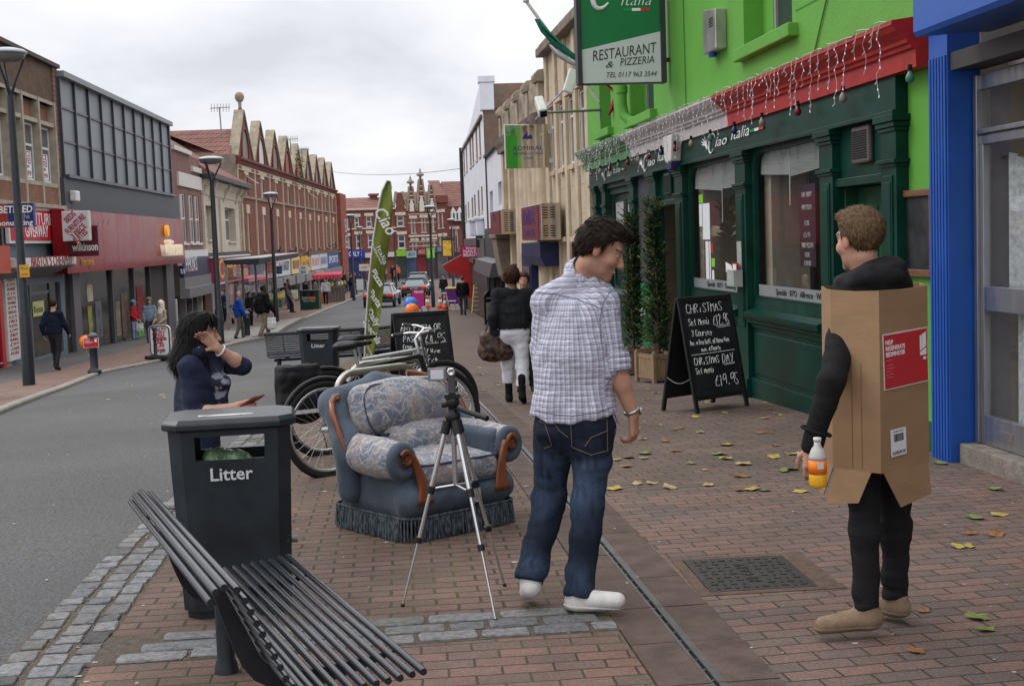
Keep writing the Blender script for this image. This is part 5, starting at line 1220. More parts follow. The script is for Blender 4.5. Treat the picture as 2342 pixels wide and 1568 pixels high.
m=T.mb();m.push([(.15,-.36,zE+.3),(.15,-11,zE+.3),(.15-2.6,-11,zE+2.05),(.15-2.6,-.36,zE+2.05)],[(0,1,2,3)]);m.build('end_roof',M_TILER,T.root)
m=T.mb();m.box(.004,.15,-11,-.02,zbase,zE+.3);m.build('end_wall',mat('end_render',(.24,.20,.165),.95,var=.3,vs=1.2,bump=.3),T.root)
m=T.mb();m.lathe([(.14,0),(.1,.2),(.12,.4),(.08,.45),(.2,.55),(.3,.75),(.3,.9),(.2,1.08),(0,1.15)],14,(-bw*.5,-.15,zE+.45+GH[0]+.1));m.build('ball_finial',M_COPE,T.root)
m=T.mb()
for j in range(160):
 a=rg.random()*6.28;r=rg.random()**.5;x=-bw*4.05+math.cos(a)*r*.9;z=zE+1.0+math.sin(a)*r*1.5-.2;y=.25+rg.random()*.6;q=.18
 m.push([(x,y,z),(x+rg.uniform(-q,q),y+rg.uniform(-q,q),z+rg.uniform(0,q)),(x+rg.uniform(-q,q),y+rg.uniform(-q,q),z-rg.uniform(-q,q))],[(0,1,2)])
bud=m.build('buddleia',mat('weed_leaves',(.10,.13,.03),.8,var=.4));bud['label']='bushy weed sprouting from the gutter between two terrace gables';bud['category']='plant';bud.matrix_world=Matrix.Translation(T.F.w(*T.o))@Matrix.Rotation(FT.rz,4,'Z')
ct=FR_('chimney_pot','red clay chimney pot on the roof ridge beside the ball finial gable','chimney',FT,-1.3,-7,zE+2.0);m=ct.mb();m.lathe([(.28,0),(.34,.25),(.30,.9),(.2,1.5),(.22,1.55)],8,(-1.3,-7,zE+1.95));m.build('pot',mat('red_clay',(.33,.07,.035),.8),ct.root)
M_SHOPB=mat('shop_beam',(.12,.095,.075),.85,var=.4,vs=1.5)
m=T.mb();m.box(x_far,0,-.05,.35,zSh-.35,zSh-.1);m.build('shop_cornice',M_SHOPB,T.root)
m=T.mb();m.box(x_far,0,-.4,-.3,zbase,zSh-.3);m.build('shop_opening',mat('shop_dark',(.03,.028,.03),.25,var=.7,vs=1),T.root)
for i in range(NB+1):
 m=T.mb();m.box(-bw*i-.25,-bw*i+.25,-.3,.2,zbase,zSh-.3);m.build('shop_pier',mat('pier_grey',(.20,.18,.17),.7,var=.3),T.root)
 if i<NB:
  for k in(.3,.62):
   m=T.mb();m.box(-bw*(i+k)-.06,-bw*(i+k)+.06,-.3,-.2,zbase,zSh-1.2);m.build('mullion',M_WFRAME if i%3 else M_SLATEB,T.root)
sg=[(0,.98,(.42,.42,.43),'WINES',(.30,.30,.5),'white and pale blue shop sign first along the terrace'),(1,1,(.55,.55,.56),'EAST STREET FRUIT MARKET',(.5,.03,.03),'white fruit market sign with red capitals under the terrace'),(2,1,(.50,.51,.53),"Rob's BAKERY",(.08,.07,.10),'white bakery sign with dark capitals under the terrace'),(3.1,.8,(.62,.50,.24),'WORLD OF FLOWERS',(.3,.1,.05),'pale yellow flower shop sign under the terrace'),(4,.9,(.70,.36,.02),'Jays Deli',(.25,.14,.03),'orange yellow delicatessen sign under the terrace'),(5,1,(.55,.52,.52),'PIE SHOP',(.5,.2,.2),'white sign with faint red lettering under the terrace'),(6,1,(.5,.5,.5),'BARNARDOS',(.2,.25,.4),'white sign with grey lettering further along the terrace'),(7,1.6,(.03,.06,.26),'SPORTS',(.6,.6,.6),'blue shop sign at the far end of the terrace')]
for i,wf,c_,tx,tc_,lab in sg:
 s_=FR_('shop_sign',lab,'sign',FT,-bw*(i+.5),.2,zSh-1.5);a,b=-bw*(i+wf)+.2,-bw*i-.15
 z1_=zSh-.3;z0_=z1_-1.35
 m=s_.mb();m.box(a,b,.1,.35,z0_,z1_);m.build('panel',mat('sign_%d'%int(i),c_,.5,var=.08),s_.root);s_.text(tx,mat('let_%d'%int(i),tc_,.5,var=0),(a+b)/2,.36,(z0_+z1_)/2,.95,fit=(b-a)*.84,bold=.02)
 m=s_.mb();m.box(a,b,.1,.7,z0_-.75,z0_-.08);m.build('shutter_box',M_GREY if i!=5 else MATS['pale_pier'],s_.root)
ps1,W,H=proj_sign('projecting_sign','small purple square sign projecting beside the white wines sign',633,645,609,626,70);m=MB();m.box(-W/2,W/2,-.1,.1,0,H);m.build('panel',mat('purple_sign',(.10,.02,.12),.4),ps1);m=MB();m.tube([(0,-.105,H/2),(0,-.11,H/2)],.13,14);m.build('disc',mat('teal_disc',(.05,.3,.35),.4),ps1)
ps1,W,H=proj_sign('projecting_sign','square white projecting sign in front of the fruit market sign',684,705,607,627,74);m=MB();m.box(-W/2,W/2,-.1,.1,0,H);m.build('panel',M_SIGNW,ps1);text('COOKERY',M_NAVYL,ps1,(0,-.11,H*.72),.2,TF,fit=W*.5);text('BREAD',MATS['sign_navy'],ps1,(0,-.11,H*.25),.2,TF,fit=W*.5)
ps1,W,H=proj_sign('projecting_sign','cream projecting sign with small lettering near the terrace end',822,844,604,619,108);m=MB();m.box(-W/2,W/2,-.1,.1,0,H);m.build('panel',mat('cream_sign',(.60,.55,.42),.5),ps1);text('THE OPTICIAN',M_GREY,ps1,(0,-.11,H*.5),.25,TF,fit=W*.7)
me_d=None
for n_,(u,v)in enumerate(((635,572),(672,573),(700,580),(763,560))):
 p=FT.w(tx_(u,v,.5),.5,tz_(u,v,.5));d_=thing('satellite_dish',['dark satellite dish beside the white window on the terrace front','dark satellite dish behind the second lamp post on the terrace front','dark satellite dish above the bakery sign','dark satellite dish near the far end of the terrace'][n_],'satellite dish',p,FT.rz,'satellite dishes on the terrace')
 if me_d is None:
  m=MB();rings=[]
  for k in range(4):r=.34*k/3;rings.append([(r*math.cos(t*math.pi/6)+.1,.12+.1*(k/3)**2,r*math.sin(t*math.pi/6))for t in range(12)])
  m.loft(rings,cap=False);me_d=m.mesh('dish',M_DARKWOOD);m=MB();m.tube([(.1,.1,0),(0,-.5,-.1)],.03,6);m.tube([(.1,.12,-.3),(.1,.5,0)],.02,5);me_a=m.mesh('arm',M_DARKWOOD)
 link('dish',me_d,d_);link('arm',me_a,d_)
def aerial(label,u0,v0,v1,Z,k=1.0):
 p=at_depth(u0,v0,Z);t=thing('roof_aerial',label,'aerial',p,0,'television aerials on the roofs');h=(v0-v1)*Z/3000
 m=MB();m.tube([(0,0,0),(-.03*h,0,h)],.035,6);m.build('mast',M_GREY,t)
 m=MB();m.tube([(-.5*k,0,h*.97),(.5*k,0,h*.99)],.025,5)
 for j in range(7):x=-.45*k+j*.15*k;m.tube([(x,-.15,h*.98-.22*k),(x,.15,h*.98+.22*k)],.018,4)
 m.build('array',M_GREY,t);return t
aerial('tall roof aerial beside the red chimney pot',507,312,246,68);aerial('roof aerial behind the fifth terrace gable',666,355,318,88);aerial('roof aerial behind the sixth terrace gable',692,372,342,93)
pE=FT.w(x_far-.01,0,0);E=FR_('red_corner_block','plain bright red brick block at the end of the gabled terrace','building',FT,x_far-3)
m=E.mb();m.box(x_far-6,x_far-.02,-8,.5,-4,tz_(774,440,.5));m.build('wall',brick_mat('bright_red_brick',(.28,.06,.034),(.23,.052,.034),(.2,.085,.06)),E.root)
for z_ in(538,500):
 w_=window(E,x_far-4.6,x_far-3.2,tz_(776,z_+30,.5),tz_(776,z_,.5),.56,.12,(.5,),(),M_WFRAME)
# ================================================================ the street end, facing us
FE=Facade((6.0,168.0,0),90-6,flip=True)
def ex_(u,v=560):return FE.at(u,v)[0]
def ez_(u,v):return FE.at(u,v)[1]
BR_FAR=brick_mat('far_brick',(.215,.056,.044),(.17,.048,.04),(.15,.075,.056),.225,.075,.012,var=.22)
M_FTR=mat('far_cream_trim',(.56,.50,.42),.8,var=.15)
def far_block(name,label,u0,u1,vtop,vbase=652,cat='building',roof=0.0,windows=(),y=0.0,arch=False):
 B=FR_(name,label,cat,FE,ex_((u0+u1)/2));a,b=ex_(u1,520),ex_(u0,520)
 zt=ez_((u0+u1)/2,vtop);ops=[]
 for(wu0,wu1,wv0,wv1)in windows:ops.append((ex_(wu1,520),ex_(wu0,520),ez_((wu0+wu1)/2,wv1),ez_((wu0+wu1)/2,wv0)))
 m=B.mb();wall(m,a,b,-5,zt,ops,y,.3,9);m.build('wall',BR_FAR,B.root)
 for o in ops:
  window(B,*o,y-.2,.14,(.5,),(),M_WFRAME,sill=.15,sill_m=M_FTR)
  m=B.mb();m.box(o[0]-.2,o[1]+.2,y,y+.1,o[3],o[3]+.38);m.build('lintel',M_FTR,B.root)
 if roof:
  m=B.mb();m.push([(a,y+.2,zt),(b,y+.2,zt),(b,y-4.5,zt+roof),(a,y-4.5,zt+roof),(a,y-9,zt),(b,y-9,zt)],[(0,1,2,3),(3,2,5,4),(1,5,2),(0,3,4)]);m.build('roof',M_TILER,B.root)
 return B,a,b,zt
def sign_far(B,label,u0,u1,v0,v1,col,txt,tcol,y=.5):
 s_=FR_('shop_sign',label,'sign',FE,ex_((u0+u1)/2,v1),y,ez_((u0+u1)/2,v1));a,b,c,e=ex_(u1,v0),ex_(u0,v0),ez_((u0+u1)/2,v1),ez_((u0+u1)/2,v0)
 m=s_.mb();m.box(a,b,.1,y,c,e);m.build('panel',mat('fs_%d'%u0,col,.5,var=.08),s_.root)
 if txt:s_.text(txt,mat('fsl_%d'%u0,tcol,.5,var=0),(a+b)/2,y+.02,(c+e)/2,(e-c)*.8,fit=(b-a)*.7,bold=.01)
 return s_
A,a,b,zt=far_block('far_corner_shop','red brick three storey shops with blue shopfront closing the street',779,906,478,roof=1.6,windows=((790,797,496,526),(811,822,496,523),(838,851,494,519),(790,798,540,567),(813,824,536,568),(840,853,534,566),(866,876,494,520),(868,878,536,566)))
m=A.mb();m.box(a,b,0,.12,ez_(840,524),ez_(840,521));m.box(a,b,0,.25,ez_(840,480),ez_(840,476));m.build('string_course',M_FTR,A.root)
sign_far(A,'royal blue shop sign with white lettering beside the far lamp posts',786,833,572,590,(.015,.04,.32),'JORLYS',(.7,.7,.7))
sign_far(A,'pale blind fascia on the blank red wall at the street end',834,902,577,588,(.5,.5,.53),'',(1,1,1))
m=A.mb();m.box(ex_(834,600),b-.2,.05,.3,-5,ez_(810,591));m.build('blue_shopfront',mat('blue_shopfront',(.02,.03,.12),.35,var=.4,vs=.6),A.root)
m=A.mb();x0_,x1_=ex_(871,460),ex_(856,460);m.box(x0_,x1_,-5,-3.6,zt,ez_(863,443));m.box(x0_-.2,x1_+.2,-5.2,-3.4,ez_(863,445),ez_(863,440));m.build('chimney',BR_FAR,A.root)
G1,a,b,zt=far_block('gable_end_house','red brick house with a steep plain gable and tall white windows at the street end',903.5,933,480,windows=((908,925,492,518),(909,926,536,568)))
m=G1.mb();c=ex_(914,460);m.prism([(a,zt),(b,zt),(b-.3,zt+.5),(c+.4,ez_(914,440)),(c-.4,ez_(914,440)),(a+.3,zt+.3)],'y',-.5,0);g_=m.build('gable',BR_FAR,G1.root)
m=G1.mb();m.bar((a,-.3,zt+.3),(c-.4,-.3,ez_(914,438)),.7,.3);m.bar((b,-.3,zt+.5),(c+.4,-.3,ez_(914,438)),.7,.3);m.build('coping',M_COPE,g_)
G2,a,b,zt=far_block('banded_gable_house','red brick house with three banded gables, white arches and stone finials',933.5,998,482,windows=((940,944,500,533),(947,951,500,533),(964,968,498,531),(971,975,498,531),(989,994,498,530),(941,945,551,578),(949,953,551,578),(966,970,550,577),(973,977,550,577),(990,995,548,576)))
for u,vt,wd,ft in((940.5,428,10.5,3),(963.5,411,11.5,3),(987,424,10,0)):
 c=ex_(u,450);h=wd*168/3000;zt2=ez_(u,vt);z0_=ez_(u,482)
 m=G2.mb();m.prism([(c-h,z0_),(c+h,z0_),(c+.25,zt2),(c-.25,zt2)],'y',-.4,.06);g_=m.build('gable',BR_FAR,G2.root)
 m=G2.mb()
 for s in(-1,1):m.bar((c+s*h,-.2,z0_),(c+s*.2,-.2,zt2+.1),.7,.22,(s,0,.6))
 m.build('coping',M_COPE,g_)
 m=G2.mb()
 for k in(.25,.45,.62,.78):hh=h*(1-k)*.92;z_=z0_+(zt2-z0_)*k;m.box(c-hh,c+hh,.06,.08,z_,z_+.13)
 m.build('white_bands',M_FTR,g_)
 m=G2.mb();pts=[(c+h*.5*math.cos(math.pi*k/10),z0_-.1+(zt2-z0_)*.5*math.sin(math.pi*k/10))for k in range(11)];m.prism(pts,'y',.06,.14);m.build('white_arch',mat('white_arch',(.62,.58,.50),.7,var=.15),g_)
 if ft:m=G2.mb();m.lathe([(.15,0),(.15,.4),(.5,.55),(.5,.7),(.2,.9),(.1,1.3),(0,1.5)],8,(c,-.2,zt2));m.build('finial',M_COPE,g_)
m=G2.mb()
for v in(541,553,563,490,510):m.box(a,b,.0,.05,ez_(965,v),ez_(965,v-1.6))
m.box(a,b,.0,.25,ez_(965,541),ez_(965,537));m.build('white_bands',M_FTR,G2.root)
m=G2.mb();m.push([(a,-.5,zt),(b,-.5,zt),(b,-5,zt+2.6),(a,-5,zt+2.6)],[(0,1,2,3)]);m.build('roof',M_TILER,G2.root)
P_,a,b,zt=far_block('parapet_house','red brick house with moulded parapet and paired slim windows at the street end',998.3,1026,447,windows=((1002,1006,486,522),(1011,1015,485,521),(1004,1009,541,572),(1013,1018,540,571)))
m=P_.mb();m.box(a,b,0,.3,zt-.9,zt);m.build('parapet',BR_FAR,P_.root);m=P_.mb();m.push([(a,-1,zt),(b,-1,zt),(b,-6,zt+2.2),(a,-6,zt+2.2)],[(0,1,2,3)]);m.build('roof',M_TILER,P_.root)
Q,a,b,zt=far_block('bay_house','red brick house with white bay window and tiled roof, half hidden by the white house',1026.3,1075,472,windows=((1031,1036,524,568),(1041,1047,524,568)),roof=3.4)
m=Q.mb();m.box(ex_(1062,490),ex_(1030,490),.0,.9,ez_(1045,505),ez_(1045,484));m.prism([(ex_(1040,490),ez_(1045,484)),(ex_(1031,490),ez_(1045,484)),(ex_(1035,490),ez_(1035,474))],'y',0,.9);m.prism([(ex_(1055,490),ez_(1045,484)),(ex_(1045,490),ez_(1045,484)),(ex_(1050,490),ez_(1050,474))],'y',0,.9);m.build('bay',mat('white_bay',(.66,.65,.62),.6),Q.root)
m=Q.mb()
for u in(1033,1041,1050):m.box(ex_(u+4,490),ex_(u,490),.9,.92,ez_(1045,503),ez_(1045,487))
m.build('bay_pane',M_PANE,Q.root)
for lab,u0,u1,v0,v1,c_,tx,tc_ in(('lime green shop sign with coloured blobs at the street end',905,927,571,586,(.22,.42,.03),'',(1,1,1)),('teal and white shop sign at the street end',928,951,574,589,(.30,.42,.45),'HEALTH',(.02,.1,.12)),('dark red shop sign at the street end',952,974,568,584,(.22,.02,.03),'ARGO',(.5,.4,.3)),('bright green hanging banner sign at the street end',974,992,567,590,(.16,.52,.05),'fresh',(.5,.7,.3)),('blue and gold shop sign at the street end',995,1020,563,577,(.04,.06,.2),'GOLDEN CITY',(.5,.42,.2)),('faded red shop sign beside the white house',1021,1050,566,577,(.30,.10,.09),'',(1,1,1))):
 sign_far(G2,lab,u0,u1,v0,v1,c_,tx,tc_)
for(B_,u0,u1,v0,c_)in((G1,905,928,588,(.03,.045,.035)),(G2,929,952,590,(.045,.07,.14)),(G2,953,975,585,(.16,.015,.02)),(G2,976,996,590,(.05,.04,.04)),(P_,1000,1024,578,(.10,.10,.105)),(Q,1027,1070,578,(.12,.03,.03))):
 m=B_.mb();m.box(ex_(u1,600),ex_(u0,600),.05,.25,-5,ez_((u0+u1)/2,v0));m.build('shopfront',mat('fshop_%d'%u0,c_,.4,var=.5,vs=.7),B_.root)
hp=thing('pub_sign','yellow pictorial pub sign in a dark frame on a post at the street end','sign',at_depth(1026,600,150),0)
m=MB();m.box(-.75,.75,-.1,.1,.6,2.8);m.build('frame',M_DARKWOOD,hp);m=MB();m.box(-.6,.6,-.12,-.1,.75,2.5);m.build('picture',mat('pub_yellow',(.6,.36,.04),.5,var=.5,vs=3),hp);m=MB();m.tube([(1.0,0,-3.2),(1.0,0,3)],.07,8);m.bar((.7,0,2.9),(1.0,0,2.9),.06);m.build('post',M_DARKWOOD,hp)
aerial('small roof aerial above the parapet house',1003,446,437,172,.8);aerial('small roof aerial above the bay house roof',1020,452,440,175,.9);aerial('small roof aerial near the far chimney',846,470,456,175,.7)
wv=MB();A0,A1=FT.w(x_far+1,.2,0),FR.w(52,0,0);a_=at_depth(752,392,104);b_=at_depth(1058,385,76)
wv.tube([a_+(b_-a_)*t+Vector((0,0,-.9*4*t*(1-t)*.35))for t in[i/12 for i in range(13)]],.016,5);tag(wv.build('overhead_wire',M_DARKWOOD),'thin dark wire strung high across the street','wire')
Z0=FR_('red_shop','pale tiled shop with red fascia and red door frame at the left edge','shop',FL,lx(-20))
x1_,x0_=lx(-160),lx(11)
m=Z0.mb();m.box(x0_+.004,x1_,-.3,.02,-2,1.8);m.build('wall',mat('pale_tile',(.38,.33,.27),.6,var=.2,vs=3),Z0.root)
m=Z0.mb();m.box(lx(15,590,.5),x1_,.05,.6,lz(5,625,.5),lz(5,562,.5));m.build('fascia',mat('orange_red_fascia',(.45,.06,.03),.4),Z0.root)
m=Z0.mb();m.box(lx(4,700,.1),lx(-4,700,.1),.02,.14,-2,lz(0,640));m.build('door_frame',M_SIGNRED,Z0.root)
m=Z0.mb();m.box(lx(-5,700,.1),x1_,.02,.08,-2,lz(0,640));m.build('doorway',MATS['shop_dark'],Z0.root)
# ================================================================ street furniture and things near the camera
def camxy(x,z):
 c,s_=math.cos(YAW),math.sin(YAW);return Vector((x*c+z*s_,-x*s_+z*c))
M_GUN=mat('gunmetal_paint',(.018,.022,.028),.38,.1,var=.3,vs=14,spec=.4);M_GUNB=mat('bench_enamel',(.020,.024,.032),.24,.2,var=.10,vs=5,spec=.5);M_BINP=mat('bin_paint',(.017,.022,.027),.5,.0,var=.4,vs=4,spec=.3)
M_BLKP=mat('black_plastic',(.012,.012,.013),.5,var=.2);M_RUB=mat('rubber',(.018,.018,.018),.8,var=.3,vs=30)
PROF=[(.60,.665),(.585,.69),(.562,.70),(.528,.688)]+[(.508-.0148*i,.655-.0335*i)for i in range(7)]+[(.405,.42),(.385,.392),(.355,.372),(.322,.36)]+[(.288-.036*i,.353+.002*i)for i in range(7)]+[(.035,.370),(.0,.372)]
def bench(label,org,ax,ln=1.62,group='slatted metal benches'):
 """org: front edge near end on the ground; ax: unit vector along the seat; the front faces ax turned clockwise"""
 t=thing('metal_bench',label,'bench',org,math.atan2(ax.y,ax.x),group)
 for(s_,z)in PROF:
  m=MB();m.tube([(-.0,s_,z),(.012,s_,z),(ln-.012,s_,z),(ln,s_,z)],[.0105,.012,.012,.0105],12);m.build('slat',M_GUNB,t)
 P2=[PROF[0]]+PROF[3:]
 for x in(.28,ln-.28):
  m=MB();up=[];lo=[]
  for i,(s_,z)in enumerate(P2):
   a=P2[max(0,i-1)];b=P2[min(len(P2)-1,i+1)];d=Vector((b[0]-a[0],b[1]-a[1])).normalized();nrm=Vector((-d.y,d.x))
   k=math.sin(math.pi*min(1,.06+i/(len(P2)-1)*.92));up.append((s_+nrm.x*.015,z+nrm.y*.015));lo.append((s_+nrm.x*(.02+.055*k),z+nrm.y*(.02+.055*k)))
  m.prism(up+lo[::-1],'x',x-.005,x+.005);m.build('support_plate',M_GUN,t)
 for x in(.17,ln-.17):
  m=MB();m.tube([(x,.30,-.02),(x,.30,.03),(x,.30,.05),(x,.30,.33)],[.05,.042,.034,.034],16);m.build('leg',M_GUN,t)
 m=MB();m.tube([(.1,.32,.30),(ln-.1,.32,.30)],.022,10);m.build('under_rail',M_GUN,t)
 return t
o_=camxy(-.29,3.73);a_=camxy(-.398,.917)
b1=bench('near dark slatted metal bench cropped by the bottom edge beside the large litter bin',Vector((o_.x,o_.y,0)),a_)
p=G(866,868);r_=R(13);b2=copy_tree(b1);b2.location=Vector((p.x-1.62*math.cos(r_),p.y+.7-1.62*math.sin(r_),gz(p.x,p.y)));b2.rotation_euler=(0,0,r_);b2['label']='dark slatted metal bench standing behind the second litter bin by the road'
p=G(884,852);b3=copy_tree(b1);b3.location=Vector((p.x,p.y,gz(p.x,p.y)));b3.rotation_euler=(0,0,R(52));b3['label']='dark slatted metal bench mostly hidden behind the any pizza blackboard'
p=G(-10,935);b4=copy_tree(b1);b4.location=Vector((p.x-.7,p.y+.9,gz(p.x,p.y)+.06));b4.rotation_euler=(0,0,R(84));b4['label']='dark slatted metal bench cut by the left edge across the road'
def bin_(label,loc,rz):
 t=thing('litter_bin',label,'litter bin',loc,rz,'dark metal litter bins')
 W0,W1,D0,D1,H=.225,.255,.15,.175,.80;ch=.055
 for nm,sg in(('front_panel',-1),('back_panel',1)):
  m=MB();ops=[(-.145,.145,.672,.772)]
  mm=MB();wall(mm,-W1+ch,W1-ch,.04,H,ops,0,.012)
  vs=[(x*(1-(1-W0/W1)*(1-z/H)),sg*(D0+(D1-D0)*z/H)-sg*(-y),z)for(x,y,z)in mm.v]
  m.push(vs,mm.f);m.build(nm,M_BINP,t)
 m=MB()
 for s_ in(-1,1):
  w=lambda z:W0+(W1-W0)*z/H;d=lambda z:D0+(D1-D0)*z/H
  for z0,z1 in((.04,H),):
   P=lambda x,y,z:(s_*x,y,z)
   q=[(w(z0)-ch,-d(z0)),(w(z0),-d(z0)+ch),(w(z0),d(z0)-ch),(w(z0)-ch,d(z0))];r=[(w(z1)-ch,-d(z1)),(w(z1),-d(z1)+ch),(w(z1),d(z1)-ch),(w(z1)-ch,d(z1))]
   for i in range(3):m.quad(P(*q[i],z0),P(*q[i+1],z0),P(*r[i+1],z1),P(*r[i],z1))
 m.build('side_panels',M_BINP,t)
 m=MB();o8=lambda w,d,c:[(-w+c,-d),(w-c,-d),(w,-d+c),(w,d-c),(w-c,d),(-w+c,d),(-w,d-c),(-w,-d+c)]
 m.loft([[(x,y,z)for x,y in o8(w,d,c)]for w,d,c,z in((.258,.178,.06,H-.005),(.278,.197,.065,H+.004),(.278,.197,.065,H+.026),(.262,.182,.06,H+.046))],smooth=False);m.build('lid',M_GUN,t,.004)
 m=MB();m.loft([[(x,y,z)for x,y in o8(w,.135,.05)]for w,z in((.212,-.01),(.214,.045))],smooth=False);m.build('plinth',M_GUN,t)
 m=MB();m.box(-.2,.2,-.13,.13,.62,.63);m.box(-.222,-.215,-.12,.12,.3,.78);m.box(.215,.222,-.12,.12,.3,.78);m.build('liner',M_GREY,t)
 text('Litter',M_SIGNW,t,(0,-.1742,.612),.075,TF,bold=.0012,depth=.0008,fit=.175);text('Litter',M_SIGNW,t,(0,.1742,.612),.075,TR,bold=.0012,depth=.0008,fit=.195)
 m=MB();m.box(-.13,.10,-.09,-.05,H+.0462,H+.0472);m.build('sticker',mat('torn_sticker',(.5,.48,.47),.8,var=.6,vs=18),t)
 m=MB();m.cyl((.2,-.05,.3),(.262,-.05,.3),.018,.018,10);m.build('lock',M_GREY,t)
 return t
pL=camxy((385-CX)/FOC*5.66,5.66);rzb=math.atan2((camxy(.476,.08)).y,(camxy(.476,.08)).x);ax=camxy(.476,.08).normalized();ay=Vector((-ax.y,ax.x))
c_=pL+ax*.235+ay*.15
bin1=bin_('large dark litter bin in front of the woman, its slot showing a green bag',Vector((c_.x,c_.y,gz(*c_))),rzb)
for o in children(bin1):
 pass
bin1.scale=(1.04,1.06,1.06)
bg=bpy.data.objects.new('plastic_bag',sdf_mesh(disp(s_ell((0,0,.05),(.12,.08,.055)),lambda p:folds(p,(24,24,24),.014)),(-.16,-.12,-.05),(.16,.12,.2),.007,'plastic_bag',None));COL.objects.link(bg)
bgm=mat('green_bag',(.16,.26,.15),.2,var=.95,vs=22,stretch=(1.6,.3,.3));bg.data.materials.append(bgm);tag(bg,'crumpled green and clear plastic bag lying inside the large litter bin','plastic bag');q=c_-ax*.03-ay*.05;bg.location=(q.x,q.y,gz(*c_)+.645);bg.rotation_euler=(0,R(12),rzb)
pb=camxy((730-CX)/FOC*17.4,17.4)
bin2=copy_tree(bin1);bin2.location=(pb.x,pb.y,gz(pb.x,pb.y));bin2.rotation_euler=(0,0,R(-6));bin2.scale=(1,1,1);bin2['label']='second dark litter bin farther off, with a bench behind it'
def fabric(name):
 m=bpy.data.materials.new(name);m.use_nodes=True;t=m.node_tree;b=t.nodes['Principled BSDF'];b.inputs['Roughness'].default_value=.85;b.inputs['Sheen Weight'].default_value=.15
 tc=N(t,'ShaderNodeTexCoord');n0=N(t,'ShaderNodeTexNoise');L(t,tc.outputs['Object'],n0.inputs['Vector']);n0.inputs['Scale'].default_value=7;n0.inputs['Detail'].default_value=2
 sc_=N(t,'ShaderNodeVectorMath',operation='SCALE');L(t,n0.outputs['Color'],sc_.inputs[0]);sc_.inputs['Scale'].default_value=.11
 ad=N(t,'ShaderNodeVectorMath',operation='ADD');L(t,tc.outputs['Object'],ad.inputs[0]);L(t,sc_.outputs[0],ad.inputs[1])
 def mixc(fac,a,col,lo,hi,amt=1.0):
  r=N(t,'ShaderNodeMapRange');L(t,fac,r.inputs[0]);r.inputs['From Min'].default_value=lo;r.inputs['From Max'].default_value=hi;r.inputs['To Max'].default_value=amt
  x=N(t,'ShaderNodeMix',data_type='RGBA');L(t,r.outputs[0],x.inputs[0])
  if isinstance(a,tuple):x.inputs[6].default_value=(*a,1)
  else:L(t,a,x.inputs[6])
  x.inputs[7].default_value=(*col,1);return x.outputs[2]
 nb=N(t,'ShaderNodeTexNoise');L(t,tc.outputs['Object'],nb.inputs['Vector']);nb.inputs['Scale'].default_value=9;nb.inputs['Detail'].default_value=3
 c=mixc(nb.outputs[0],(.125,.155,.20),(.26,.24,.235),.42,.56,.9)
 v1=N(t,'ShaderNodeTexVoronoi',feature='DISTANCE_TO_EDGE');L(t,ad.outputs[0],v1.inputs['Vector']);v1.inputs['Scale'].default_value=17
 c=mixc(v1.outputs['Distance'],c,(.40,.35,.33),.045,.012,.75)
 wv=N(t,'ShaderNodeTexWave',wave_type='RINGS');L(t,ad.outputs[0],wv.inputs['Vector']);wv.inputs['Scale'].default_value=6.5;wv.inputs['Distortion'].default_value=9;wv.inputs['Detail'].default_value=2;wv.inputs['Detail Scale'].default_value=2
 c=mixc(wv.outputs['Fac'],c,(.42,.37,.35),.86,.95,.75)
 v2=N(t,'ShaderNodeTexVoronoi');L(t,ad.outputs[0],v2.inputs['Vector']);v2.inputs['Scale'].default_value=5.2
 petal=N(t,'ShaderNodeTexVoronoi');L(t,ad.outputs[0],petal.inputs['Vector']);petal.inputs['Scale'].default_value=24
 c2=mixc(petal.outputs['Distance'],(.40,.30,.28),(.20,.22,.27),.2,.45)
 r=N(t,'ShaderNodeMapRange');L(t,v2.outputs['Distance'],r.inputs[0]);r.inputs['From Min'].default_value=.30;r.inputs['From Max'].default_value=.22
 x=N(t,'ShaderNodeMix',data_type='RGBA');L(t,r.outputs[0],x.inputs[0]);L(t,c,x.inputs[6]);L(t,c2,x.inputs[7]);c=x.outputs[2]
 rg2=N(t,'ShaderNodeMath',operation='SUBTRACT');L(t,v2.outputs['Distance'],rg2.inputs[0]);rg2.inputs[1].default_value=.27
 ab2=N(t,'ShaderNodeMath',operation='ABSOLUTE');L(t,rg2.outputs[0],ab2.inputs[0])
 c=mixc(ab2.outputs[0],c,(.36,.13,.06),.030,.012,.65)
 L(t,c,b.inputs['Base Color'])
 bp=N(t,'ShaderNodeBump');bp.inputs['Strength'].default_value=.2;bp.inputs['Distance'].default_value=.004;L(t,v1.outputs['Distance'],bp.inputs['Height']);L(t,bp.outputs[0],b.inputs['Normal'])
 return m
M_FLOR=fabric('floral_tapestry');M_VELV=mat('blue_velvet',(.066,.086,.112),.9,var=.22,vs=9,bump=.15,bs=60);bv=M_VELV.node_tree.nodes['Principled BSDF'];bv.inputs['Sheen Weight'].default_value=.2;bv.inputs['Sheen Roughness'].default_value=.4
M_WOOD=mat('polished_mahogany',(.165,.048,.016),.3,var=.5,vs=9,stretch=(1,1,.2),coat=.25);M_PIPE=mat('navy_piping',(.035,.05,.09),.8)
ac_p=camxy((1041-CX)/FOC*7.28,7.28)
AC=thing('armchair','worn blue velvet armchair with floral cushions, wooden scrolls and bullion fringe','armchair',Vector((ac_p.x-.0,ac_p.y,gz(*ac_p))),R(34));AC.scale=(.88,.92,1)
RX=lambda a:Matrix.Rotation(a,3,'X')
def sdf_obj(name,f,lo,hi,h,m,par):return link(name,sdf_mesh(f,lo,hi,h,name,m),par)
HW=.40
pleat=lambda p:.0035*np.sin(p[:,0]*55)*np.clip((p[:,2]-.08)*6,0,1)*(p[:,1]<.06)+folds(p,(8,8,8),.004,3)
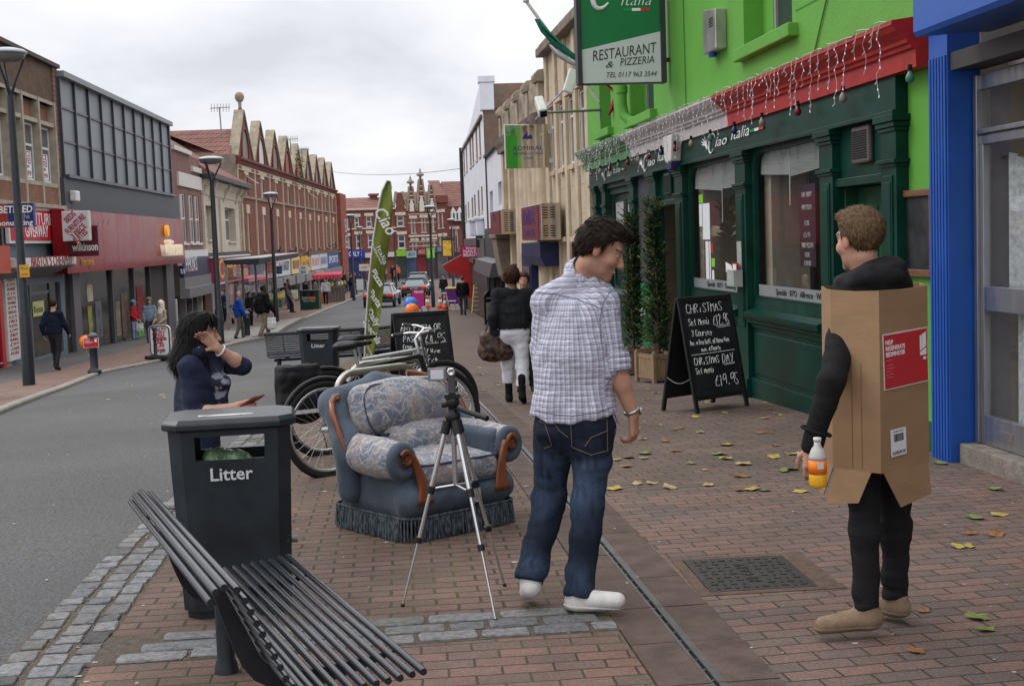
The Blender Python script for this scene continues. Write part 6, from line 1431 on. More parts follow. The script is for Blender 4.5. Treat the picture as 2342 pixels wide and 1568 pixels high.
base=union([s_box((0,.40,.21),(HW,.38,.125),.07),(s_cap((-HW+.03,.045,.225),(HW-.03,.045,.225),.088),.05),(s_box((-HW+.035,.36,.35),(.065,.32,.20),.05),.04),(s_box((HW-.035,.36,.35),(.065,.32,.20),.05),.04)],.04)
sdf_obj('frame',disp(base,pleat),(-.6,-.12,.03),(.6,.9,.65),.012,M_VELV,AC)
bk=RX(R(-14))
back=union([s_box((0,.74,.50),(.43,.075,.30),.07,[list(r)for r in bk]),(s_cap((-.47,.50,.46),(-.44,.74,.70),.085,.075),.10),(s_cap((.47,.50,.46),(.44,.74,.70),.085,.075),.10),(s_cap((-.42,.80,.72),(0,.86,.79),.065),.08),(s_cap((.42,.80,.72),(0,.86,.79),.065),.08),(s_cap((-.45,.56,.25),(-.47,.55,.5),.085),.08),(s_cap((.45,.56,.25),(.47,.55,.5),.085),.08)],.06)
sdf_obj('back',disp(back,lambda p:folds(p,(6,6,6),.004,8)),(-.65,.35,.1),(.65,1.0,.95),.012,M_VELV,AC)
for sx in(-1,1):
 arm=union([s_cap((sx*.435,.06,.455),(sx*.43,.52,.475),.108,.10),(s_ell((sx*.44,.30,.45),(.115,.30,.105)),.04)],.04)
 arm=inter(arm,s_half((0,.035,0),(0,-1,0)),.02)
 a_=sdf_obj('arm',disp(arm,lambda p:.0035*np.sin(np.arctan2(p[:,2]-.455,np.abs(p[:,0])-.435)*24)*np.clip((.16-p[:,1])*9,0,1)+folds(p,(9,9,9),.004,2)),(sx*.435-.2,-.02,.28),(sx*.435+.2,.68,.64),.010,M_FLOR,AC)
 m=MB();pts=[(sx*.435+.073*math.cos(t),.03,.455+.073*math.sin(t))for t in np.linspace(0,2*math.pi,28,endpoint=False)];m.tube(pts,.036,10,closed=True);m.cyl((sx*.435,.055,.455),(sx*.435,.012,.455),.07,.06,20);m.build('arm_front',M_VELV,a_)
 m=MB();path=[];rad=[]
 for k in range(14):
  t=R(-150+300*k/13);r=.026+.016*k/13;path.append((sx*.425+sx*r*math.cos(t)*-1,-.012,.47+r*math.sin(t)));rad.append(.013+.006*k/13)
 m.tube(path,rad,8);m.cyl((sx*.425,.02,.47),(sx*.425,-.022,.47),.03,.02,14)
 rings=[]
 for k in range(12):
  t=k/11;z=.49-.275*t;cx=sx*(.385-.075*math.sin(t*1.9));wd=.030+.006*t+.036*t**3;dp=.020-.004*t;yy=-.004-.035*t
  rings.append([(cx+wd*math.cos(a),yy+dp*math.sin(a)*(1.0 if math.sin(a)<0 else .5),z)for a in np.linspace(0,2*math.pi,14,endpoint=False)])
 m.loft(rings);m.build('wooden_scroll',M_WOOD,AC)
 m=MB();pth=[(sx*.53,.47,.50),(sx*.545,.53,.60),(sx*.535,.60,.68),(sx*.50,.66,.735),(sx*.455,.69,.765),(sx*.43,.66,.775)]
 if sx>0:pth=[(sx*.535,.55,.56),(sx*.54,.64,.66),(sx*.50,.73,.745),(sx*.43,.80,.80),(sx*.32,.84,.83),(sx*.25,.85,.845)]
 m.tube(pth,[.014,.02,.022,.022,.022,.016],8);m.tube([(p[0]*1.025,p[1]-.01,p[2]-.012)for p in pth],.009,6);m.lathe([(0,-.02),(.02,-.01),(.024,.0),(.016,.018),(0,.022)],10,pth[3]);m.build('wood_trim',M_WOOD,AC)
def cushion(name,c,h,rot,amp=.004,puff=.03,sy=1):
 f=s_box(c,(h[0],h[1],h[2]),min(h)*.78,[list(r)for r in rot]);g=s_ell(c,(h[0]*1.02,h[1]+puff,h[2]*1.02),[list(r)for r in rot])
 return disp(union([f,(g,.05)]),lambda p:folds(p,(10,10,10),amp,4))
def curve_tube(name,pts,r,m,par):mb=MB();mb.tube(pts,r,6,closed=True);return mb.build(name,m,par)
seat=disp(union([s_box((0,.265,.355),(.315,.30,.075),.06),(s_ell((0,.25,.37),(.32,.31,.105)),.05)]),lambda p:folds(p,(9,9,9),.005,6))
so=sdf_obj('seat_cushion',seat,(-.42,-.1,.2),(.42,.7,.55),.010,M_FLOR,AC)
def rrect(w,h,r,n=6):
 pts=[]
 for cx,cy,a0 in((w-r,h-r,0),(-w+r,h-r,90),(-w+r,-h+r,180),(w-r,-h+r,270)):
  for k in range(n):a=R(a0+90*k/(n-1));pts.append((cx+r*math.cos(a),cy+r*math.sin(a)))
 return pts
for z in(.418,.292):curve_tube('piping',[(x,.265+y,z)for x,y in rrect(.312,.297,.07)],.007,M_PIPE,so)
r1=RX(R(-20));
f1=union([s_box((-.03,.565,.685),(.375,.095,.155),.085,[list(r)for r in r1]),(s_ell((-.03,.55,.685),(.36,.16,.165),[list(r)for r in r1]),.06)])
f1=cut(f1,s_ell((-.03,.50,.44),(.30,.3,.115)),.06)
co=sdf_obj('back_cushion',disp(f1,lambda p:folds(p,(9,9,9),.006,9)),(-.5,.3,.42),(.46,.85,.95),.010,M_FLOR,AC)
curve_tube('piping',[(-.03+x,.475+y*math.sin(R(20))*1.0,.69+y)for x,y in rrect(.335,.14,.11)],.007,M_PIPE,co)
f2=union([s_box((.02,.46,.49),(.26,.075,.125),.07,[list(r)for r in r1]),(s_ell((.02,.44,.48),(.26,.13,.13),[list(r)for r in r1]),.05)])
f2=disp(f2,lambda p:.010*np.exp(-((p[:,0]+.12)/.018)**2)+folds(p,(9,9,9),.005,12))
sdf_obj('lumbar_cushion',f2,(-.4,.25,.28),(.4,.7,.7),.010,M_FLOR,AC)
m=MB();outl=rrect(HW+.045,.42,.10,8);per=[]
for i in range(len(outl)):
 a,b=Vector(outl[i]),Vector(outl[(i+1)%len(outl)]);n_=max(1,int((b-a).length/.0125))
 for k in range(n_):per.append(a+(b-a)*k/n_)
for i,q in enumerate(per):
 x,y=q.x,q.y+.385;jx,jy=random.uniform(-.006,.006),random.uniform(-.006,.006);out=Vector((q.x,q.y)).normalized()*.012
 m.tube([(x,y,.135),(x+jx*.5+out.x*.5,y+jy*.5+out.y*.5,.07),(x+jx+out.x,y+jy+out.y,.004+random.uniform(0,.012))],[.006,.0068,.005],5)
m.tube([(q.x,q.y+.385,.137)for q in per],.008,6,closed=True)
m.build('fringe',mat('fringe_cord',(.058,.074,.085),.9,var=.85,vs=70,det=1,stretch=(1,1,.35)),AC)
m=MB();m.push([(.02,-.052,.245),(.115,-.054,.25),(.12,-.058,.175),(.03,-.058,.17)],[(0,1,2,3)]);m.build('patch',M_FLOR,AC).modifiers.new('solidify','SOLIDIFY').thickness=.006
F3=[G(920,1388),G(1135,1424),G(1155,1341)];cen=sum(F3,Vector())/3;apex=at_depth(1036,955,5.85)
TP=thing('camera_tripod','silver and black camera tripod standing in front of the floral armchair','tripod',Vector((apex.x,apex.y,gz(apex.x,apex.y))));TO=TP.location.copy();A3=apex-TO
M_ALU2=mat('silver_tube',(.62,.61,.60),.25,.9,var=.08)
for i,q in enumerate(F3):
 q=q-TO;d=(q-A3).normalized();s0=A3+d*.03+Vector((q.x,q.y,0)).normalized()*.02
 L_=(q-s0).length;P=lambda t:s0+(q-s0)*t
 m=MB();m.tube([P(0),P(.36)],.0115,10);m.tube([P(.34),P(.64)],.0085,10);m.tube([P(.62),P(.985)],.0058,8);lg_=m.build('leg',M_ALU2,TP)
 m=MB();m.tube([P(.335),P(.375)],.019,8);m.build('clip',M_BLKP,lg_);m=MB();m.tube([P(.615),P(.645)],.016,8);m.build('clip',M_BLKP,lg_);m=MB();m.tube([P(.98),P(1)],.009,8);m.build('foot',M_BLKP,lg_);m=MB();m.tube([P(-.02),P(.05)],.021,8);m.build('hinge',M_BLKP,lg_)
 m=MB();m.tube([P(.35),Vector((A3.x,A3.y,P(.35).z+.012))],.005,6);m.build('brace',M_ALU2,TP)
m=MB();m.tube([(A3.x,A3.y,A3.z-.30),(A3.x,A3.y,A3.z+.06)],.0115,10);m.build('centre_column',M_ALU2,TP)
m=MB();m.lathe([(.028,-.02),(.034,.0),(.034,.02),(.02,.03),(.02,.05),(.03,.055),(.03,.085),(.022,.09)],14,A3);m.box(A3.x-.035,A3.x+.035,A3.y-.025,A3.y+.025,A3.z+.09,A3.z+.108);m.cyl(A3+Vector((-.05,0,.06)),A3+Vector((.02,0,.06)),.012,.012,8);m.build('pan_head',M_BLKP,TP)
hd=camxy(.155,-.12);m=MB();m.tube([A3+Vector((0,0,.045)),A3+Vector((hd.x*.35,hd.y*.35,.035)),A3+Vector((hd.x,hd.y,.008))],[.007,.011,.014],8);m.build('handle',M_BLKP,TP)
CC=thing('camcorder','small upright camcorder with flip out screen on top of the tripod','camcorder',apex+Vector((0,0,.108)))
m=MB();m.box(-.016,.016,-.02,.025,0,.115);m.build('body',mat('camcorder_grey',(.08,.08,.085),.35,.4),CC,.006);m=MB();m.lathe([(.017,0),(.02,.004),(.02,.012),(.013,.014),(.008,.008),(0,.007)],18);o=m.build('lens',M_ALU2,CC);o.location=(0,-.02,.10);o.rotation_euler=(R(90),0,0);o.scale=(.9,.9,.9)
m=MB();m.box(-.105,-.022,-.004,.006,.06,.118);sc1=m.build('screen_bezel',M_GREY,CC,.003);m=MB();m.box(-.092,-.035,-.006,-.004,.068,.110);m.build('screen',mat('lit_screen',(.55,.56,.60),.3,emit=.05),sc1)
CC.rotation_euler=(0,0,-YAW)
CH={'A':'0026406|1333','B':'000626353424030434413110','C':'4526160501104041','D':'000636443110','E':'4000064 6|0333','F':'00064 6|0333','H':'0006|4046|0343','I':'2026','K':'0006|460340','L':'060040','M':'0006234640','N':'00064046','O':'16050110304145361 6','P':'0006364534130 3','R':'00063645341303|1340','S':'45361605143241301001','T':'2026|0646','W':'0610234046','Y':'0623|2046','Z':'06460040','a':'43330301104043|40','b':'0600304133 03','c':'4213020110 40','d':'464010010313 43','e':'0232431304011040','f':'46361510|0434','h':'0006|03334240','i':'2023|2525','k':'0006|330240','l':'2620','m':'0004|0324202 3|23444 0','n':'0004|03344340','o':'14030110304143341 4','p':'0400|04344342020 2','r':'0004|033444','s':'4313021232301000','t':'2621303 0|0434','u':'0401104044|4440','ù':'0401104044|4440|1625','x':'0440|4400','£':'4535241 30010 50|0333','1':'1526 20','2':'05163645004 0','3':'05264523413010 01','5':'46060323413010 01','6':'450 1103042330 2','9':'41464616050313 44','4':'30360141','0':'16050110304145361 6','.':'2021',',':'20 1 0','-':'0343','&':'40151635 0110 43'}
def strokes(t):
 out=[]
 for st in CH.get(t,'').split('|'):
  d=st.replace(' ','');out.append([(int(d[i]),int(d[i+1]))for i in range(0,len(d)-1,2)])
 return[s for s in out if len(s)>1]
M_CHALK=mat('chalk',(.74,.74,.72),.9,var=.15,vs=60)
def chalk(par,txt,x,z,h,w=None,th=.0042,y=-.004,rnd=random.Random(11),name='chalk_writing'):
 """writes txt from x, baseline z, letter height h; w = full width"""
 adv=h*.74;n=len(txt);k=(w/(adv*n))if w else 1.0;m=MB();cx=x
 for ch in txt:
  low=ch.islower()or ch in 'ù';s_=h/6*(1.0);dz=rnd.uniform(-.05,.05)*h
  for st in strokes(ch):
   pts=[(cx+(px*s_+pz*s_*.12)*.82*k,y,z+pz*s_+dz)for px,pz in st]
   fine=[]
   for i in range(len(pts)):
    if 0<i<len(pts)-1:
     a,b,c=(Vector(pts[i-1]),Vector(pts[i]),Vector(pts[i+1]));fine+=[b.lerp(a,.25),b*.5+(a+c)*.25*.0+b*.5*1.0 if False else b.lerp((a+c)/2,.18),b.lerp(c,.25)]
    else:fine.append(Vector(pts[i]))
   m.tube(fine,[th*rnd.uniform(.75,1.15)for _ in fine],4)
  cx+=adv*k*(1.0 if ch!=' ' else .7)
 return m.build(name,M_CHALK,par)
M_SLATE=mat('chalkboard',(.017,.018,.021),.62,var=.55,vs=3.5,bump=.05);M_EBON=mat('ebonised_frame',(.014,.014,.015),.45,var=.3,vs=12)
def aboard(label,pl_,rz,W,H,lean,lines,leg=.12,chain=True):
 t=thing('a_board',label,'blackboard',pl_,rz,'chalked a-boards')
 fm=link('front_frame',bpy.data.meshes.new('empty'),t);bpy.data.objects.remove(fm)
 rx=(lean,0,0)
 def P(nm,m,mt,par=t,bev=0,rot=rx):
  o=m.build(nm,mt,par,bev)
  if par is t:o.rotation_euler=rot
  return o
 b=.045;m=MB();m.box(0,b,-.012,.012,0,H);m.box(W-b,W,-.012,.012,0,H);m.box(b,W-b,-.012,.012,H-b,H);m.box(b,W-b,-.012,.012,leg,leg+b);fr=P('front_frame',m,M_EBON,bev=.003)
 m=MB();m.box(b*.8,W-b*.8,-.003,.006,leg+b*.8,H-b*.8);bd=P('board',m,M_SLATE)
 for tx,x,z,h,w in lines:
  if tx=='_':m=MB();m.tube([(x,-.004,z),(x+w*.5,-.004,z+h),(x+w,-.004,z+h*2)],.0035,4);m.build('chalk_line',M_CHALK,bd)
  else:chalk(bd,tx,x,z,h,w)
 m=MB();m.box(0,b,-.01,.012,0,H);m.box(W-b,W,-.01,.012,0,H);m.box(b,W-b,-.01,.012,H-b,H);m.box(b,W-b,-.008,.006,leg,H-b)
 o=m.build('rear_frame',M_EBON,t);top=Vector((0,H*math.sin(-lean)*-1,H*math.cos(lean)));o.location=(0,-2*H*math.sin(lean)+.02,0);o.rotation_euler=(-lean,0,0)
 if chain:
  q=.3*H;a0=Vector((-.0,-q*math.sin(lean),q*math.cos(lean)));d_=-2*(H-q)*math.sin(lean);m=MB();m.tube([a0+Vector((-.004,d_*k/8,-.05*math.sin(math.pi*k/8)))for k in range(9)],.004,5);m.build('chain',M_GREY,t)
 return t
pA=G(1592,947);lean=R(-11)
aboard('blackboard a-board chalked with christmas set menu prices by the larger window',pA,R(33),.76,1.12,lean,[('CHRiSTMAS',.10,.965,.085,.52),('Set Menù',.10,.845,.062,.30),('£12.95',.45,.83,.10,.235),('_',.48,.815,.004,.2),('_',.50,.80,.004,.18),('3 Courses',.12,.74,.055,.30),('Inc. a free bott. of House Wine',.075,.655,.045,.60),('min. 6 People',.22,.585,.042,.29),('_',.07,.56,.004,.62),('CHRiSTMAS',.09,.46,.068,.36),('DAY',.49,.455,.085,.17),('_',.49,.44,.003,.17),('_',.51,.43,.003,.15),('Set menù',.09,.375,.055,.26),('£19.95',.34,.235,.11,.34)])
pB=G(921,918);aboard('blackboard a-board chalked with any pizza or pasta prices behind the armchair',pB+Vector((0,.1,0)),R(22),.72,1.02,lean,[('ANY PiZZA OR',.08,.80,.065,.55),('PASTA',.10,.675,.07,.23),('£4.95',.38,.65,.10,.27),('_',.38,.635,.004,.27),('free',.08,.59,.055,.13),('Glass of Wine',.16,.52,.055,.42),('or',.36,.47,.04,.06),('Soft Drink',.20,.42,.052,.33),('_',.06,.405,.003,.6),('COFFEE BREAK',.09,.32,.062,.54),('Espresso',.08,.235,.05,.24),('uno',.55,.235,.05,.1),('& Cake £1.00',.22,.165,.055,.42)])
pD=G(1404,822)+Vector((.25,0,0));aboard('blackboard a-board half hidden between checked shirt and potted conifers',pD,R(40),.6,1.02,lean,[('Open',.3,.72,.06,.2),('menù',.32,.58,.06,.2)],chain=False)
M_TEAK=mat('weathered_teak',(.27,.18,.105),.8,var=.35,vs=9,stretch=(6,6,.8),bump=.2);M_SOIL=mat('potting_soil',(.03,.022,.015),.95,var=.4,vs=30)
M_CON=attr_mat('conifer_spray',.75,var=.25,vs=30,spec=.25)
def planter(label,tlab,pc,rz,w,h,th,seed,lean_=0.0):
 rnd=random.Random(seed);t=thing('planter',label,'planter',pc,rz,'square slatted wooden planters');k=w/2
 for sx in(-1,1):
  for sy in(-1,1):m=MB();m.box(sx*k-.024,sx*k+.024,sy*k-.024,sy*k+.024,0,h+.02);m.lathe([(.02,0),(.024,.012),(.0,.022)],8,(sx*k,sy*k,h+.02));m.build('post',M_TEAK,t,.003)
 for a in range(4):
  m=MB();
  for z0,z1 in((.05,.10),(h-.055,h)):m.box(-k+.025,k-.025,-k-.006,-k+.014,z0,z1)
  n=5;ww=(w-.05)/n
  for i in range(n):m.box(-k+.025+i*ww+.002,-k+.025+(i+1)*ww-.002,-k,-k+.010,.10,h-.055)
  o=m.build('side',M_TEAK,t,.002);o.rotation_euler=(0,0,a*math.pi/2)
 m=MB();m.box(-k+.016,k-.016,-k+.016,k-.016,.04,h-.05);m.build('soil',M_SOIL,t)
 tr=thing('conifer',tlab,'conifer',pc+Vector((0,0,h-.05)),rz,'narrow conifers in the wooden planters')
 m=MB();m.tube([(0,0,0),(.01,0,th*.4),(lean_*.6,0,th*.75),(lean_,0,th*.93)],[.022,.018,.010,.004],8);m.build('trunk',mat('conifer_bark',(.09,.06,.04),.9),tr)
 m=MB();cols=[]
 for b in range(560):
  f=rnd.random()**.9;z=.05+f*th*.95;rad=(.20-.10*f)*rnd.uniform(.55,1.25)*(1.2 if f<.2 else 1);a=rnd.uniform(0,6.283)
  if f>.9:rad*=rnd.uniform(.6,2.0)
  gap=math.sin(z*9+seed)*.25+math.sin(z*23+a*2)*.2
  rad*=1+gap*.6
  dirv=Vector((math.cos(a),math.sin(a),rnd.uniform(.35,1.0))).normalized();base_=Vector((lean_*f,0,z));tip_=base_+dirv*rad*1.25
  g=rnd.random();c=(.014+.024*g,.032+.045*g,.009+.007*g)
  if g>.82:c=(.085,.12,.025)
  if rnd.random()<.06:c=(.10,.06,.025)
  ns=15 if f<.92 else 10
  for j in range(ns):
   u=(j+1)/ns;q=base_.lerp(tip_,.25+.75*u);l=.040*(1.15-u*.6)*rnd.uniform(.7,1.35);side=dirv.cross(Vector((rnd.uniform(-1,1),rnd.uniform(-1,1),rnd.uniform(-.3,1)))).normalized();d2=(side*rnd.uniform(.5,1.1)+dirv*.9).normalized();n2=d2.cross(dirv+Vector((.01,.02,.3))).normalized()*.0062
   k0=len(m.v);m.push([q-n2,q+d2*l*.55-n2*1.3,q+d2*l,q+d2*l*.55+n2*1.3,q+n2],[(0,1,2,3,4)]);sh=rnd.uniform(.7,1.25)*(.75+.5*u);cols+=[tuple(x*sh for x in c)]*(len(m.v)-k0)
 me=m.mesh('foliage',M_CON);set_col(me,np.array(cols));link('foliage',me,tr)
 return t
pc=G(1508,876);planter('nearer square slatted wooden planter beside the christmas a-board','nearer narrow conifer, the taller and fuller of the potted pair',pc+Vector((.05,.22,0)),R(20),.40,.36,1.95,4,-.05)
pc=G(1450,858);planter('farther square slatted wooden planter nearest the checked shirt','farther narrow conifer beside the man in the checked shirt',pc+Vector((.05,.2,0)),R(14),.40,.36,1.9,9,.0)
fb=thing('feather_flag','tall olive green leaf shaped advertising flag leaning beside the road','flag',G(840,868));ZB=depth(fb.location);oB=fb.location.copy()
LE=[(833,848),(836,760),(842,660),(852,560),(864,480),(875,432),(884,414)];RE=[(846,846),(862,775),(874,690),(882,620),(893,540),(899,470),(894,420)]
FLAGP={}
def fpt(v,f):
 lu=np.interp(v,[p[1]for p in LE[::-1]],[p[0]for p in LE[::-1]]);ru=np.interp(v,[p[1]for p in RE[::-1]],[p[0]for p in RE[::-1]])
 return at_depth(lu+(ru-lu)*f,v,ZB+.10*math.sin(v*.018+f*3)*f+.25*f)-oB
m=MB();rows=[414+(848-414)*i/40 for i in range(41)];vs=[fpt(v,f/10)for v in rows for f in range(11)];fs=[(i*11+j,i*11+j+1,(i+1)*11+j+1,(i+1)*11+j)for i in range(40)for j in range(10)]
m.push(vs,fs,True);cl=m.build('cloth',mat('olive_cloth',(.27,.30,.06),.75,var=.22,vs=3,stretch=(3,3,.5)),fb);sm=cl.modifiers.new('solidify','SOLIDIFY');sm.thickness=.008
m=MB();m.tube([Vector((0,0,-.1))]+[fpt(v,0)for v in rows[::-2]]+[fpt(414,.5),fpt(417,.9),fpt(432,1.0)],.014,8);m.build('pole',mat('pale_pole',(.45,.45,.44),.4),fb)
m=MB();m.lathe([(.22,-.02),(.22,.05),(.05,.09),(.03,.25)],14);m.build('base',M_BLKP,fb)
def flag_text(t,v,f,size,ang,fit,bold=.0,font_shear=0):
 me=text_mesh(t,size,depth=.002,bold=bold,shear=font_shear);me.materials.clear();me.materials.append(M_WLET);xs=[q.co.x for q in me.vertices];k=fit/max(1e-6,max(xs)-min(xs));o=link('lettering',me,fb)
 for q in me.vertices:q.co.x*=k
 o.location=fpt(v,f)+Vector((0,-.11,0));o.rotation_euler=(R(90),R(ang),-YAW)
flag_text('Ciao',505,.55,.26,62,.42,.003,.2);flag_text('Italia',583,.62,.10,68,.28);flag_text('Restaurant',580,.32,.06,66,.34)
for t,v in(('Pizza',635),('Pasta',682),('Daily',725)):flag_text(t,v,.50,.13,60,.27,.003)
flag_text('Specials',757,.52,.13,60,.40,.003);flag_text('Take Away',800,.5,.05,66,.2);flag_text('Delivery',818,.5,.05,66,.15)
M_TYRE=mat('tyre',(.016,.015,.015),.85,var=.3,vs=40,bump=.6,bs=120);M_RIM=mat('rim_alloy',(.5,.5,.5),.3,.85);M_STEELB=mat('brushed_steel',(.42,.38,.34),.32,.9,var=.2,vs=8)
def wheel(par,x,r=.335):
 m=MB();m.tube([(x+r*math.cos(a),0,r+.0+r*math.sin(a))for a in np.linspace(0,2*math.pi,40,endpoint=False)],.024,8,closed=True);w_=m.build('wheel',M_TYRE,par)
 m=MB();m.tube([(x+(r-.036)*math.cos(a),0,r+(r-.036)*math.sin(a))for a in np.linspace(0,2*math.pi,40,endpoint=False)],.014,6,closed=True);m.build('rim',M_RIM,w_)
 m=MB();m.cyl((x,-.045,r),(x,.045,r),.022,.022,10)
 for k in range(28):a=2*math.pi*k/28;b=a+(.5 if k%2 else-.5);m.tube([(x+.02*math.cos(b),.03*(-1)**k,r+.02*math.sin(b)),(x+(r-.04)*math.cos(a),0,r+(r-.04)*math.sin(a))],.0016,3,cap=False)
 m.build('spokes',M_RIM,w_);return w_
def bicycle(label,loc,rz,frm,tilt=0.0,pannier=False):
 t=thing('bicycle',label,'bicycle',loc,rz);t.rotation_euler=(tilt,0,rz)
 wheel(t,-.52);wheel(t,.53);A=dict(bb=(-.06,0,.29),st=(-.20,0,.75),ht=(.36,0,.80),hb=(.40,0,.66),ra=(-.52,0,.335),fa=(.53,0,.335))
 m=MB();m.tube([A['bb'],A['st']],.017,10);m.tube([A['st'],A['ht']],.017,10);m.tube([A['bb'],A['hb']],.024,10);m.tube([A['ht'],A['hb']],.021,10)
 for s_ in(-.05,.05):m.tube([A['bb'],(-.3,s_,.31),(-.52,s_,.335)],.010,6);m.tube([(-.2,0,.72),(-.3,s_,.63),(-.52,s_,.335)],.009,6)
 m.build('frame',frm,t)
 m=MB()
 for s_ in(-.05,.05):m.tube([(.41,0,.63),(.42,s_,.6),(.53,s_,.335)],.013,8)
 m.build('fork',frm,t)
 m=MB();m.tube([A['ht'],(.33,0,.93),(.38,0,.97)],.014,8);m.tube([(.32,-.29,.97),(.37,-.12,.98),(.38,0,.97),(.37,.12,.98),(.32,.29,.97)],.011,8);h_=m.build('handlebar',M_RIM if frm is not M_BLKP else M_BLKP,t)
 m=MB();m.tube([(.325,-.30,.97),(.35,-.18,.975)],.017,8);m.build('grip',M_RUB,h_);m=MB();m.tube([(.325,.30,.97),(.35,.18,.975)],.017,8);m.build('grip',M_RUB,h_)
 m=MB();m.tube([(.37,.15,.97),(.47,.12,.90),(.45,.03,.70),(.47,.05,.5)],.004,5);m.tube([(.37,-.15,.97),(.5,-.1,.93),(.46,-.03,.74),(.2,-.02,.73)],.004,5);m.build('cables',M_BLKP,t)
 m=MB();m.tube([A['st'],(-.225,0,.90)],.013,8);m.build('seat_post',M_RIM,t)
 link('saddle',sdf_mesh(union([s_cap((-.34,0,.925),(-.08,0,.935),.032,.016),(s_ell((-.31,0,.925),(.09,.08,.028)),.04)],.03),(-.45,-.12,.86),(0,.12,1.0),.009,'saddle',M_BLKP),t)
 m=MB();m.tube([(-.06+.1*math.cos(a),.05,.29+.1*math.sin(a))for a in np.linspace(0,6.283,24,endpoint=False)],.006,5,closed=True);m.cyl((-.06,-.07,.29),(-.06,.07,.29),.02,.02,10)
 for s_,a in((.075,40),(-.075,220)):e_=(-.06+.17*math.cos(R(a)),s_,.29+.17*math.sin(R(a)));m.bar((-.06,s_,.29),e_,.022,.014);m.box(e_[0]-.04,e_[0]+.04,min(s_,s_*2.2),max(s_,s_*2.2),e_[2]-.012,e_[2]+.012)
 m.build('crankset',M_GREY,t)
 m=MB();m.tube([(-.06,.05,.39),(-.52,.05,.37),(-.55,.05,.335),(-.52,.05,.30),(-.5,.05,.2),(-.44,.05,.2),(-.46,.05,.27),(-.06,.05,.19)],.005,4,closed=True);m.lathe([(.05,0),(.05,.02)],12,(0,0,0));m.build('chain',M_BLKP,t)
 m=MB();m.tube([(-.52+.375*math.cos(a),0,.335+.375*math.sin(a))for a in np.linspace(.5,2.9,16)],.018,6);m.build('mudguard',M_BLKP,t)
 return t
M_SILV=mat('silver_frame_paint',(.40,.41,.40),.3,.6,var=.15);M_BLKF=mat('black_frame_paint',(.014,.015,.017),.3,var=.2)
q1=camxy((700-CX)/FOC*9.25,9.25).to_3d();bk1=bicycle('black bicycle with its rear wheel showing left of the armchair',q1+Vector((.56,.42,gz(*q1[:2])+.0)),R(33),M_BLKF,R(-5))
q2=camxy((690-CX)/FOC*10.4,10.4).to_3d();bk2=bicycle('silver framed bicycle with a black pannier behind the black bicycle',q2+Vector((.62,.28,gz(*q2[:2])+.0)),R(24),M_SILV,R(4))
pn=thing('pannier_bag','bulging black pannier bag with pale reflective strip on the silver bicycle','pannier bag',q2+Vector((-.06,-.06,gz(*q2[:2])+.42)),R(24))
link('bag',sdf_mesh(disp(union([s_box((0,-.08,.10),(.19,.09,.19),.05),(s_ell((0,-.10,.02),(.19,.12,.15)),.05),(s_box((0,-.05,.29),(.17,.10,.045),.035),.03)]),lambda p:folds(p,(12,12,12),.012,3)),(-.32,-.32,-.25),(.32,.15,.45),.012,'bag',mat('black_nylon',(.010,.010,.011),.65,var=.4,vs=20,spec=.15)),pn)
m=MB();m.box(-.13,.13,-.218,-.205,-.035,-.005);m.build('reflective_strip',M_SIGNW,pn)
def hoop(label,p,rz):
 t=thing('cycle_stand',label,'cycle stand',p,rz,'steel cycle stands');m=MB();m.tube([(-.38,0,-.05),(-.38,0,.55)]+[(-.23-.15*math.cos(a),0,.60+.15*math.sin(a))for a in np.linspace(0.3,1.57,6)]+[(.23+.15*math.sin(a),0,.60+.15*math.cos(a))for a in np.linspace(0,1.27,6)]+[(.38,0,.55),(.38,0,-.05)],.026,12);m.build('hoop',M_STEELB,t);return t
h1=G(722,1108);hoop('steel cycle stand hoop between the bicycles and the armchair',h1+Vector((.46,.40,0)),R(40));hoop('second steel cycle stand hoop just behind the first',h1+Vector((.55,1.0,0)),R(38))
def bollard0():
 t=thing('bollard','','bollard',(0,0,0),0,'dark cast bollards');m=MB();m.lathe([(.15,-.02),(.15,.05),(.115,.075),(.095,.09),(.088,.1),(.085,.62),(.098,.64),(.098,.67),(.085,.69),(.083,.74),(.105,.76),(.108,.80)],20);m.build('shaft',M_GUN,t)
 m=MB();m.lathe([(.110,.80),(.112,.815),(.10,.845),(.07,.872),(.03,.885),(0,.888)],20);m.build('cap',mat('bollard_cap',(.10,.11,.125),.35,.3),t);return t
bol=bollard0();first=True
def place_b(p,label):
 global first
 o=bol if first else copy_tree(bol);first=False;o.location=(p.x,p.y,gz(p.x,p.y)+(.06 if p.x<-2 else 0.004));o['label']=label;return o
place_b(G(217,858),'dark bollard by the left kerb carrying a small red notice');place_b(G(360,826),'dark bollard standing before the white mattress sign');place_b(G(567,777),'dark bollard right behind the man in the bright blue jacket')
row=[G(1003,795),G(962,735)];r0,r1=Vector((1.62,21.5,0)),Vector((2.25,34,0))
RL=['nearest bollard of the row, just behind the any pizza board','second bollard of the row','third bollard of the row','fourth bollard of the row','fifth bollard of the row','sixth bollard of the row','farthest bollard of the row, beside the pink sign']
for i in range(7):
 f=i/6;u=985-14*f**.6;Z=24+15*f;pp=at_depth(u,700,Z);place_b(Vector((pp.x,pp.y,0)),RL[i]if i in(0,6)else RL[i]+' counted from the any pizza board')
for(u,v,l)in((700,706,'bollard beside the green recycling bin'),(826,664,'bollard by the white sign near the banner'),(836,661,'bollard between the white sign and the banner'),(1027,690,'bollard right of the tall lamp post base'),(947,686,'bollard close beside the dark convertible car')):place_b(G(u,v),l)
nb=thing('notice','small red regeneration notice tied to the bollard by the left kerb','notice',at_depth(209,795,depth(G(217,858))-.14));k_=depth(nb.location)/FOC
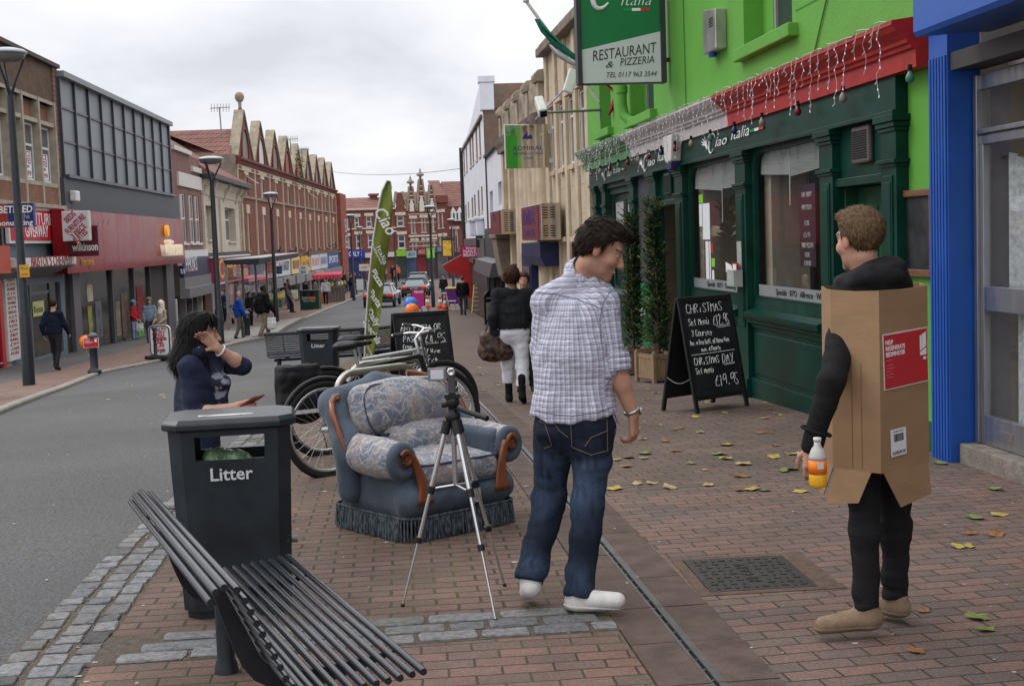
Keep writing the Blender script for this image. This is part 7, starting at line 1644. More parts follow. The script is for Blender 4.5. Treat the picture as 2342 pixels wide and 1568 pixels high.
m=MB();m.box(-17*k_,17*k_,-.004,.004,0,22*k_);m.build('border',M_WFRAME,nb);m=MB();m.box(-16*k_,16*k_,-.007,-.0045,.01,21*k_);m.build('panel',M_SIGNRED,nb);m=MB();m.box(8*k_,13*k_,-.009,-.007,13*k_,19*k_);m.build('emblem',M_WLET,nb);text('HELP',M_WLET,nb,(-8*k_,-.008,16*k_),.05,TF);text('REGENERATE',M_WLET,nb,(-5*k_,-.008,12*k_),.05,TF,fit=18*k_)
def balloon(label,u,v,Z,col,r=.14,grp='balloons'):
 t=thing('balloon',label,'balloon',at_depth(u,v,Z));m=MB();m.lathe([(0,-1.28*r),(.12*r,-1.25*r),(.1*r,-1.15*r),(.5*r,-.85*r),(.86*r,-.45*r),(r,.1*r),(.9*r,.6*r),(.55*r,.98*r),(0,1.12*r)],18);m.build('skin',mat('balloon_%d'%u,col,.25,var=.05),t);m=MB();m.tube([(0,0,-1.25*r),(.04,.05,-2.2*r),(.1,.05,-3*r)],.003,4);m.build('string',M_WFRAME,t)
balloon('orange balloon behind the red notice on the bollard',196,782,depth(G(217,858))+.1,(.75,.16,.02));balloon('blue balloon tied to the bollard row',940,697,25.5,(.03,.18,.62));balloon('orange balloon under the blue one at the bollard row',942,712,25,(.75,.16,.02))
def lamp0():
 t=thing('street_lamp','','street lamp',(0,0,0),0,'street lamps with bowl heads');m=MB();m.tube([(0,0,-.1),(0,0,1.3),(0,0,1.35),(0,0,5.3)],[.115,.105,.085,.06],16);m.build('post',M_GUN,t);H=5.3
 for k in range(3):
  a=R(90+120*k+30);m=MB();m.tube([(0,0,H-.05),(.1*math.cos(a),.1*math.sin(a),H+.25),(.27*math.cos(a),.27*math.sin(a),H+.62)],[.035,.024,.018],6);m.build('arm',M_GUN,t)
 m=MB();m.lathe([(.12,.58),(.26,.62),(.30,.72),(.30,.74)],22,(0,0,H));m.build('bowl',mat('lamp_bowl',(.16,.165,.17),.3,.2),t);m=MB();m.lathe([(.33,.73),(.335,.76),(.28,.80),(.15,.83),(0,.84)],22,(0,0,H));m.build('cap',mat('lamp_cap',(.42,.45,.47),.3,.2),t);return t
LP=[(68,902,25.3,'near lamp post at the left edge before the betting sign'),(505,803,None,'lamp post standing before the crimson casino sign'),(634,760,57,'lamp post rising through the bus shelter roof'),(810,690,95,'lamp post beside the group of shoppers before the blue shop'),(828,672,122,'slim lamp post just right of the one before the blue shop'),(991,690,74,'tall lamp post right of the parked dark convertible'),(906,640,130,'slim distant lamp post behind the olive flag'),(1037,640,105,'twin lit distant lamp post beside the pub sign')]
lp=lamp0()
for i,(u,v,Z,lab)in enumerate(LP):
 o=lp if i==0 else copy_tree(lp);p=G(u,v)if Z is None else at_depth(u,v,Z);o.location=(p.x,p.y,gz(p.x,p.y));o['label']=lab;vt={0:120,1:360,2:440,3:490,4:518,5:470,6:528,7:500}[i]
 q=Vector((p.x,p.y,gz(p.x,p.y)));dZ=depth(q+Vector((0,0,6)));up=CROT@Vector((0,1,0));pz=(CAM.z+ray(*((u-48)if i==0 else(u-26)if i==1 else u-6,vt)).z*depth(q))-q.z;o.scale=(1,1,pz/6.13)if i>1 else(1.05,1.05,pz/6.13)
pk=thing('parking_plate','small orange parking plate strapped to the near lamp post','sign',at_depth(57,634,25.0));m=MB();m.box(-.09,.09,-.01,.01,0,.24);m.build('plate',mat('orange_plate',(.60,.30,.03),.5),pk);text('P',M_NAVYL,pk,(-.05,-.012,.17),.07,TF);text('Mon-Sat',M_BLK,pk,(.02,-.012,.17),.03,TF);text('9am-6pm',M_BLK,pk,(0,-.012,.06),.03,TF)
# ================================================================ people
from mathutils.bvhtree import BVHTree
SK=attr_mat('skin',.5,bump=.06,bs=160,var=.06,sss=.12,spec=.35)
def frame_(f,up=(0,0,1)):
 """columns right, forward, up"""
 f=Vector(f).normalized();r=f.cross(Vector(up)).normalized();u=r.cross(f);return np.array([list(r),list(f),list(u)],np.float32).T
def hd(deg):a=R(deg)+YAW;return Vector((math.sin(a),math.cos(a),0))
class Head:
 def __init__(s,c,M,k=1.0):s.c=A_(c);s.M=M;s.k=k
 def loc(s,p):return(p-s.c)@s.M/s.k
 def w(s,q):return Vector(s.c+s.M@(A_(q)*s.k))
 def sdf(s):
  E=s_ell;prim=[E((0,-.012,.03),(.072,.095,.083)),E((0,.03,-.035),(.056,.060,.075)),E((0,.030,-.083),(.046,.052,.034)),(s_cap((-.008,.074,-.103),(.008,.074,-.103),.0165),.02),(s_cap((0,.088,.008),(0,.112,-.035),.0075,.0105),.012),(s_cap((-.011,.098,-.040),(.011,.098,-.040),.0085),.008),(s_cap((-.036,.078,.021),(.036,.078,.021),.011),.018),(E((-.04,.058,-.03),(.022,.025,.022)),.02),(E((.04,.058,-.03),(.022,.025,.022)),.02),(s_cap((-.022,.082,-.064),(.022,.082,-.064),.0065),.006),(s_cap((-.016,.084,-.076),(.016,.084,-.076),.0072),.006)]
  f0=union(prim,.018);f0=cut(f0,union([E((-.031,.100,.003),(.017,.016,.010)),E((.031,.100,.003),(.017,.016,.010))],0),.010)
  f1=union([f0,(E((-.030,.074,.003),(.0135,.0135,.0125)),.002),(E((.030,.074,.003),(.0135,.0135,.0125)),.002),(E((-.075,-.010,-.012),(.008,.019,.031)),.005),(E((.075,-.010,-.012),(.008,.019,.031)),.005)],0)
  return lambda p:f1(s.loc(p))*s.k
 def hair(s,pts,th,extra=(),amp=.006,seed=0):
  py,pz=[a for a,b in pts],[b for a,b in pts]
  f0=union([s_ell((0,-.012,.03),(.072+th,.095+th,.083+th*1.15))]+list(extra),.03)
  def f(p):
   q=s.loc(p);d=f0(q);lim=np.interp(q[:,1],py,pz).astype(np.float32)-q[:,2]
   return-smin(-(d+amp*vnoise(q*A_((95,38,60)),seed)+amp*.6*vnoise(q*A_((210,70,130)),seed+3)),-lim*.8,.006)*s.k
  return f
 def col(s,p,skin,lip,brow,stub=0.0,stubc=(.12,.08,.06)):
  q=s.loc(p);c=np.tile(A_(skin),(len(p),1));n=vnoise(q*60)[:,None];c=c*(1+.06*n)
  def mix(m,k):nonlocal c;m=np.clip(m,0,1)[:,None];c=c*(1-m)+A_(k)*m
  blot=np.exp(-(((np.abs(q[:,0])-.045)/.02)**2+((q[:,2]+.03)/.022)**2));mix(.35*blot*(q[:,1]>.02),(skin[0]*1.05,skin[1]*.78,skin[2]*.72))
  if stub:mix(stub*(q[:,2]<-.045)*(q[:,1]>-.02)*(np.abs(q[:,0])<.08)*(q[:,2]>-.14)*(np.linalg.norm(q,axis=1)<.16),stubc)
  mix((np.abs(q[:,0])<.023)*(q[:,1]>.083)*(np.abs(q[:,2]+.0705)<.0085)*1.0,lip)
  mix((np.abs(np.abs(q[:,0])-.032)<.018)*(q[:,1]>.06)*(np.abs(q[:,2]-.024+(np.abs(q[:,0])-.03)*.15)<.0055)*.9,brow)
  mix((np.abs(np.abs(q[:,0])-.030)<.0125)*(q[:,1]>.06)*(np.abs(q[:,2]-.002)<.0055)*1.0,(.45,.42,.40));mix((np.abs(np.abs(q[:,0])-.030)<.006)*(q[:,1]>.06)*(np.abs(q[:,2]-.002)<.0055)*1.0,(.03,.02,.015));mix((np.abs(np.abs(q[:,0])-.030)<.014)*(q[:,1]>.06)*(np.abs(q[:,2]-.008)<.002)*.8,brow)
  ear=(np.abs(q[:,0])>.068)*(np.abs(q[:,1]+.01)<.025)*(np.abs(q[:,2]+.012)<.034);mix(.4*ear,(skin[0]*1.05,skin[1]*.62,skin[2]*.55))
  return c
def hand(wr,d,pn,k=1.0,curl=35,thumb=1,spread=.0):
 """wrist, finger direction, palm normal; palm, four fingers of three bones, thumb from the palm's side"""
 d=Vector(d).normalized();pn=Vector(pn);pn=(pn-d*pn.dot(d)).normalized();sd=d.cross(pn)*thumb;wr=Vector(wr);out=[]
 P=lambda a,b,c=0:wr+(d*a+sd*b+pn*c)*k
 for b in(-.026,-.009,.009,.026):out.append((s_cap(P(.01,b*.7),P(.085,b),.014*k,.0125*k),.012))
 for i,(b,L3)in enumerate(((-.030,(.030,.020,.016)),(-.010,(.042,.026,.019)),(.011,(.045,.028,.02)),(.031,(.040,.024,.018)))):
  p=P(.085,b);a=R(curl*(.6+.12*(3-i)))
  for j,l in enumerate(L3):
   q=p+(d*math.cos(a)+pn*math.sin(a)+sd*spread*(i-1.5))*l*k;out.append((s_cap(p,q,(.0093-.0012*j)*k,(.0085-.0012*j)*k),.004));p=q;a+=R(curl)
 p=P(.022,.026,.006);
 for dd,l,r in(((.6,.75,.35),.034,.0125),((.85,.35,.5),.03,.0105),((.9,.05,.5),.024,.009)):
  q=p+(d*dd[0]+sd*dd[1]+pn*dd[2]).normalized()*l*k;out.append((s_cap(p,q,r*k,r*.9*k),.006));p=q
 return out
def bbox(pts,pad):a=np.array([list(p)for p in pts],np.float32);return a.min(0)-pad,a.max(0)+pad
def torso(C,W,Pv,M,k=1.0,g=0.0,sh=None):
 e=[s_ell(C,((.160+g)*k,(.108+g)*k,.19*k),M),s_ell(W,((.145+g)*k,(.102+g)*k,.17*k),M),s_ell(Pv,((.165+g)*k,(.118+g)*k,.13*k),M)]
 if sh:
  n=sh[2]-Vector((0,0,.03))
  for q in sh[:2]:e.append((s_cap(n,q,(.056+g*.5)*k,(.050+g*.6)*k),.06))
 return e
def strands(hm_,ho,head,cfg):
 n,ln,lift,flow=cfg;V=verts_of(hm_);rnd=random.Random(4);m=MB();fw=[Vector([float(x)for x in head.M[:,i]])for i in range(3)]
 for _ in range(n):
  i=rnd.randrange(len(V));p=Vector([float(x)for x in V[i]]);nr=hm_.vertices[i].normal;ql=head.loc(V[i][None])[0];d=flow(ql);d=fw[0]*d[0]+fw[1]*d[1]+fw[2]*d[2]
  d=(d-nr*d.dot(nr));
  if d.length<1e-4:continue
  d=(d.normalized()+Vector((rnd.uniform(-.35,.35),rnd.uniform(-.35,.35),rnd.uniform(-.35,.35)))).normalized();l=ln*rnd.uniform(.5,1.4);sd=d.cross(nr).normalized()*rnd.uniform(.0012,.0028);p=p-nr*.002
  m.push([p-sd,p+sd,p+d*l*.55+nr*lift*.8+sd*.8,p+d*l*.55+nr*lift*.8-sd*.8,p+d*l+nr*lift*.7],[(0,1,2,3),(3,2,4)])
 m.build('strands',hm_.materials[0],ho)
SFLOW=lambda q:(q[0]*3,.9 if q[2]>.07 else-.5,-.15 if q[2]>.07 else-1)
def figure(label,J,head,Mt,k=1.0,h=.008,skin=(.42,.23,.16),lip=(.36,.13,.11),brow=(.03,.02,.015),stub=0,hairf=None,hairc=(.02,.015,.012),top=None,legs=None,shoes=None,hands=(),cat='person',grp=None,extra=None,loc=None,strand=(1500,.026,.006,SFLOW)):
 """J: joints (sL sR eL eR wL wR hL hR kL kR aL aR tL tR C W P N) in world space; clothes follow the same joints"""
 base=Vector(loc if loc is not None else((J['aL'].x+J['aR'].x)/2,(J['aL'].y+J['aR'].y)/2,min(J['tL'].z,J['tR'].z)-.03))
 J={q:v-base for q,v in J.items()};head.c=A_(Vector([float(x)for x in head.c])-base)
 root=thing('person',label,cat,base,0,grp)
 T=torso(J['C'],J['W'],J['P'],Mt,k*.9,-.012,(J['sL'],J['sR'],J['N']));chin=Vector([float(x)for x in(head.c+head.M@A_((0,-.018,-.07))*head.k)])
 B=T+[(s_cap(J['N'],chin,.060*k,.056*k),.03)]
 for s_ in 'LR':
  B+=[(s_cap(J['s'+s_],J['e'+s_],.046*k,.040*k),.03),(s_cap(J['e'+s_],J['e'+s_].lerp(J['w'+s_],.35),.040*k,.043*k),.02),(s_cap(J['e'+s_].lerp(J['w'+s_],.3),J['w'+s_],.042*k,.027*k),.015),(s_cap(J['h'+s_],J['k'+s_],.068*k,.046*k),.03),(s_cap(J['k'+s_],J['a'+s_],.046*k,.034*k),.02),(s_cap(J['a'+s_]-Vector((0,0,.02)),J['t'+s_],.030*k,.022*k),.02)]
 for hn in hands:B+=[(f,kk)for f,kk in hand(hn[0]-base,*hn[1:])]
 fb=union(B+[(head.sdf(),.02)],.04)
 ex=[Vector(p)for p in J.values()]+[Vector([float(x)for x in head.c])]+[Vector(hn[0])-base for hn in hands]
 lo,hi=bbox(ex,.19);hb=h if h>.012 else .0062
 me=sdf_mesh(fb,lo,hi,hb,'body',SK,col=lambda V:head.col(V,skin,lip,brow,stub,tuple(.45*x for x in skin)));link('body',me,root)
 if hairf is not None:
  hf=hairf(head);c0=Vector([float(x)for x in head.c]);hm_=sdf_mesh(hf,A_(c0)-.34,A_(c0)+.26,max(.0055,hb*.8),'hair',mat('hair_%d_%d'%(hairc[0]*1000,hairc[2]*1000),hairc,.62,var=.3,vs=70,stretch=(1,1,.3),bump=.25,bs=120,spec=.12));ho=link('hair',hm_,root)
  if h<.012:strands(hm_,ho,head,strand)
 if top:
  g=top.get('g',.02);F=torso(J['C'],J['W'],J['P'],Mt,k,g,(J['sL'],J['sR'],J['N']));F.append((s_cap(J['W'],J['P']+Vector((0,0,top.get('drop',-.02))),top.get('skirt',.15)*k),.10))
  F=[(s_flat(f[0]if isinstance(f,tuple)else f,J['W'],Mt,(1,.74,1)),.1)if i==len(F)-1 else f for i,f in enumerate(F)]
  for s_ in 'LR':
   t=top.get('sleeve',1.0);e_,w_=J['e'+s_],J['w'+s_];F.append((s_cap(J['s'+s_],e_,(.048+g)*k,(.042+g)*k),.05))
   if t>0:F.append((s_cap(e_,e_.lerp(w_,t),(.044+g)*k,(.036+g*.7)*k),.02))
   elif t<0:F[-1]=(s_cap(J['s'+s_],J['s'+s_].lerp(e_,1+t),(.058+g)*k,(.05+g)*k),.05)
  ff=union(F,.08);hz=J['P'].z+top.get('hem',-.06);nk=J['N']+Vector((0,0,.0))
  arms=union([s_cap(J['s'+s_].lerp(J['e'+s_],.5),J['e'+s_],.10)for s_ in 'LR']+[s_cap(J['e'+s_],J['w'+s_],.085)for s_ in 'LR'],0)
  tilt=Vector(top.get('tilt',(0,0,0)));low=s_half((J['P'].x,J['P'].y,hz),(tilt.x,tilt.y,-1));bz=top.get('tail',0);c0_=A_(J['P']);r0_=Mt[:,0];ff=inter(ff,lambda p,ff=ff:np.minimum(low(p)-bz*np.exp(-(((p-c0_)@r0_)/.11)**2),arms(p)),.012)
  ff=cut(ff,s_cap(nk+Vector((0,0,.03)),chin+Vector((0,0,.03)),.060*k,.064*k),.012)
  fo=top.get('fold',.009);ffs=top.get('fs',(7,7,12));fn=disp(ff,lambda p:folds(p,ffs,fo,21)+(folds(p,(17,17,9),fo*.5,33)if h<.012 else 0))
  me=sdf_mesh(fn,lo,hi,h,top.get('name','jacket'),top['m']);o=link(top.get('name','jacket'),me,root);root['_top']=o.name
  if top.get('uv'):
   V=verts_of(me);ax=Mt;q=(V-A_(J['W']))@ax;u=np.arctan2(q[:,0],-q[:,1])*.165;v=q[:,2].copy();z0=np.zeros(len(V))
   for s_ in 'LR':
    a,b=A_(J['s'+s_]),A_(J['e'+s_]);d=(b-a)/np.linalg.norm(b-a);t=(V-a)@d;m_=(np.linalg.norm(V-a-t[:,None]*d,axis=1)<.085)&(t>.03);r_=V-a-t[:,None]*d;e1=np.cross(d,A_((.3,.9,.1)));e1/=np.linalg.norm(e1);e2=np.cross(d,e1)
    u=np.where(m_,np.arctan2(r_@e1,r_@e2)*.06+.4,u);v=np.where(m_,-t,v)
   set_vec(me,np.stack([u,v,z0],1),'cloth')
  if top.get('collar'):
   m=MB();cR=.062*k;n=24;rings=[];ax=(chin-J['N']).normalized()
   e1=Vector([float(x)for x in Mt[:,0]]);e2=ax.cross(e1).normalized();e1=e2.cross(ax)
   for rr,hh in((1.14,-.03),(1.07,.012),(1.12,.026),(1.27,.006),(1.55,-.036)):rings.append([J['N']+ax*(hh+.0*j)+(e1*math.cos(2*math.pi*j/n)+e2*math.sin(2*math.pi*j/n))*cR*rr for j in range(n)])
   m.loft(rings,cap=False);c_=m.build('collar',top['m'],o)
   if top.get('uv'):V=verts_of(c_.data);set_vec(c_.data,np.stack([np.arctan2(V[:,0]-J['N'].x,V[:,1]-J['N'].y)*.08,V[:,2],V[:,0]*0],1),'cloth')
 if legs:
  g=legs.get('g',.016);F=[s_ell(J['P']-Vector((0,0,.02)),((.160+g*.6)*k,(.118+g*.6)*k,.145*k),Mt)]
  for s_ in 'LR':
   a,b,c=J['h'+s_],J['k'+s_],J['a'+s_];e_=c.lerp(b,legs.get('up',-.04));dn=(e_-b).normalized();F+=[(s_cap(a,b,(.080+g)*k,(.054+g)*k),.05),(inter(s_cap(b,e_+dn*.06,(.054+g)*k,(legs.get('cuff',.042)+g)*k),s_half(e_,dn),.012),.04)]
  ff=union(F,.05);ff=inter(ff,s_half((0,0,J['P'].z+.09),(0,0,1)),.01)
  if legs.get('cutz')is not None:ff=inter(ff,s_half((0,0,legs['cutz']),(0,0,-1)),.008)
  fo=legs.get('fold',.008);ff=disp(ff,lambda p:folds(p,(6,6,13),fo,41))
  me=sdf_mesh(ff,lo,hi,h,legs.get('name','trousers'),legs['m'],col=(lambda V:legs['col'](V,J))if legs.get('col')else None);o=link(legs.get('name','trousers'),me,root);root['_legs']=o.name
 if shoes:
  for s_ in 'LR':
   a,t=J['a'+s_],J['t'+s_];d=(t-a);dn=Vector((d.x,d.y,d.z+(a.z-t.z)*.75)).normalized()if shoes.get('flat',1)else d.normalized();hl=a-Vector((0,0,.045))-dn*.035
   F=union([s_cap(hl,t,.037*k,.030*k),(s_cap(a.lerp(t,.35)-Vector((0,0,.02)),t,.036*k,.024*k),.03),(s_cap(a+Vector((0,0,shoes.get('shaft',.0))),a-Vector((0,0,.04)),.048*k,.045*k),.03)],.03)
   zf=min(hl.z,t.z)-.030*k;
   if abs(hl.z-t.z)<.05:F=inter(F,s_half((0,0,zf),(0,0,-1)),.006)
   lo2,hi2=bbox([hl,t,a+Vector((0,0,shoes.get('shaft',0)))],.09);so_=link('shoe',sdf_mesh(F,lo2,hi2,min(h,.008)if h<.012 else h*.8,'shoe',shoes['m']),root)
   if shoes.get('sole')and abs(hl.z-t.z)<.05:
    lo3=zf;G_=inter(offset(F,.006),s_half((0,0,zf+.022),(0,0,1)),.004);link('sole',sdf_mesh(G_,lo2-.01,hi2+.01,.007,'sole',shoes['sole']),so_)
 for nm in('_top','_legs'):
  if nm in root:del root[nm]
 return root,J,base
def on_surface(ob,base,pts,off=.002):
 """photo points dropped on to a garment (for seams and stitching)"""
 me=ob.data;V=[v.co.copy()for v in me.vertices];bv_=BVHTree.FromPolygons(V,[tuple(p.vertices)for p in me.polygons]);out=[]
 for(u,v)in pts:
  d=ray(u,v).normalized();hit=bv_.ray_cast(CAM-base,d)
  if hit[0]is not None:out.append(hit[0]-d*off)
 return out
def seam(ob,base,pts,r,m,name='stitching'):
 fine=[]
 for i in range(len(pts)-1):fine+=[(lerp(pts[i][0],pts[i+1][0],t/5),lerp(pts[i][1],pts[i+1][1],t/5))for t in range(5)]
 q=on_surface(ob,base,fine+[pts[-1]])
 if len(q)>1:mb=MB();mb.tube(q,r,4);return mb.build(name,m,ob)
def kid(root,nm):return[c for c in bpy.data.objects if c.parent==root and c.name.split('.')[0]==nm][0]
SHORT=[(-.12,-.07),(-.06,-.062),(-.025,-.03),(.0,.0),(.012,-.012),(.022,.03),(.05,.058),(.085,.066),(.2,.07)]
Z0=5.72;q=lambda u,v,dz=0.0:at_depth(u,v,Z0+dz)
def plaid():
 m=bpy.data.materials.new('checked_cotton');m.use_nodes=True;t=m.node_tree;b=t.nodes['Principled BSDF'];b.inputs['Roughness'].default_value=.85;b.inputs['Specular IOR Level'].default_value=.2
 a=N(t,'ShaderNodeAttribute',attribute_name='cloth');s_=N(t,'ShaderNodeSeparateXYZ');L(t,a.outputs['Vector'],s_.inputs[0]);res=[]
 for i,per in((0,.027),(1,.024)):
  mu=N(t,'ShaderNodeMath',operation='MULTIPLY');L(t,s_.outputs[i],mu.inputs[0]);mu.inputs[1].default_value=1/per;fr=N(t,'ShaderNodeMath',operation='FRACT');L(t,mu.outputs[0],fr.inputs[0])
  r=N(t,'ShaderNodeValToRGB');L(t,fr.outputs[0],r.inputs[0]);e=r.color_ramp.elements;e[0].position=0;e[0].color=(1,1,1,1);e[1].position=1;e[1].color=(1,1,1,1)
  for p_,c in((.12,1.0),(.2,.62),(.48,.60),(.56,.92),(.66,.95),(.70,.55),(.76,.55),(.80,.98)):x=e.new(p_);x.color=(c,c,c*1.02,1)
  res.append(r)
 mx=N(t,'ShaderNodeMix',data_type='RGBA',blend_type='MULTIPLY');mx.inputs[0].default_value=1;L(t,res[0].outputs[0],mx.inputs[6]);L(t,res[1].outputs[0],mx.inputs[7])
 m2=N(t,'ShaderNodeMix',data_type='RGBA',blend_type='MULTIPLY');m2.inputs[0].default_value=1;L(t,mx.outputs[2],m2.inputs[6]);m2.inputs[7].default_value=(.60,.60,.69,1);L(t,m2.outputs[2],b.inputs['Base Color'])
 n=N(t,'ShaderNodeTexNoise');tc=N(t,'ShaderNodeTexCoord');mp=N(t,'ShaderNodeMapping');mp.inputs['Rotation'].default_value=(0,.5,.3);mp.inputs['Scale'].default_value=(1,1,2.6);L(t,tc.outputs['Object'],mp.inputs[0]);L(t,mp.outputs[0],n.inputs['Vector']);n.inputs['Scale'].default_value=16;n.inputs['Detail'].default_value=4;bp=N(t,'ShaderNodeBump');bp.inputs['Strength'].default_value=.55;bp.inputs['Distance'].default_value=.02;L(t,n.outputs[0],bp.inputs['Height']);L(t,bp.outputs[0],b.inputs['Normal'])
 return m
def denim(V,J):
 n=vnoise(V*A_((5,5,7)),5)*.5+vnoise(V*A_((60,60,14)),6)*.3;k=np.zeros(len(V))
 for s_ in 'LR':
  for pt,r in((J['k'+s_]+Vector((-.03,-.06,.06)),.11),(J['h'+s_].lerp(J['k'+s_],.45)+Vector((0,-.08,0)),.13),(J['a'+s_]+Vector((0,-.05,.06)),.09)):k+=np.exp(-(np.linalg.norm(V-A_(pt),axis=1)/r)**2)
 k=np.clip(k*(.55+n)*.55+n*.12,0,1)[:,None];return A_((.0095,.0145,.027))*(1-k)+A_((.065,.10,.17))*k
hdM=frame_(Vector(hd(96))+Vector((0,0,-.46)),Vector((0,0,1))+hd(-20)*.05)
J=dict(sL=q(1250,690,.02),sR=q(1384,694,-.02),eL=q(1240,815,.10),eR=q(1408,838,-.05),wL=q(1275,930,.26),wR=q(1448,948,-.02),hL=q(1268,985,.05),hR=q(1358,985,-.03),kL=q(1255,1148,.14),kR=q(1344,1160,.0),aL=q(1213,1318,.0),aR=q(1326,1352,-.04),tL=q(1206,1352,.16),tR=q(1412,1372,-.12),C=q(1315,766),W=q(1312,850),P=q(1313,955),N=q(1342,618,.02))
Mt=frame_(hd(22))
M_PL=plaid();M_DEN=attr_mat('denim',.9,bump=.25,bs=260,var=.18,vs=120,spec=.2);M_CANV=mat('white_canvas',(.62,.60,.57),.8,var=.15,vs=18,bump=.15);M_SOLE=mat('rubber_sole',(.50,.47,.43),.7,var=.25,vs=20)
hair1=lambda H:H.hair([(-.12,-.062),(-.06,-.055),(-.03,-.03),(-.005,.01),(.012,-.01),(.024,.035),(.05,.06),(.085,.068),(.2,.07)],.013,[s_ell((0,.035,.098),(.060,.055,.028)),s_ell((0,-.03,.098),(.06,.06,.026))],.004,2)
sh_m,Jm,bs_=figure('man in a grey checked shirt and blue jeans with white canvas shoes, smiling down',J,Head(q(1374,570,-.03),hdM,1.02),Mt,1.0,.0075,(.45,.245,.165),(.40,.15,.13),(.03,.02,.015),.30,hair1,(.020,.0125,.009),dict(m=M_PL,g=.019,sleeve=0,hem=.012,name='shirt',fold=.013,fs=(10,10,3.5),skirt=.158,drop=-.03,uv=1,collar=1,tail=.035,tilt=(.0,.0,0)),dict(m=M_DEN,g=.020,cuff=.048,up=-.07,fold=.010,name='jeans',col=denim),dict(m=M_CANV,sole=M_SOLE),[(J['wR'],q(1456,1040,.02)-J['wR'],hd(-60),.98,42,1)],strand=(2600,.034,.007,SFLOW))
shirt,jeans=kid(sh_m,'shirt'),kid(sh_m,'jeans');M_THR=mat('shirt_seam',(.16,.16,.2),.8,var=0);M_TAN=mat('tan_thread',(.22,.16,.10),.8,var=0)
for p in([(1222,668),(1270,672),(1320,684),(1378,706)],[(1398,662),(1380,690),(1372,730),(1375,780)],[(1228,938),(1270,948),(1310,950),(1360,944),(1402,930)]):seam(shirt,bs_,p,.0018,M_THR)
for p in([(1305,962),(1388,957),(1390,1030),(1352,1040),(1308,1022),(1305,962)],[(1338,1020),(1352,1000),(1388,985)],[(1232,962),(1246,968),(1262,1018),(1244,1025)],[(1262,960),(1280,985),(1300,1000)],[(1412,950),(1405,1000)]):seam(jeans,bs_,p,.0016,M_TAN)
m=MB();a,b=Jm['eR'],Jm['wR'];d=(a-Jm['sR']).normalized()
for t,r in((-.055,.066),(-.03,.070),(-.005,.067)):m.tube([a+d*(t+.013*k)for k in range(3)],[r,r+.004,r-.001],18,cap=False)
cf=m.build('cuff',M_PL,sh_m);V=verts_of(cf.data);set_vec(cf.data,np.stack([V[:,0],V[:,2],V[:,0]*0],1),'cloth')
wt=Jm['eR'].lerp(Jm['wR'],.93);d=(Jm['wR']-Jm['eR']).normalized();m=MB();e1=d.orthogonal().normalized();e2=d.cross(e1);m.tube([wt+(e1*math.cos(t)+e2*math.sin(t))*.031 for t in np.linspace(0,6.283,20,endpoint=False)],.0085,6,closed=True);m.cyl(wt+Vector((.032,0,.0)),wt+Vector((.041,0,.0)),.018,.017,14);m.build('wristwatch',mat('watch_steel',(.4,.38,.36),.25,.9),sh_m)
m=MB();H_=Head(A_(q(1374,570,-.03)-bs_),hdM,1.02);m.tube([H_.w((x,.0935-abs(x)*.18,-.0705+abs(x)*.25))for x in np.linspace(-.014,.014,7)],.0028,5);m.build('teeth',mat('teeth',(.62,.58,.52),.3,var=0),sh_m)
m=MB()
for i in range(5):t_=.30+.1*i;p0=Jm['aR'].lerp(Jm['tR'],t_);m.tube([p0+Vector((-.012,-.022,.012-.03*t_*.2)),p0+Vector((.012,.0,.022-.03*t_*.2))],.0028,4)
m.build('laces',M_SOLE,sh_m)
Z0=5.22;hf=hd(-62);hdB=frame_(hd(-24)+Vector((0,0,-.08)),Vector((0,0,1)))
J=dict(sL=q(1934,716,.03),sR=q(2044,706,.10),eL=q(1904,868,-.19),eR=q(2036,850,.12),wL=q(1856,1018,-.16),wR=q(2030,960,.16),hL=q(1972,1010,-.03),hR=q(2040,1005,.10),kL=q(1978,1215,-.04),kR=q(2048,1205,.14),aL=q(1982,1388,-.03),aR=q(2048,1362,.16),tL=q(1882,1428,-.04),tR=q(2018,1382,.22),C=q(2000,790,.04),W=q(2003,880,.04),P=q(2005,985,.04),N=q(1985,655,.03))
M_WOOL=mat('black_wool',(.011,.0105,.011),.95,var=.35,vs=60,bump=.2,bs=220,spec=.2);M_BJ=mat('black_denim',(.0085,.0085,.010),.85,var=.35,vs=40,bump=.25,bs=200,spec=.3);M_SUEDE=mat('tan_suede',(.235,.165,.105),.9,var=.2,vs=25,bump=.2)
hair2=lambda H:H.hair([(-.12,-.085),(-.07,-.08),(-.035,-.05),(-.015,-.005),(.005,-.01),(.02,.03),(.05,.055),(.09,.072),(.2,.075)],.009,[s_ell((0,.04,.095),(.06,.05,.020))],.003,7)
bx_m,Jb,bsb=figure('fair haired man in a black hooded coat wearing a tall cardboard box, seen from behind',J,Head(q(1966,545,.0),hdB,1.04),frame_(hf),.93,.0075,(.46,.255,.18),(.36,.15,.12),(.12,.07,.04),.25,hair2,(.105,.064,.033),dict(m=M_WOOL,g=.016,sleeve=1.0,hem=-.04,name='coat',fold=.005,drop=-.0,skirt=.12),dict(m=M_BJ,g=.012,cuff=.046,up=-.03,fold=.009,name='jeans'),dict(m=M_SUEDE,sole=mat('tan_sole',(.17,.12,.075),.85,var=.2)),[(J['wL'],q(1858,1075,-.17)-J['wL'],hd(20),.95,38,-1)],strand=(5000,.018,.002,SFLOW))
gwz=lambda z:Vector((0,0,z))
HP=[Jb['N']+hd(a)*r+gwz(z)for a,r,z in((-70,.10,-.03),(-120,.105,.0),(-165,.105,.035),(150,.11,.05),(105,.105,.02))]
hood=union([(s_cap(HP[i],HP[i+1],.055+.004*i,.058+.004*i),.03)for i in range(4)]+[(s_ell(Jb['N']+hd(170)*.07+gwz(-.05),(.125,.10,.055)),.05)],.04)
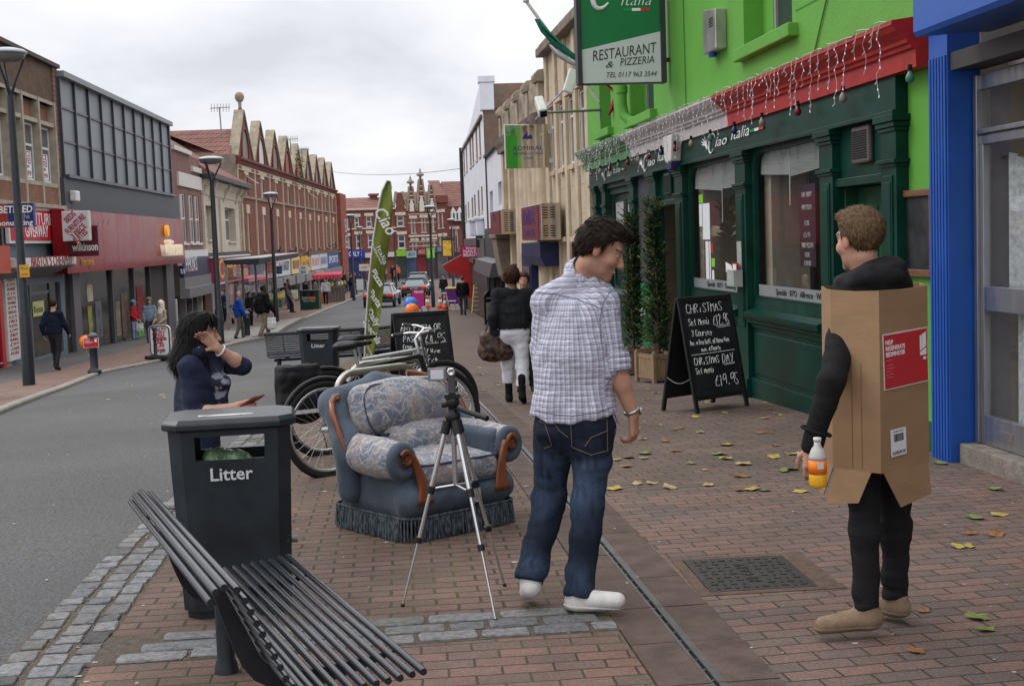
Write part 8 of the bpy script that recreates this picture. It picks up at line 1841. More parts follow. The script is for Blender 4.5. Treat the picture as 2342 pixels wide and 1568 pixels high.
lo,hi=bbox([Jb['N']],.34);link('hood',sdf_mesh(disp(hood,lambda p:folds(p,(11,11,20),.011,3)),lo,hi,.0085,'hood',mat('black_jersey',(.013,.013,.014),.9,var=.3,vs=50,bump=.2,bs=180,spec=.25)),bx_m)
m=MB();e_=Jb['eL'].lerp(Jb['wL'],.78);d=(Jb['wL']-Jb['eL']).normalized();e1=d.orthogonal().normalized();e2=d.cross(e1);m.tube([e_+(e1*math.cos(t)+e2*math.sin(t))*.058 for t in np.linspace(0,6.283,18,endpoint=False)],.006,5,closed=True);m.build('cuff_strap',M_WOOL,bx_m)
def card(name,c):return mat(name,c,.85,var=.10,vs=4,stretch=(1,1,3),bump=.05,bs=30)
M_CARD=card('cardboard',(.285,.175,.095))
cb0=q(2003,1060,0);CB=thing('cardboard_box','tall faceted cardboard box with torn flaps and red poster, worn by a man','cardboard box',Vector((cb0.x,cb0.y,cb0.z)))
RIM=[(1878,652,.16),(1899,664,-.10),(2010,668,-.27),(2121,650,-.07),(2104,644,.22),(1985,640,.34)]
top=[q(u,v,dz)-CB.location for u,v,dz in RIM];zt_=sum(p.z for p in top[:4])/4;top=[Vector((p.x,p.y,zt_+.3*(p.z-zt_)))for p in top];zbm=.0
cx_,cy_=sum(p.x for p in top)/6,sum(p.y for p in top)/6
for i in range(6):
 a,b=top[i],top[(i+1)%6];d=(b-a);nrm=Vector((d.y,-d.x,0)).normalized();mid=(a+b)/2
 if nrm.dot(mid-Vector((cx_,cy_,mid.z)))<0:nrm=-nrm
 g=lambda f,z,o_=0.0:Vector((lerp(a.x,b.x,f),lerp(a.y,b.y,f),z))+nrm*o_
 m=MB();vo=[g(0,zbm),g(1,zbm),g(1,b.z),g(.5,lerp(a.z,b.z,.5)-.004),g(0,a.z)];vi=[p-nrm*.005 for p in vo];n=5
 m.push(vo+vi,[tuple(range(5)),tuple(range(9,4,-1))]+[(k,(k+1)%5,5+(k+1)%5,5+k)for k in range(5)]);pnl=m.build('panel',M_CARD,CB)
 if i in(0,1,2):
  sp_=.035+.02*(i%2);dz=-.12;f0,f1=(.05,.80)if i==1 else(.06,.98)
  m=MB();v4=[g(f0,zbm),g(f1,zbm),g(f1-.1,zbm+dz*.95,sp_),g(f0+(.2 if i==2 else-.06),zbm+dz*1.15,sp_*.9)];v4=v4+[p-nrm*.004-Vector((0,0,.0))for p in v4];m.push(v4,[(0,1,2,3),(7,6,5,4),(0,4,5,1),(1,5,6,2),(2,6,7,3),(3,7,4,0)]);m.build('flap',card('cardboard_inner',(.25,.15,.08)),CB)
 if i==1:
  m=MB();
  for f in(.42,.62):m.tube([g(f,zbm+.01,.001),g(f,zbm+.42,.001)],.0012,4)
  m.build('crease',card('crease',(.20,.115,.06)),pnl)
 if i==2:
  ph,pw=.165,.92;z1=zt_-.17;rzp=math.atan2(d.y,d.x);po=g(.07,z1-.215,.003)
  ps_=link('poster',bpy.data.meshes.new('p'),CB);bpy.data.objects.remove(ps_);Wp=d.length*.92
  m=MB();m.box(0,Wp,-.001,.001,0,.215);ps_=m.build('poster',M_WFRAME,CB);ps_.location=po+nrm*.0;ps_.rotation_euler=(0,R(-2),rzp)
  m=MB();m.box(.005,Wp-.005,-.0025,-.0012,.005,.21);m.build('red_field',M_SIGNRED,ps_)
  for tx,z,f_ in(('HELP',.180,.048),('REGENERATE',.157,.125),('BEDMINSTER',.134,.125)):o=text(tx,M_WLET,ps_,(.014+f_/2,-.0028,z),.024,TF,depth=.0003,fit=f_,bold=.0006)
  for k in range(6):m=MB();m.box(.015,.015+(.035,.045,.05,.03,.045,.04)[k],-.0028,-.0024,.112-k*.0115-(.008 if k>0 else 0),.1135-k*.0115-(.008 if k>0 else 0));m.build('small_print',mat('pink_print',(.60,.25,.25),.6,var=0),ps_)
  m=MB();x0=Wp-.055
  m.prism([(x0,.125),(x0+.012,.130),(x0+.012,.188),(x0,.184)],'y',-.0028,-.0024);m.prism([(x0+.015,.131),(x0+.042,.142),(x0+.042,.198),(x0+.015,.189)],'y',-.0028,-.0024);m.prism([(x0,.108),(x0+.042,.108),(x0+.042,.136),(x0,.120)],'y',-.0028,-.0024);m.prism([(x0+.02,.09),(x0+.04,.09),(x0+.04,.10),(x0+.02,.10)],'y',-.0028,-.0024);m.build('emblem',M_WLET,ps_)
  m=MB();m.box(0,.066,-.001,.001,0,.105);lb=m.build('barcode_label',M_PAPER,CB);lb.location=g(.2,zbm+.055,.003);lb.rotation_euler=(0,R(-2),rzp);lb.scale=(1.5,1,1)
  rb=random.Random(2);m=MB();x=.012
  while x<.052:w_=rb.choice((.0008,.0016,.0024));m.box(x,x+w_,-.0016,-.001,.056,.086);x+=w_+rb.choice((.0008,.0014))
  m.build('barcode',M_BLK,lb);o=text('XCAF207G',M_BLK,lb,(.033,-.0014,.014),.017,(R(90),R(180),0),depth=.0003,fit=.058,bold=.0005);text('CODE X120546',M_BLK,lb,(.033,-.0014,.096),.008,(R(90),R(180),0),depth=.0003,fit=.045)
 if i==0:text('CSI',M_BLK,CB,tuple(g(1.0,zbm-.08,.06)),.02,(R(90),0,0),depth=.0003)
bt=thing('drink_bottle','small plastic bottle of orange drink held in the box wearing man\'s left hand','bottle',q(1871,1113,-.23));k_=5.05/FOC
m=MB();m.lathe([(.012,0),(.030,.002),(.034,.012),(.034,.05),(.033,.052)],16);m.build('drink',mat('orange_drink',(.75,.38,.02),.15,var=.1),bt);m=MB();m.lathe([(.0345,.052),(.0345,.105)],16);lbm=m.build('label',mat('orange_label',(.80,.20,.015),.4,var=.1),bt);m=MB();m.box(-.012,.010,-.0365,-.034,.075,.10);m.build('label_panel',M_SIGNW,lbm)
m=MB();m.lathe([(.034,.106),(.034,.118),(.024,.145),(.013,.16),(.013,.175)],16);m.build('neck',mat('clear_bottle',(.48,.47,.44),.12,var=.1),bt);m=MB();m.lathe([(.015,.176),(.015,.19),(0,.191)],14);m.build('cap',M_WFRAME,bt)
Z0=7.35;hdW=frame_(hd(78)+Vector((0,0,-.05)))
gw=lambda z:Vector((0,0,z))
J=dict(sR=q(432,838,-.10),sL=q(455,838,.16),eR=q(440,948,-.16),wR=q(540,930,-.10),eL=q(556,836,.10),wL=q(497,796,-.02),C=q(446,880,.02),W=q(450,960,.02),P=q(452,1030,.03),N=q(446,815,.03),hR=q(450,1045,-.06),hL=q(455,1045,.14))
gf=gz(J['P'].x,J['P'].y);f_=hd(190)
for s_,o_ in(('R',-.10),('L',.12)):
 kk=J['h'+s_]+f_*.10;kk.z=gf+.07;J['k'+s_]=kk;aa=kk-f_*.40;aa.z=gf+.07;J['a'+s_]=aa;tt=aa-f_*.10;tt.z=gf+.04;J['t'+s_]=tt
def hair3(H):
 f=H.hair([(-.2,-.4),(-.0,-.4),(.012,-.10),(.02,.0),(.035,.045),(.06,.062),(.2,.068)],.016,[s_ell((0,.03,.095),(.062,.06,.025))],.003,4);w0=H.w((0,-.05,-.02));w1=H.w((.03,-.085,-.16));w2=H.w((.05,-.05,-.27));g_=union([s_cap(w0,w1,.085,.075),(s_cap(w1,w2,.075,.05),.05),(s_cap(H.w((.055,-.01,-.02)),H.w((.075,.02,-.20)),.03,.028),.04)],.04);return disp(union([f,(g_,.03)]),lambda p:.003*vnoise(p*A_((70,70,9)),3))
M_NAVY=mat('navy_knit',(.010,.014,.036),.9,var=.3,vs=60,bump=.15,bs=200)
wl,Jw,bw_=figure('dark haired woman in navy behind the litter bin, shading her eyes with one hand',J,Head(q(458,762,.03),hdW,.96),frame_(hd(72)),.88,.0085,(.47,.27,.185),(.38,.14,.13),(.02,.015,.012),0,hair3,(.009,.0075,.008),dict(m=M_NAVY,g=.018,sleeve=.35,hem=-.16,name='cardigan',drop=-.08,fold=.008),dict(m=M_NAVY,g=.02,name='skirt'),dict(m=M_BLKP,flat=0),[(J['wL'],q(455,758,-.06)-J['wL'],hd(190),.9,22,-1),(J['wR'],q(575,925,-.06)-J['wR'],hd(200),.88,50,1)],loc=(J['P'].x,J['P'].y,gf),strand=(3500,.06,.004,lambda q:(q[0]*2,-.25,-1)))
def scarf_col(p):n=vnoise(p*A_((22,22,30)),2)+.4*vnoise(p*70,3);k=np.clip((n-.15)*5,0,1)[:,None]*np.clip((Jw['N'].z-.05-p[:,2])*10,0,1)[:,None];return A_((.010,.013,.028))*(1-k)+A_((.26,.27,.32))*k
sc_f=union([s_cap(Jw['N']+hd(150)*.07+gw(.03),Jw['N']+hd(70)*.09+gw(-.0),.05),(s_cap(Jw['N']+hd(70)*.09,Jw['C']+hd(95)*.13,.055,.06),.04),(s_cap(Jw['C']+hd(95)*.13,Jw['W']+hd(82)*.15+gw(.03),.06,.045),.04),(s_cap(Jw['N']+hd(30)*.07+gw(.02),Jw['N']+hd(70)*.09,.05),.03)],.04)
lo,hi=bbox([Jw['N'],Jw['W']],.3);link('scarf',sdf_mesh(disp(sc_f,lambda p:folds(p,(16,16,10),.012,8)),lo,hi,.009,'scarf',attr_mat('scarf_wool',.9,bump=.2,var=.15),col=scarf_col),wl)
m=MB();wv_=Jw['eL'].lerp(Jw['wL'],.88);d=(Jw['wL']-Jw['eL']).normalized();e1=d.orthogonal().normalized();e2=d.cross(e1);m.tube([wv_+(e1*math.cos(t)+e2*math.sin(t))*.034 for t in np.linspace(0,6.283,20,endpoint=False)],.006,6,closed=True);m.build('bangle',M_SIGNW,wl)
rd=thing('red_folder','thin red folder held out in the dark haired woman\'s lower hand','folder',q(562,925,-.14));m=MB();m.bar((0,0,0),q(592,906,-.18)-q(562,925,-.14),.11,.008,(0,0,1));m.build('cover',mat('red_cover',(.22,.035,.025),.5),rd)
# ================================================================ passers-by
PM={}
def cloth_m(c):
 k='cloth_%d_%d_%d'%tuple(int(x*999)for x in c);return mat(k,c,.9,var=.25,vs=25,bump=.15,bs=90,spec=.12)
BUN=[(-.2,-.3),(-.0,-.3),(.012,-.08),(.02,.0),(.035,.045),(.06,.062),(.2,.068)]
def walker(label,u,v,vt,head_deg,topc,legc,hairc=(.02,.013,.01),skin=(.42,.23,.16),stride=.0,look=0,long_=False,shoec=(.03,.028,.027),arms=(0,0),g=.022,hem=-.08,h=.017,lean=0.0,shaft=0,k_=None,grp=None,base=None,wide=1.0,bend=(.0,.0),th=.014,bald=False):
 b=base or G(u,v);b=Vector((b.x,b.y,gz(b.x,b.y)+(.06 if b.x<ROAD_L(b.y)else .004)));H=k_*1.75 if k_ else hgt(b,u,vt);k=H/1.78
 f=hd(head_deg);r=Vector((f.y,-f.x,0));P=lambda x,y,z:b+r*x*k*(wide if z>.8 else 1)+f*(y+lean*max(0,z-.5))*k+Vector((0,0,z*k));s_=stride
 J=dict(sL=P(-.19,0,1.43),sR=P(.19,0,1.43),eL=P(-.25,-.03-s_*.25+arms[0]*.12,1.14),eR=P(.25,-.03+s_*.25+arms[1]*.12,1.14),wL=P(-.25+abs(arms[0])*.12,.08-s_*.4+arms[0]*.3,.90+arms[0]*.16),wR=P(.25-abs(arms[1])*.12,.08+s_*.4+arms[1]*.3,.90+arms[1]*.16),hL=P(-.09,0,.93),hR=P(.09,0,.93),kL=P(-.10,.03+s_*.30,.50),kR=P(.10,.03-s_*.12,.50),aL=P(-.10,s_*.42,.09),aR=P(.10,-s_*.45,.09+.07*abs(s_)*2),tL=P(-.11,.15+s_*.42,.03),tR=P(.11,.13-s_*.43,.03+.0*s_),C=P(0,0,1.25),W=P(0,0,1.08),P=P(0,0,.95),N=P(0,0,1.49))
 hM=frame_(hd(head_deg+look));hc=P(0,.035,1.655)
 hf=None if bald else((lambda H_:H_.hair(BUN,max(th,.02),[],.012 if th>.03 else .006,4))if long_ else(lambda H_:H_.hair(SHORT,th,[],.005,4)))
 lo=legc if isinstance(legc,dict)else dict(m=cloth_m(legc),g=.018,cuff=.048)
 return figure(label,J,Head(hc,hM,k*1.02),frame_(f),k*(1.0 if wide==1 else wide),h,skin,(.33,.13,.11),hairc,0,hf,hairc,dict(m=cloth_m(topc),g=g,sleeve=.97,hem=hem,fold=.014,drop=hem*.4,fs=(6,6,8)),lo,dict(m=cloth_m(shoec),shaft=shaft),[(J['wL'],(J['wL']-J['eL']).normalized()+f*.2,r,k,30,-1),(J['wR'],(J['wR']-J['eR']).normalized()+f*.2,-r,k,30,1)],loc=b)
def bag(name,label,p,col,w=.28,h=.34,d=.12,cat='bag',mt=None):
 t=thing(name,label,cat,p);link('body',sdf_mesh(disp(union([s_box((0,0,-h*.5),(w/2,d/2,h*.45),d*.4),(s_ell((0,0,-h*.65),(w*.55,d*.6,h*.34)),.05)]),lambda q:folds(q,(14,14,9),.012,3)),(-w,-d-.05,-h*1.2),(w,d+.05,.1),.013,'body',mt or mat('bag_%s'%name,col,.6,var=.3,vs=20)),t)
 m=MB();
 for s_ in(-1,1):m.tube([(s_*w*.3,0,-h*.08),(s_*w*.16,0,h*.3),(0,0,h*.36)],.009,5)
 m.build('handle',mt or MATS['bag_%s'%name],t);return t
BK=(.012,.012,.014);DN=(.035,.05,.085)
ww,Jq,bq=walker('woman in black leather jacket, white jeans and black boots walking away with a brown handbag',1180,922,612,4,(.016,.017,.019),dict(m=mat('white_jeans',(.60,.59,.63),.85,var=.08,vs=8),g=.028,cuff=.046,cutz=.20),(.045,.018,.012),(.20,.10,.065),.42,0,True,th=.036,shoec=(.012,.012,.012),h=.010,hem=.02,shaft=.17,wide=1.06,g=.03,arms=(.1,.1))
bag('handbag','brown patterned leather handbag hanging from the hand of the woman in white jeans',at_depth(1132,752,depth(bq)-.05),(.06,.035,.022),.36,.36,.16,'handbag',mat('bag_leather',(.055,.032,.022),.5,var=.95,vs=24,det=1))
walker('woman with long brown hair half hidden behind the white jeans woman, facing us',1206,895,636,185,(.05,.05,.055),BK,(.05,.02,.013),long_=True,k_=.82,h=.014)
walker('man in navy jumper and dark trousers walking past the furniture shop window',130,852,684,12,(.010,.013,.026),(.022,.023,.028),stride=.4,hem=-.04)
w2,J2,b2_=walker('woman in red top and sky blue cap standing outside the red fascia store',309,782,688,105,(.38,.02,.035),(.25,.32,.45),(.12,.06,.03),arms=(.5,.5),h=.018)
def capf(J,bb,root,col,up=.115,nm='cap'):
 c=J['N']+Vector((0,0,.20));m=MB();m.lathe([(.098,0),(.10,.04),(.08,.085),(.04,.11),(0,.115)],14,c);m.box(c.x+.05,c.x+.17,c.y-.07,c.y+.07,c.z,c.z+.012);m.build(nm,cloth_m(col),root)
capf(J2,b2_,w2,(.12,.38,.60));bag('carrier_bag','white carrier bag held by the woman in the sky blue cap',at_depth(318,738,depth(b2_)-.1),(.6,.6,.58),.25,.35,.08)
w3,J3,b3_=walker('man in pale denim jacket and patterned cap near the red store entrance',346,795,682,150,(.16,.22,.28),(.05,.06,.09),(.05,.03,.02),arms=(1.2,0),base=G(346,787));capf(J3,b3_,w3,(.18,.17,.14))
w4,J4,b4_=walker('woman in white headscarf and beige cardigan behind the white mattress sign',374,800,690,215,(.36,.30,.25),BK,bald=True,hem=-.25,skin=(.40,.24,.17),arms=(.6,.6))
hs_=union([s_ell(J4['N']+Vector((0,0,.17)),(.105,.115,.145)),(s_cap(J4['N']+Vector((0,0,.04)),J4['N']-Vector((0,0,.10)),.10,.13),.06)],.05);fc=J4['N']+hd(215)*.15+Vector((0,0,.15));hs_=cut(hs_,s_ell(fc,(.075,.075,.085)),.02);lo_,hi_=bbox([J4['N']],.42);link('headscarf',sdf_mesh(hs_,lo_,hi_,.018,'headscarf',cloth_m((.62,.57,.48))),w4)
walker('grey haired man in a bright blue jacket looking back beside the bollard',549,781,666,70,(.012,.055,.30),(.10,.095,.085),(.30,.27,.24),stride=.35,look=85,hem=-.12,g=.035,th=.010)
w6,J6,b6_=walker('man in black padded jacket and khaki trousers carrying a white bag',606,777,652,55,(.010,.010,.011),(.20,.16,.11),(.008,.007,.006),(.055,.028,.018),.45,20,g=.05,hem=-.14,shoec=(.20,.12,.06),wide=1.12)
bag('carrier_bag','white carrier bag with red print held by the man in khaki trousers',at_depth(620,724,depth(b6_)-.1),(.62,.6,.6),.30,.42,.10)
walker('woman in dark and blue coat with a pushchair outside the casino shop',519,742,664,190,(.015,.03,.09),BK,long_=True,arms=(.9,.9),base=G(519,738))
walker('person in black coat with red scarf behind the man in the bright blue jacket',573,757,667,120,(.012,.012,.013),BK,arms=(.3,.3),base=G(573,752))
walker('man in dark grey hoodie leaning back on the bus shelter rail with legs out',668,717,646,80,(.085,.09,.095),(.025,.035,.045),lean=-.28,skin=(.20,.11,.07),stride=-.15)
walker('man in black jacket standing behind the man in the dark grey hoodie',660,713,638,100,(.014,.014,.018),(.03,.045,.07),base=G(661,709),skin=(.22,.12,.08))
walker('woman in light grey hooded top and black trousers walking towards us',746,698,637,178,(.34,.34,.35),BK,(.06,.02,.014),long_=True,stride=.3,g=.035,wide=1.06)
walker('man in black jacket and dark jeans standing by the kerb near the stall',804,684,624,95,BK,(.03,.04,.065),(.05,.03,.02),arms=(.6,.6))
for i,(u,v,vt,hh,c,l)in enumerate(((788,672,620,120,BK,'person in dark coat at the left of the group near the stall'),(797,668,619,200,(.20,.17,.13),'person in brown coat behind the black jacketed man'),(813,675,622,160,(.03,.03,.035),'person in charcoal coat right of the black jacketed man'),(825,660,625,240,(.10,.03,.035),'woman in dark red top by the white sign near the flag'),(700,690,642,30,BK,'person in black bending over the stall from behind'),(722,688,640,40,(.16,.17,.19),'person in grey hood behind the green recycling bin'))):walker(l,u,v,vt,hh,c,(.03,.035,.05),h=.028)
walker('man in black jacket and blue jeans standing beside the purple bin',1016,706,628,200,BK,(.05,.09,.17),arms=(.2,.2),base=G(1016,692))
walker('person in black hooded jacket and grey jeans walking away near the ladder',1060,721,631,5,BK,(.06,.065,.07),(.12,.06,.03),stride=.45,arms=(-.3,-.2))
walker('man in dark green top bending beside the red awning',1082,706,640,60,(.02,.045,.025),(.04,.05,.07),lean=.35,stride=.3,base=G(1076,708))
for u,v,vt,hh,c,lg,l in((872,634,607,90,BK,DN,'man in dark coat outside the far green shop'),(880,634,607,150,(.25,.25,.25),DN,'woman in pale top outside the far green shop'),(899,629,605,200,BK,BK,'dark figure before the far blue shutter'),(909,629,604,180,(.60,.13,.05),BK,'person in orange high visibility vest at the street end')):walker(l,u,v,vt,hh,c,lg,h=.035,base=at_depth(u,v,150))
# ================================================================ street clutter farther off
def sizedbox(t,nm,w,d,h,mt,z=0,bevel=0):m=MB();m.box(-w/2,w/2,-d/2,d/2,z,z+h);return m.build(nm,mt,t,bevel)
pr=thing('pushchair','black pushchair in front of the woman outside the casino shop','pushchair',G(518,744)+Vector((.1,-.25,.06)),R(10));link('seat',sdf_mesh(union([s_box((0,0,.65),(.22,.25,.22),.08),(s_ell((0,.1,.85),(.24,.26,.22)),.05)]),(-.4,-.5,.3),(.4,.5,1.2),.03,'seat',M_BLKP),pr)
for x in(-.24,.24):
 m=MB();m.tube([(x,-.4,.18),(x,.35,1.05)],.015,6);m.tube([(x,.3,.18),(x,-.1,.6)],.015,6);m.build('frame',M_GREY,pr)
 for y in(-.4,.3):m=MB();m.tube([(x,y+.13*math.cos(a),.14+.13*math.sin(a))for a in np.linspace(0,6.283,14,endpoint=False)],.03,6,closed=True);m.build('wheel',M_RUB,pr)
ms_=thing('swing_sign','white rounded mattress sign with red lettering on a black base by the left kerb','sign',G(368,826)+Vector((0,.1,.06)),R(-20));kk=depth(ms_.location)/FOC;W,H=54*kk,78*kk
m=MB();m.loft([[(x,-.03,H*.53+z)for x,z in rrect(W/2,H*.46,.14)],[(x,.03,H*.53+z)for x,z in rrect(W/2,H*.46,.14)]],smooth=False);m.build('frame',M_WFRAME,ms_);m=MB();m.loft([[(x,y,H*.54+z)for x,z in rrect(W/2-.05,H*.40,.1)]for y in(-.036,.036)],smooth=False);m.build('panel',M_SIGNW,ms_);m=MB();m.tube([(x,-.034,H*.53+z)for x,z in rrect(W/2-.03,H*.43,.12)],.018,5,closed=True);m.build('band',M_BLK,ms_);sizedbox(ms_,'base',W*1.15,.5,.1,M_BLKP,0,.03)
for tx,z,f_ in(('QUALITY',.84,.8),('SINGLE',.70,.6),('Mattresses',.60,.8),('FROM',.51,.3),('£30',.40,.5),('Bargain',.26,.6)):text(tx,M_MAR,ms_,(0,-.04,H*z),.16,TF,fit=W*.8*f_,bold=.004)
rb_=thing('recycling_bin','dark green double recycling bin with grey and orange labels','recycling bin',G(711,710)+Vector((0,.3,.06)),R(-12));kk=depth(rb_.location)/FOC;W,H=44*kk,41*kk;MG_=mat('recycle_green',(.008,.05,.028),.5);sizedbox(rb_,'body',W,.6,H,MG_,0,.02);sizedbox(rb_,'lid',W+.06,.66,.08,M_GUN,H+.003)
for x,c in((-W*.22,(.22,.22,.24)),(W*.16,(.60,.12,.04))):
 m=MB();m.box(x-W*.17,x+W*.17,-.307,-.301,H*.56,H*.72);m.build('label',mat('rl_%d'%int(c[0]*100),c,.5),rb_);m=MB();m.tube([(x,-.31,H*.86),(x,-.302,H*.86)],.14,14);m.build('slot',M_BLACK,rb_)
text('Recycle for Bristol',M_WLET,rb_,(0,-.305,H*.48),.12,TF,fit=W*.6)
st=thing('market_stall','market stall with red scalloped canopy over a row of grey tool racks','stall',G(760,694)+Vector((-.2,1.5,.06)),R(0));Z=depth(st.location);kk=Z/FOC;W,H=62*kk,66*kk
m=MB();m.push([(-W*.6,-1,H*.93),(W*.45,-1,H*.93),(W*.5,1.6,H),(-W*.4,1.6,H)],[(0,1,2,3)])
for i in range(8):x0,x1=-W*.6+i*W*1.05/8,-W*.6+(i+1)*W*1.05/8;m.push([(x0,-1,H*.93),(x1,-1,H*.93),(x1-.05,-1.05,H*.80),(x0+.05,-1.05,H*.80)],[(0,1,2,3)])
m.push([(W*.45,-1,H*.93),(W*.5,1.6,H),(W*.5,1.6,H*.86),(W*.45,-1,H*.80)],[(0,1,2,3)]);cn=m.build('canopy',mat('canopy_red',(.42,.02,.045),.6),st);cn.modifiers.new('solidify','SOLIDIFY').thickness=.04
for i in range(6):x=-W*.1+i*W*.115;m=MB();m.box(x,x+W*.09,-.9+i*.3,-.3+i*.3,0,H*.5);m.build('rack',mat('rack_brown',(.12,.10,.09),.5,var=.3),st);m=MB();m.box(x-.03,x,-.92+i*.3,-.88+i*.3,0,H*.72);m.build('rack_post',M_GUN,st);m=MB();m.lathe([(.05,0),(.15,.1),(.13,.3),(.02,.4)],8,(x+.15,-.6+i*.3,H*.52));m.build('goods',mat('goods_%d'%(i%3),((.5,.5,.5),(.6,.5,.05),(.15,.16,.17))[i%3],.5),st)
m=MB();m.box(-W*.45,-W*.15,-.8,.2,0,H*.42);m.build('orange_crates',mat('orange_box',(.45,.08,.02),.6,var=.3),st)
fs_=thing('fruit_stand','fruit and vegetable stand with green and yellow crates outside the market','stand',G(690,707)+Vector((-1.2,1.2,.06)))
for i,(x,z,c)in enumerate(((-.6,.6,(.03,.15,.05)),(.2,.7,(.30,.25,.22)),(-.5,.95,(.65,.50,.05)),(.4,1.1,(.45,.42,.30)))):m=MB();m.box(x-.5,x+.5,-.4+i*.2,.4+i*.2,z-.55,z);m.build('crate',mat('crate_%d'%i,c,.7,var=.5,vs=9),fs_)
s0,s1=G(574,757),G(668,716);ax=(s1-s0);ax.z=0;Ls=ax.length;sh=thing('bus_shelter','glazed bus shelter with flat dark edged roof on the raised kerb','bus shelter',Vector((s0.x-.5,s0.y,gz(s0.x,s0.y)+.13)),math.atan2(ax.y,ax.x));zr=hgt(sh.location,575,606)
m=MB();m.prism([(-.9,zr),(.35,zr+.05),(.45,zr+.22),(-1.0,zr+.25)],'x',-.1,Ls+.8);m.build('roof',M_GUN,sh);m=MB();m.prism([(-1.02,zr+.255),(.47,zr+.225),(.47,zr+.26),(-1.02,zr+.29)],'x',-.12,Ls+.82);m.build('roof_edge',mat('pale_roof',(.40,.40,.40),.5),sh)
for i in range(5):x=Ls*i/4;m=MB();m.box(x-.05,x+.05,.3,.4,-.3 if i else-.2,zr+.04);m.build('post',M_GREY,sh)
for i in range(4):m=MB();x=Ls*i/4;m.quad((x+.06,.35,.35),(x+Ls/4-.06,.35,.35),(x+Ls/4-.06,.35,zr-.1),(x+.06,.35,zr-.1));m.build('pane',M_GLASS,sh)
m=MB();m.tube([(.2,-.2,.62),(Ls,-.2,.62)],.05,8);m.build('perch_rail',M_GUN,sh)
for x in(.4,Ls*.5,Ls-.2):m=MB();m.tube([(x,-.2,-.2),(x,-.2,.6)],.035,8);m.build('rail_leg',M_GUN,sh)
def car(label,p,rz,col,soft=False,L_=4.4,Hc=1.42,W=1.78):
 t=thing('car',label,'car',p,rz);P=mat('paint_%d'%int(col[2]*1000),col,.2,.3,var=.05,coat=.6);w=W/2
 body=union([s_box((0,0,.58),(w,L_/2,.27),.14),(s_box((0,.1,.80),(w*.96,L_/2-.25,.12),.10),.1)],.05);wh=[(sx*w,y)for sx in(-1,1)for y in(-L_*.31,L_*.31)]
 for x,y in wh:body=cut(body,s_cap((x-.3*(1 if x>0 else-1),y,.33),(x*1.3,y,.33),.37),.02)
 roof=s_box((0,-.15,Hc-.14),(w*.72,.85,.10),.09);cab=union([s_box((0,-.2,.95),(w*.90,1.35,.06),.05),(roof,.75)],.3)
 bo=link('body',sdf_mesh(body,(-1.1,-L_/2-.2,.1),(1.1,L_/2+.2,1.1),.045,'body',P),t);link('cabin',sdf_mesh(union([roof,(s_box((0,-.2,.9),(w*.86,1.1,.05),.05),.0)]+[(s_cap((sx*w*.66,y0,Hc-.16),(sx*w*.86,y1,.9),.045),.04)for sx in(-1,1)for y0,y1 in((-.95,-1.5),(.65,1.3),(-.1,-.1))],.04),(-1.1,-2,.7),(1.1,2,1.6),.045,'cabin',M_BLKP if soft else P),t)
 m=MB();
 for a,b in((-1,1),):m.loft([[(-w*.84,-1.42,.92),(w*.84,-1.42,.92),(w*.84,1.25,.92),(-w*.84,1.25,.92)],[(-w*.66,-.93,Hc-.12),(w*.66,-.93,Hc-.12),(w*.66,.62,Hc-.12),(-w*.66,.62,Hc-.12)]],smooth=False)
 m.build('glazing',mat('car_glass',(.20,.23,.25)if not soft else(.16,.18,.2),.08,var=.1),t)
 for x,y in wh:
  m=MB();m.tube([(x*.97,y+.25*math.cos(a),.32+.25*math.sin(a))for a in np.linspace(0,6.283,20,endpoint=False)],.085,8,closed=True);w_=m.build('wheel',M_RUB,t);m=MB();m.cyl((x*.9,y,.32),(x*1.02,y,.32),.2,.2,14);m.build('rim',M_GREY,w_)
 for s_ in(-1,1):
  m=MB();m.box(s_*w*.58,s_*w*.97,-L_/2-.012,-L_/2+.25,.66,.82);m.build('tail_light',mat('tail_red',(.50,.02,.015),.2,emit=.5),bo,.02);m=MB();m.bar((s_*w,.75,.98),(s_*(w+.2),.72,1.0),.14,.12);m.build('mirror',P,t,.03)
 m=MB();m.box(-.26,.26,-L_/2-.022,-L_/2-.005,.60,.71);m.build('number_plate',mat('yellow_plate',(.62,.42,.03),.5),bo);m=MB();m.box(-w*.9,w*.9,-L_/2-.05,-L_/2+.1,.34,.5);m.build('bumper',P,bo,.04);return t
pc_=at_depth(877,702,77);car('black saloon car with lit tail lights driving away behind the olive flag',Vector((pc_.x,pc_.y+2.2,gz(pc_.x,pc_.y))),R(-8),(.018,.018,.021))
pc_=at_depth(955,674,92);car('dark soft topped convertible parked on the right of the road',Vector((pc_.x,pc_.y+2.2,gz(pc_.x,pc_.y)+.1)),R(-6),(.03,.032,.036),True)
pc_=at_depth(962,662,100);car('dark estate car parked in front of the soft topped convertible',Vector((pc_.x,pc_.y+2.8,gz(pc_.x,pc_.y)+.2)),R(-6),(.022,.022,.026),Hc=1.62)
c0=None;M_CO=mat('cone_orange',(.62,.10,.03),.5,var=.1)
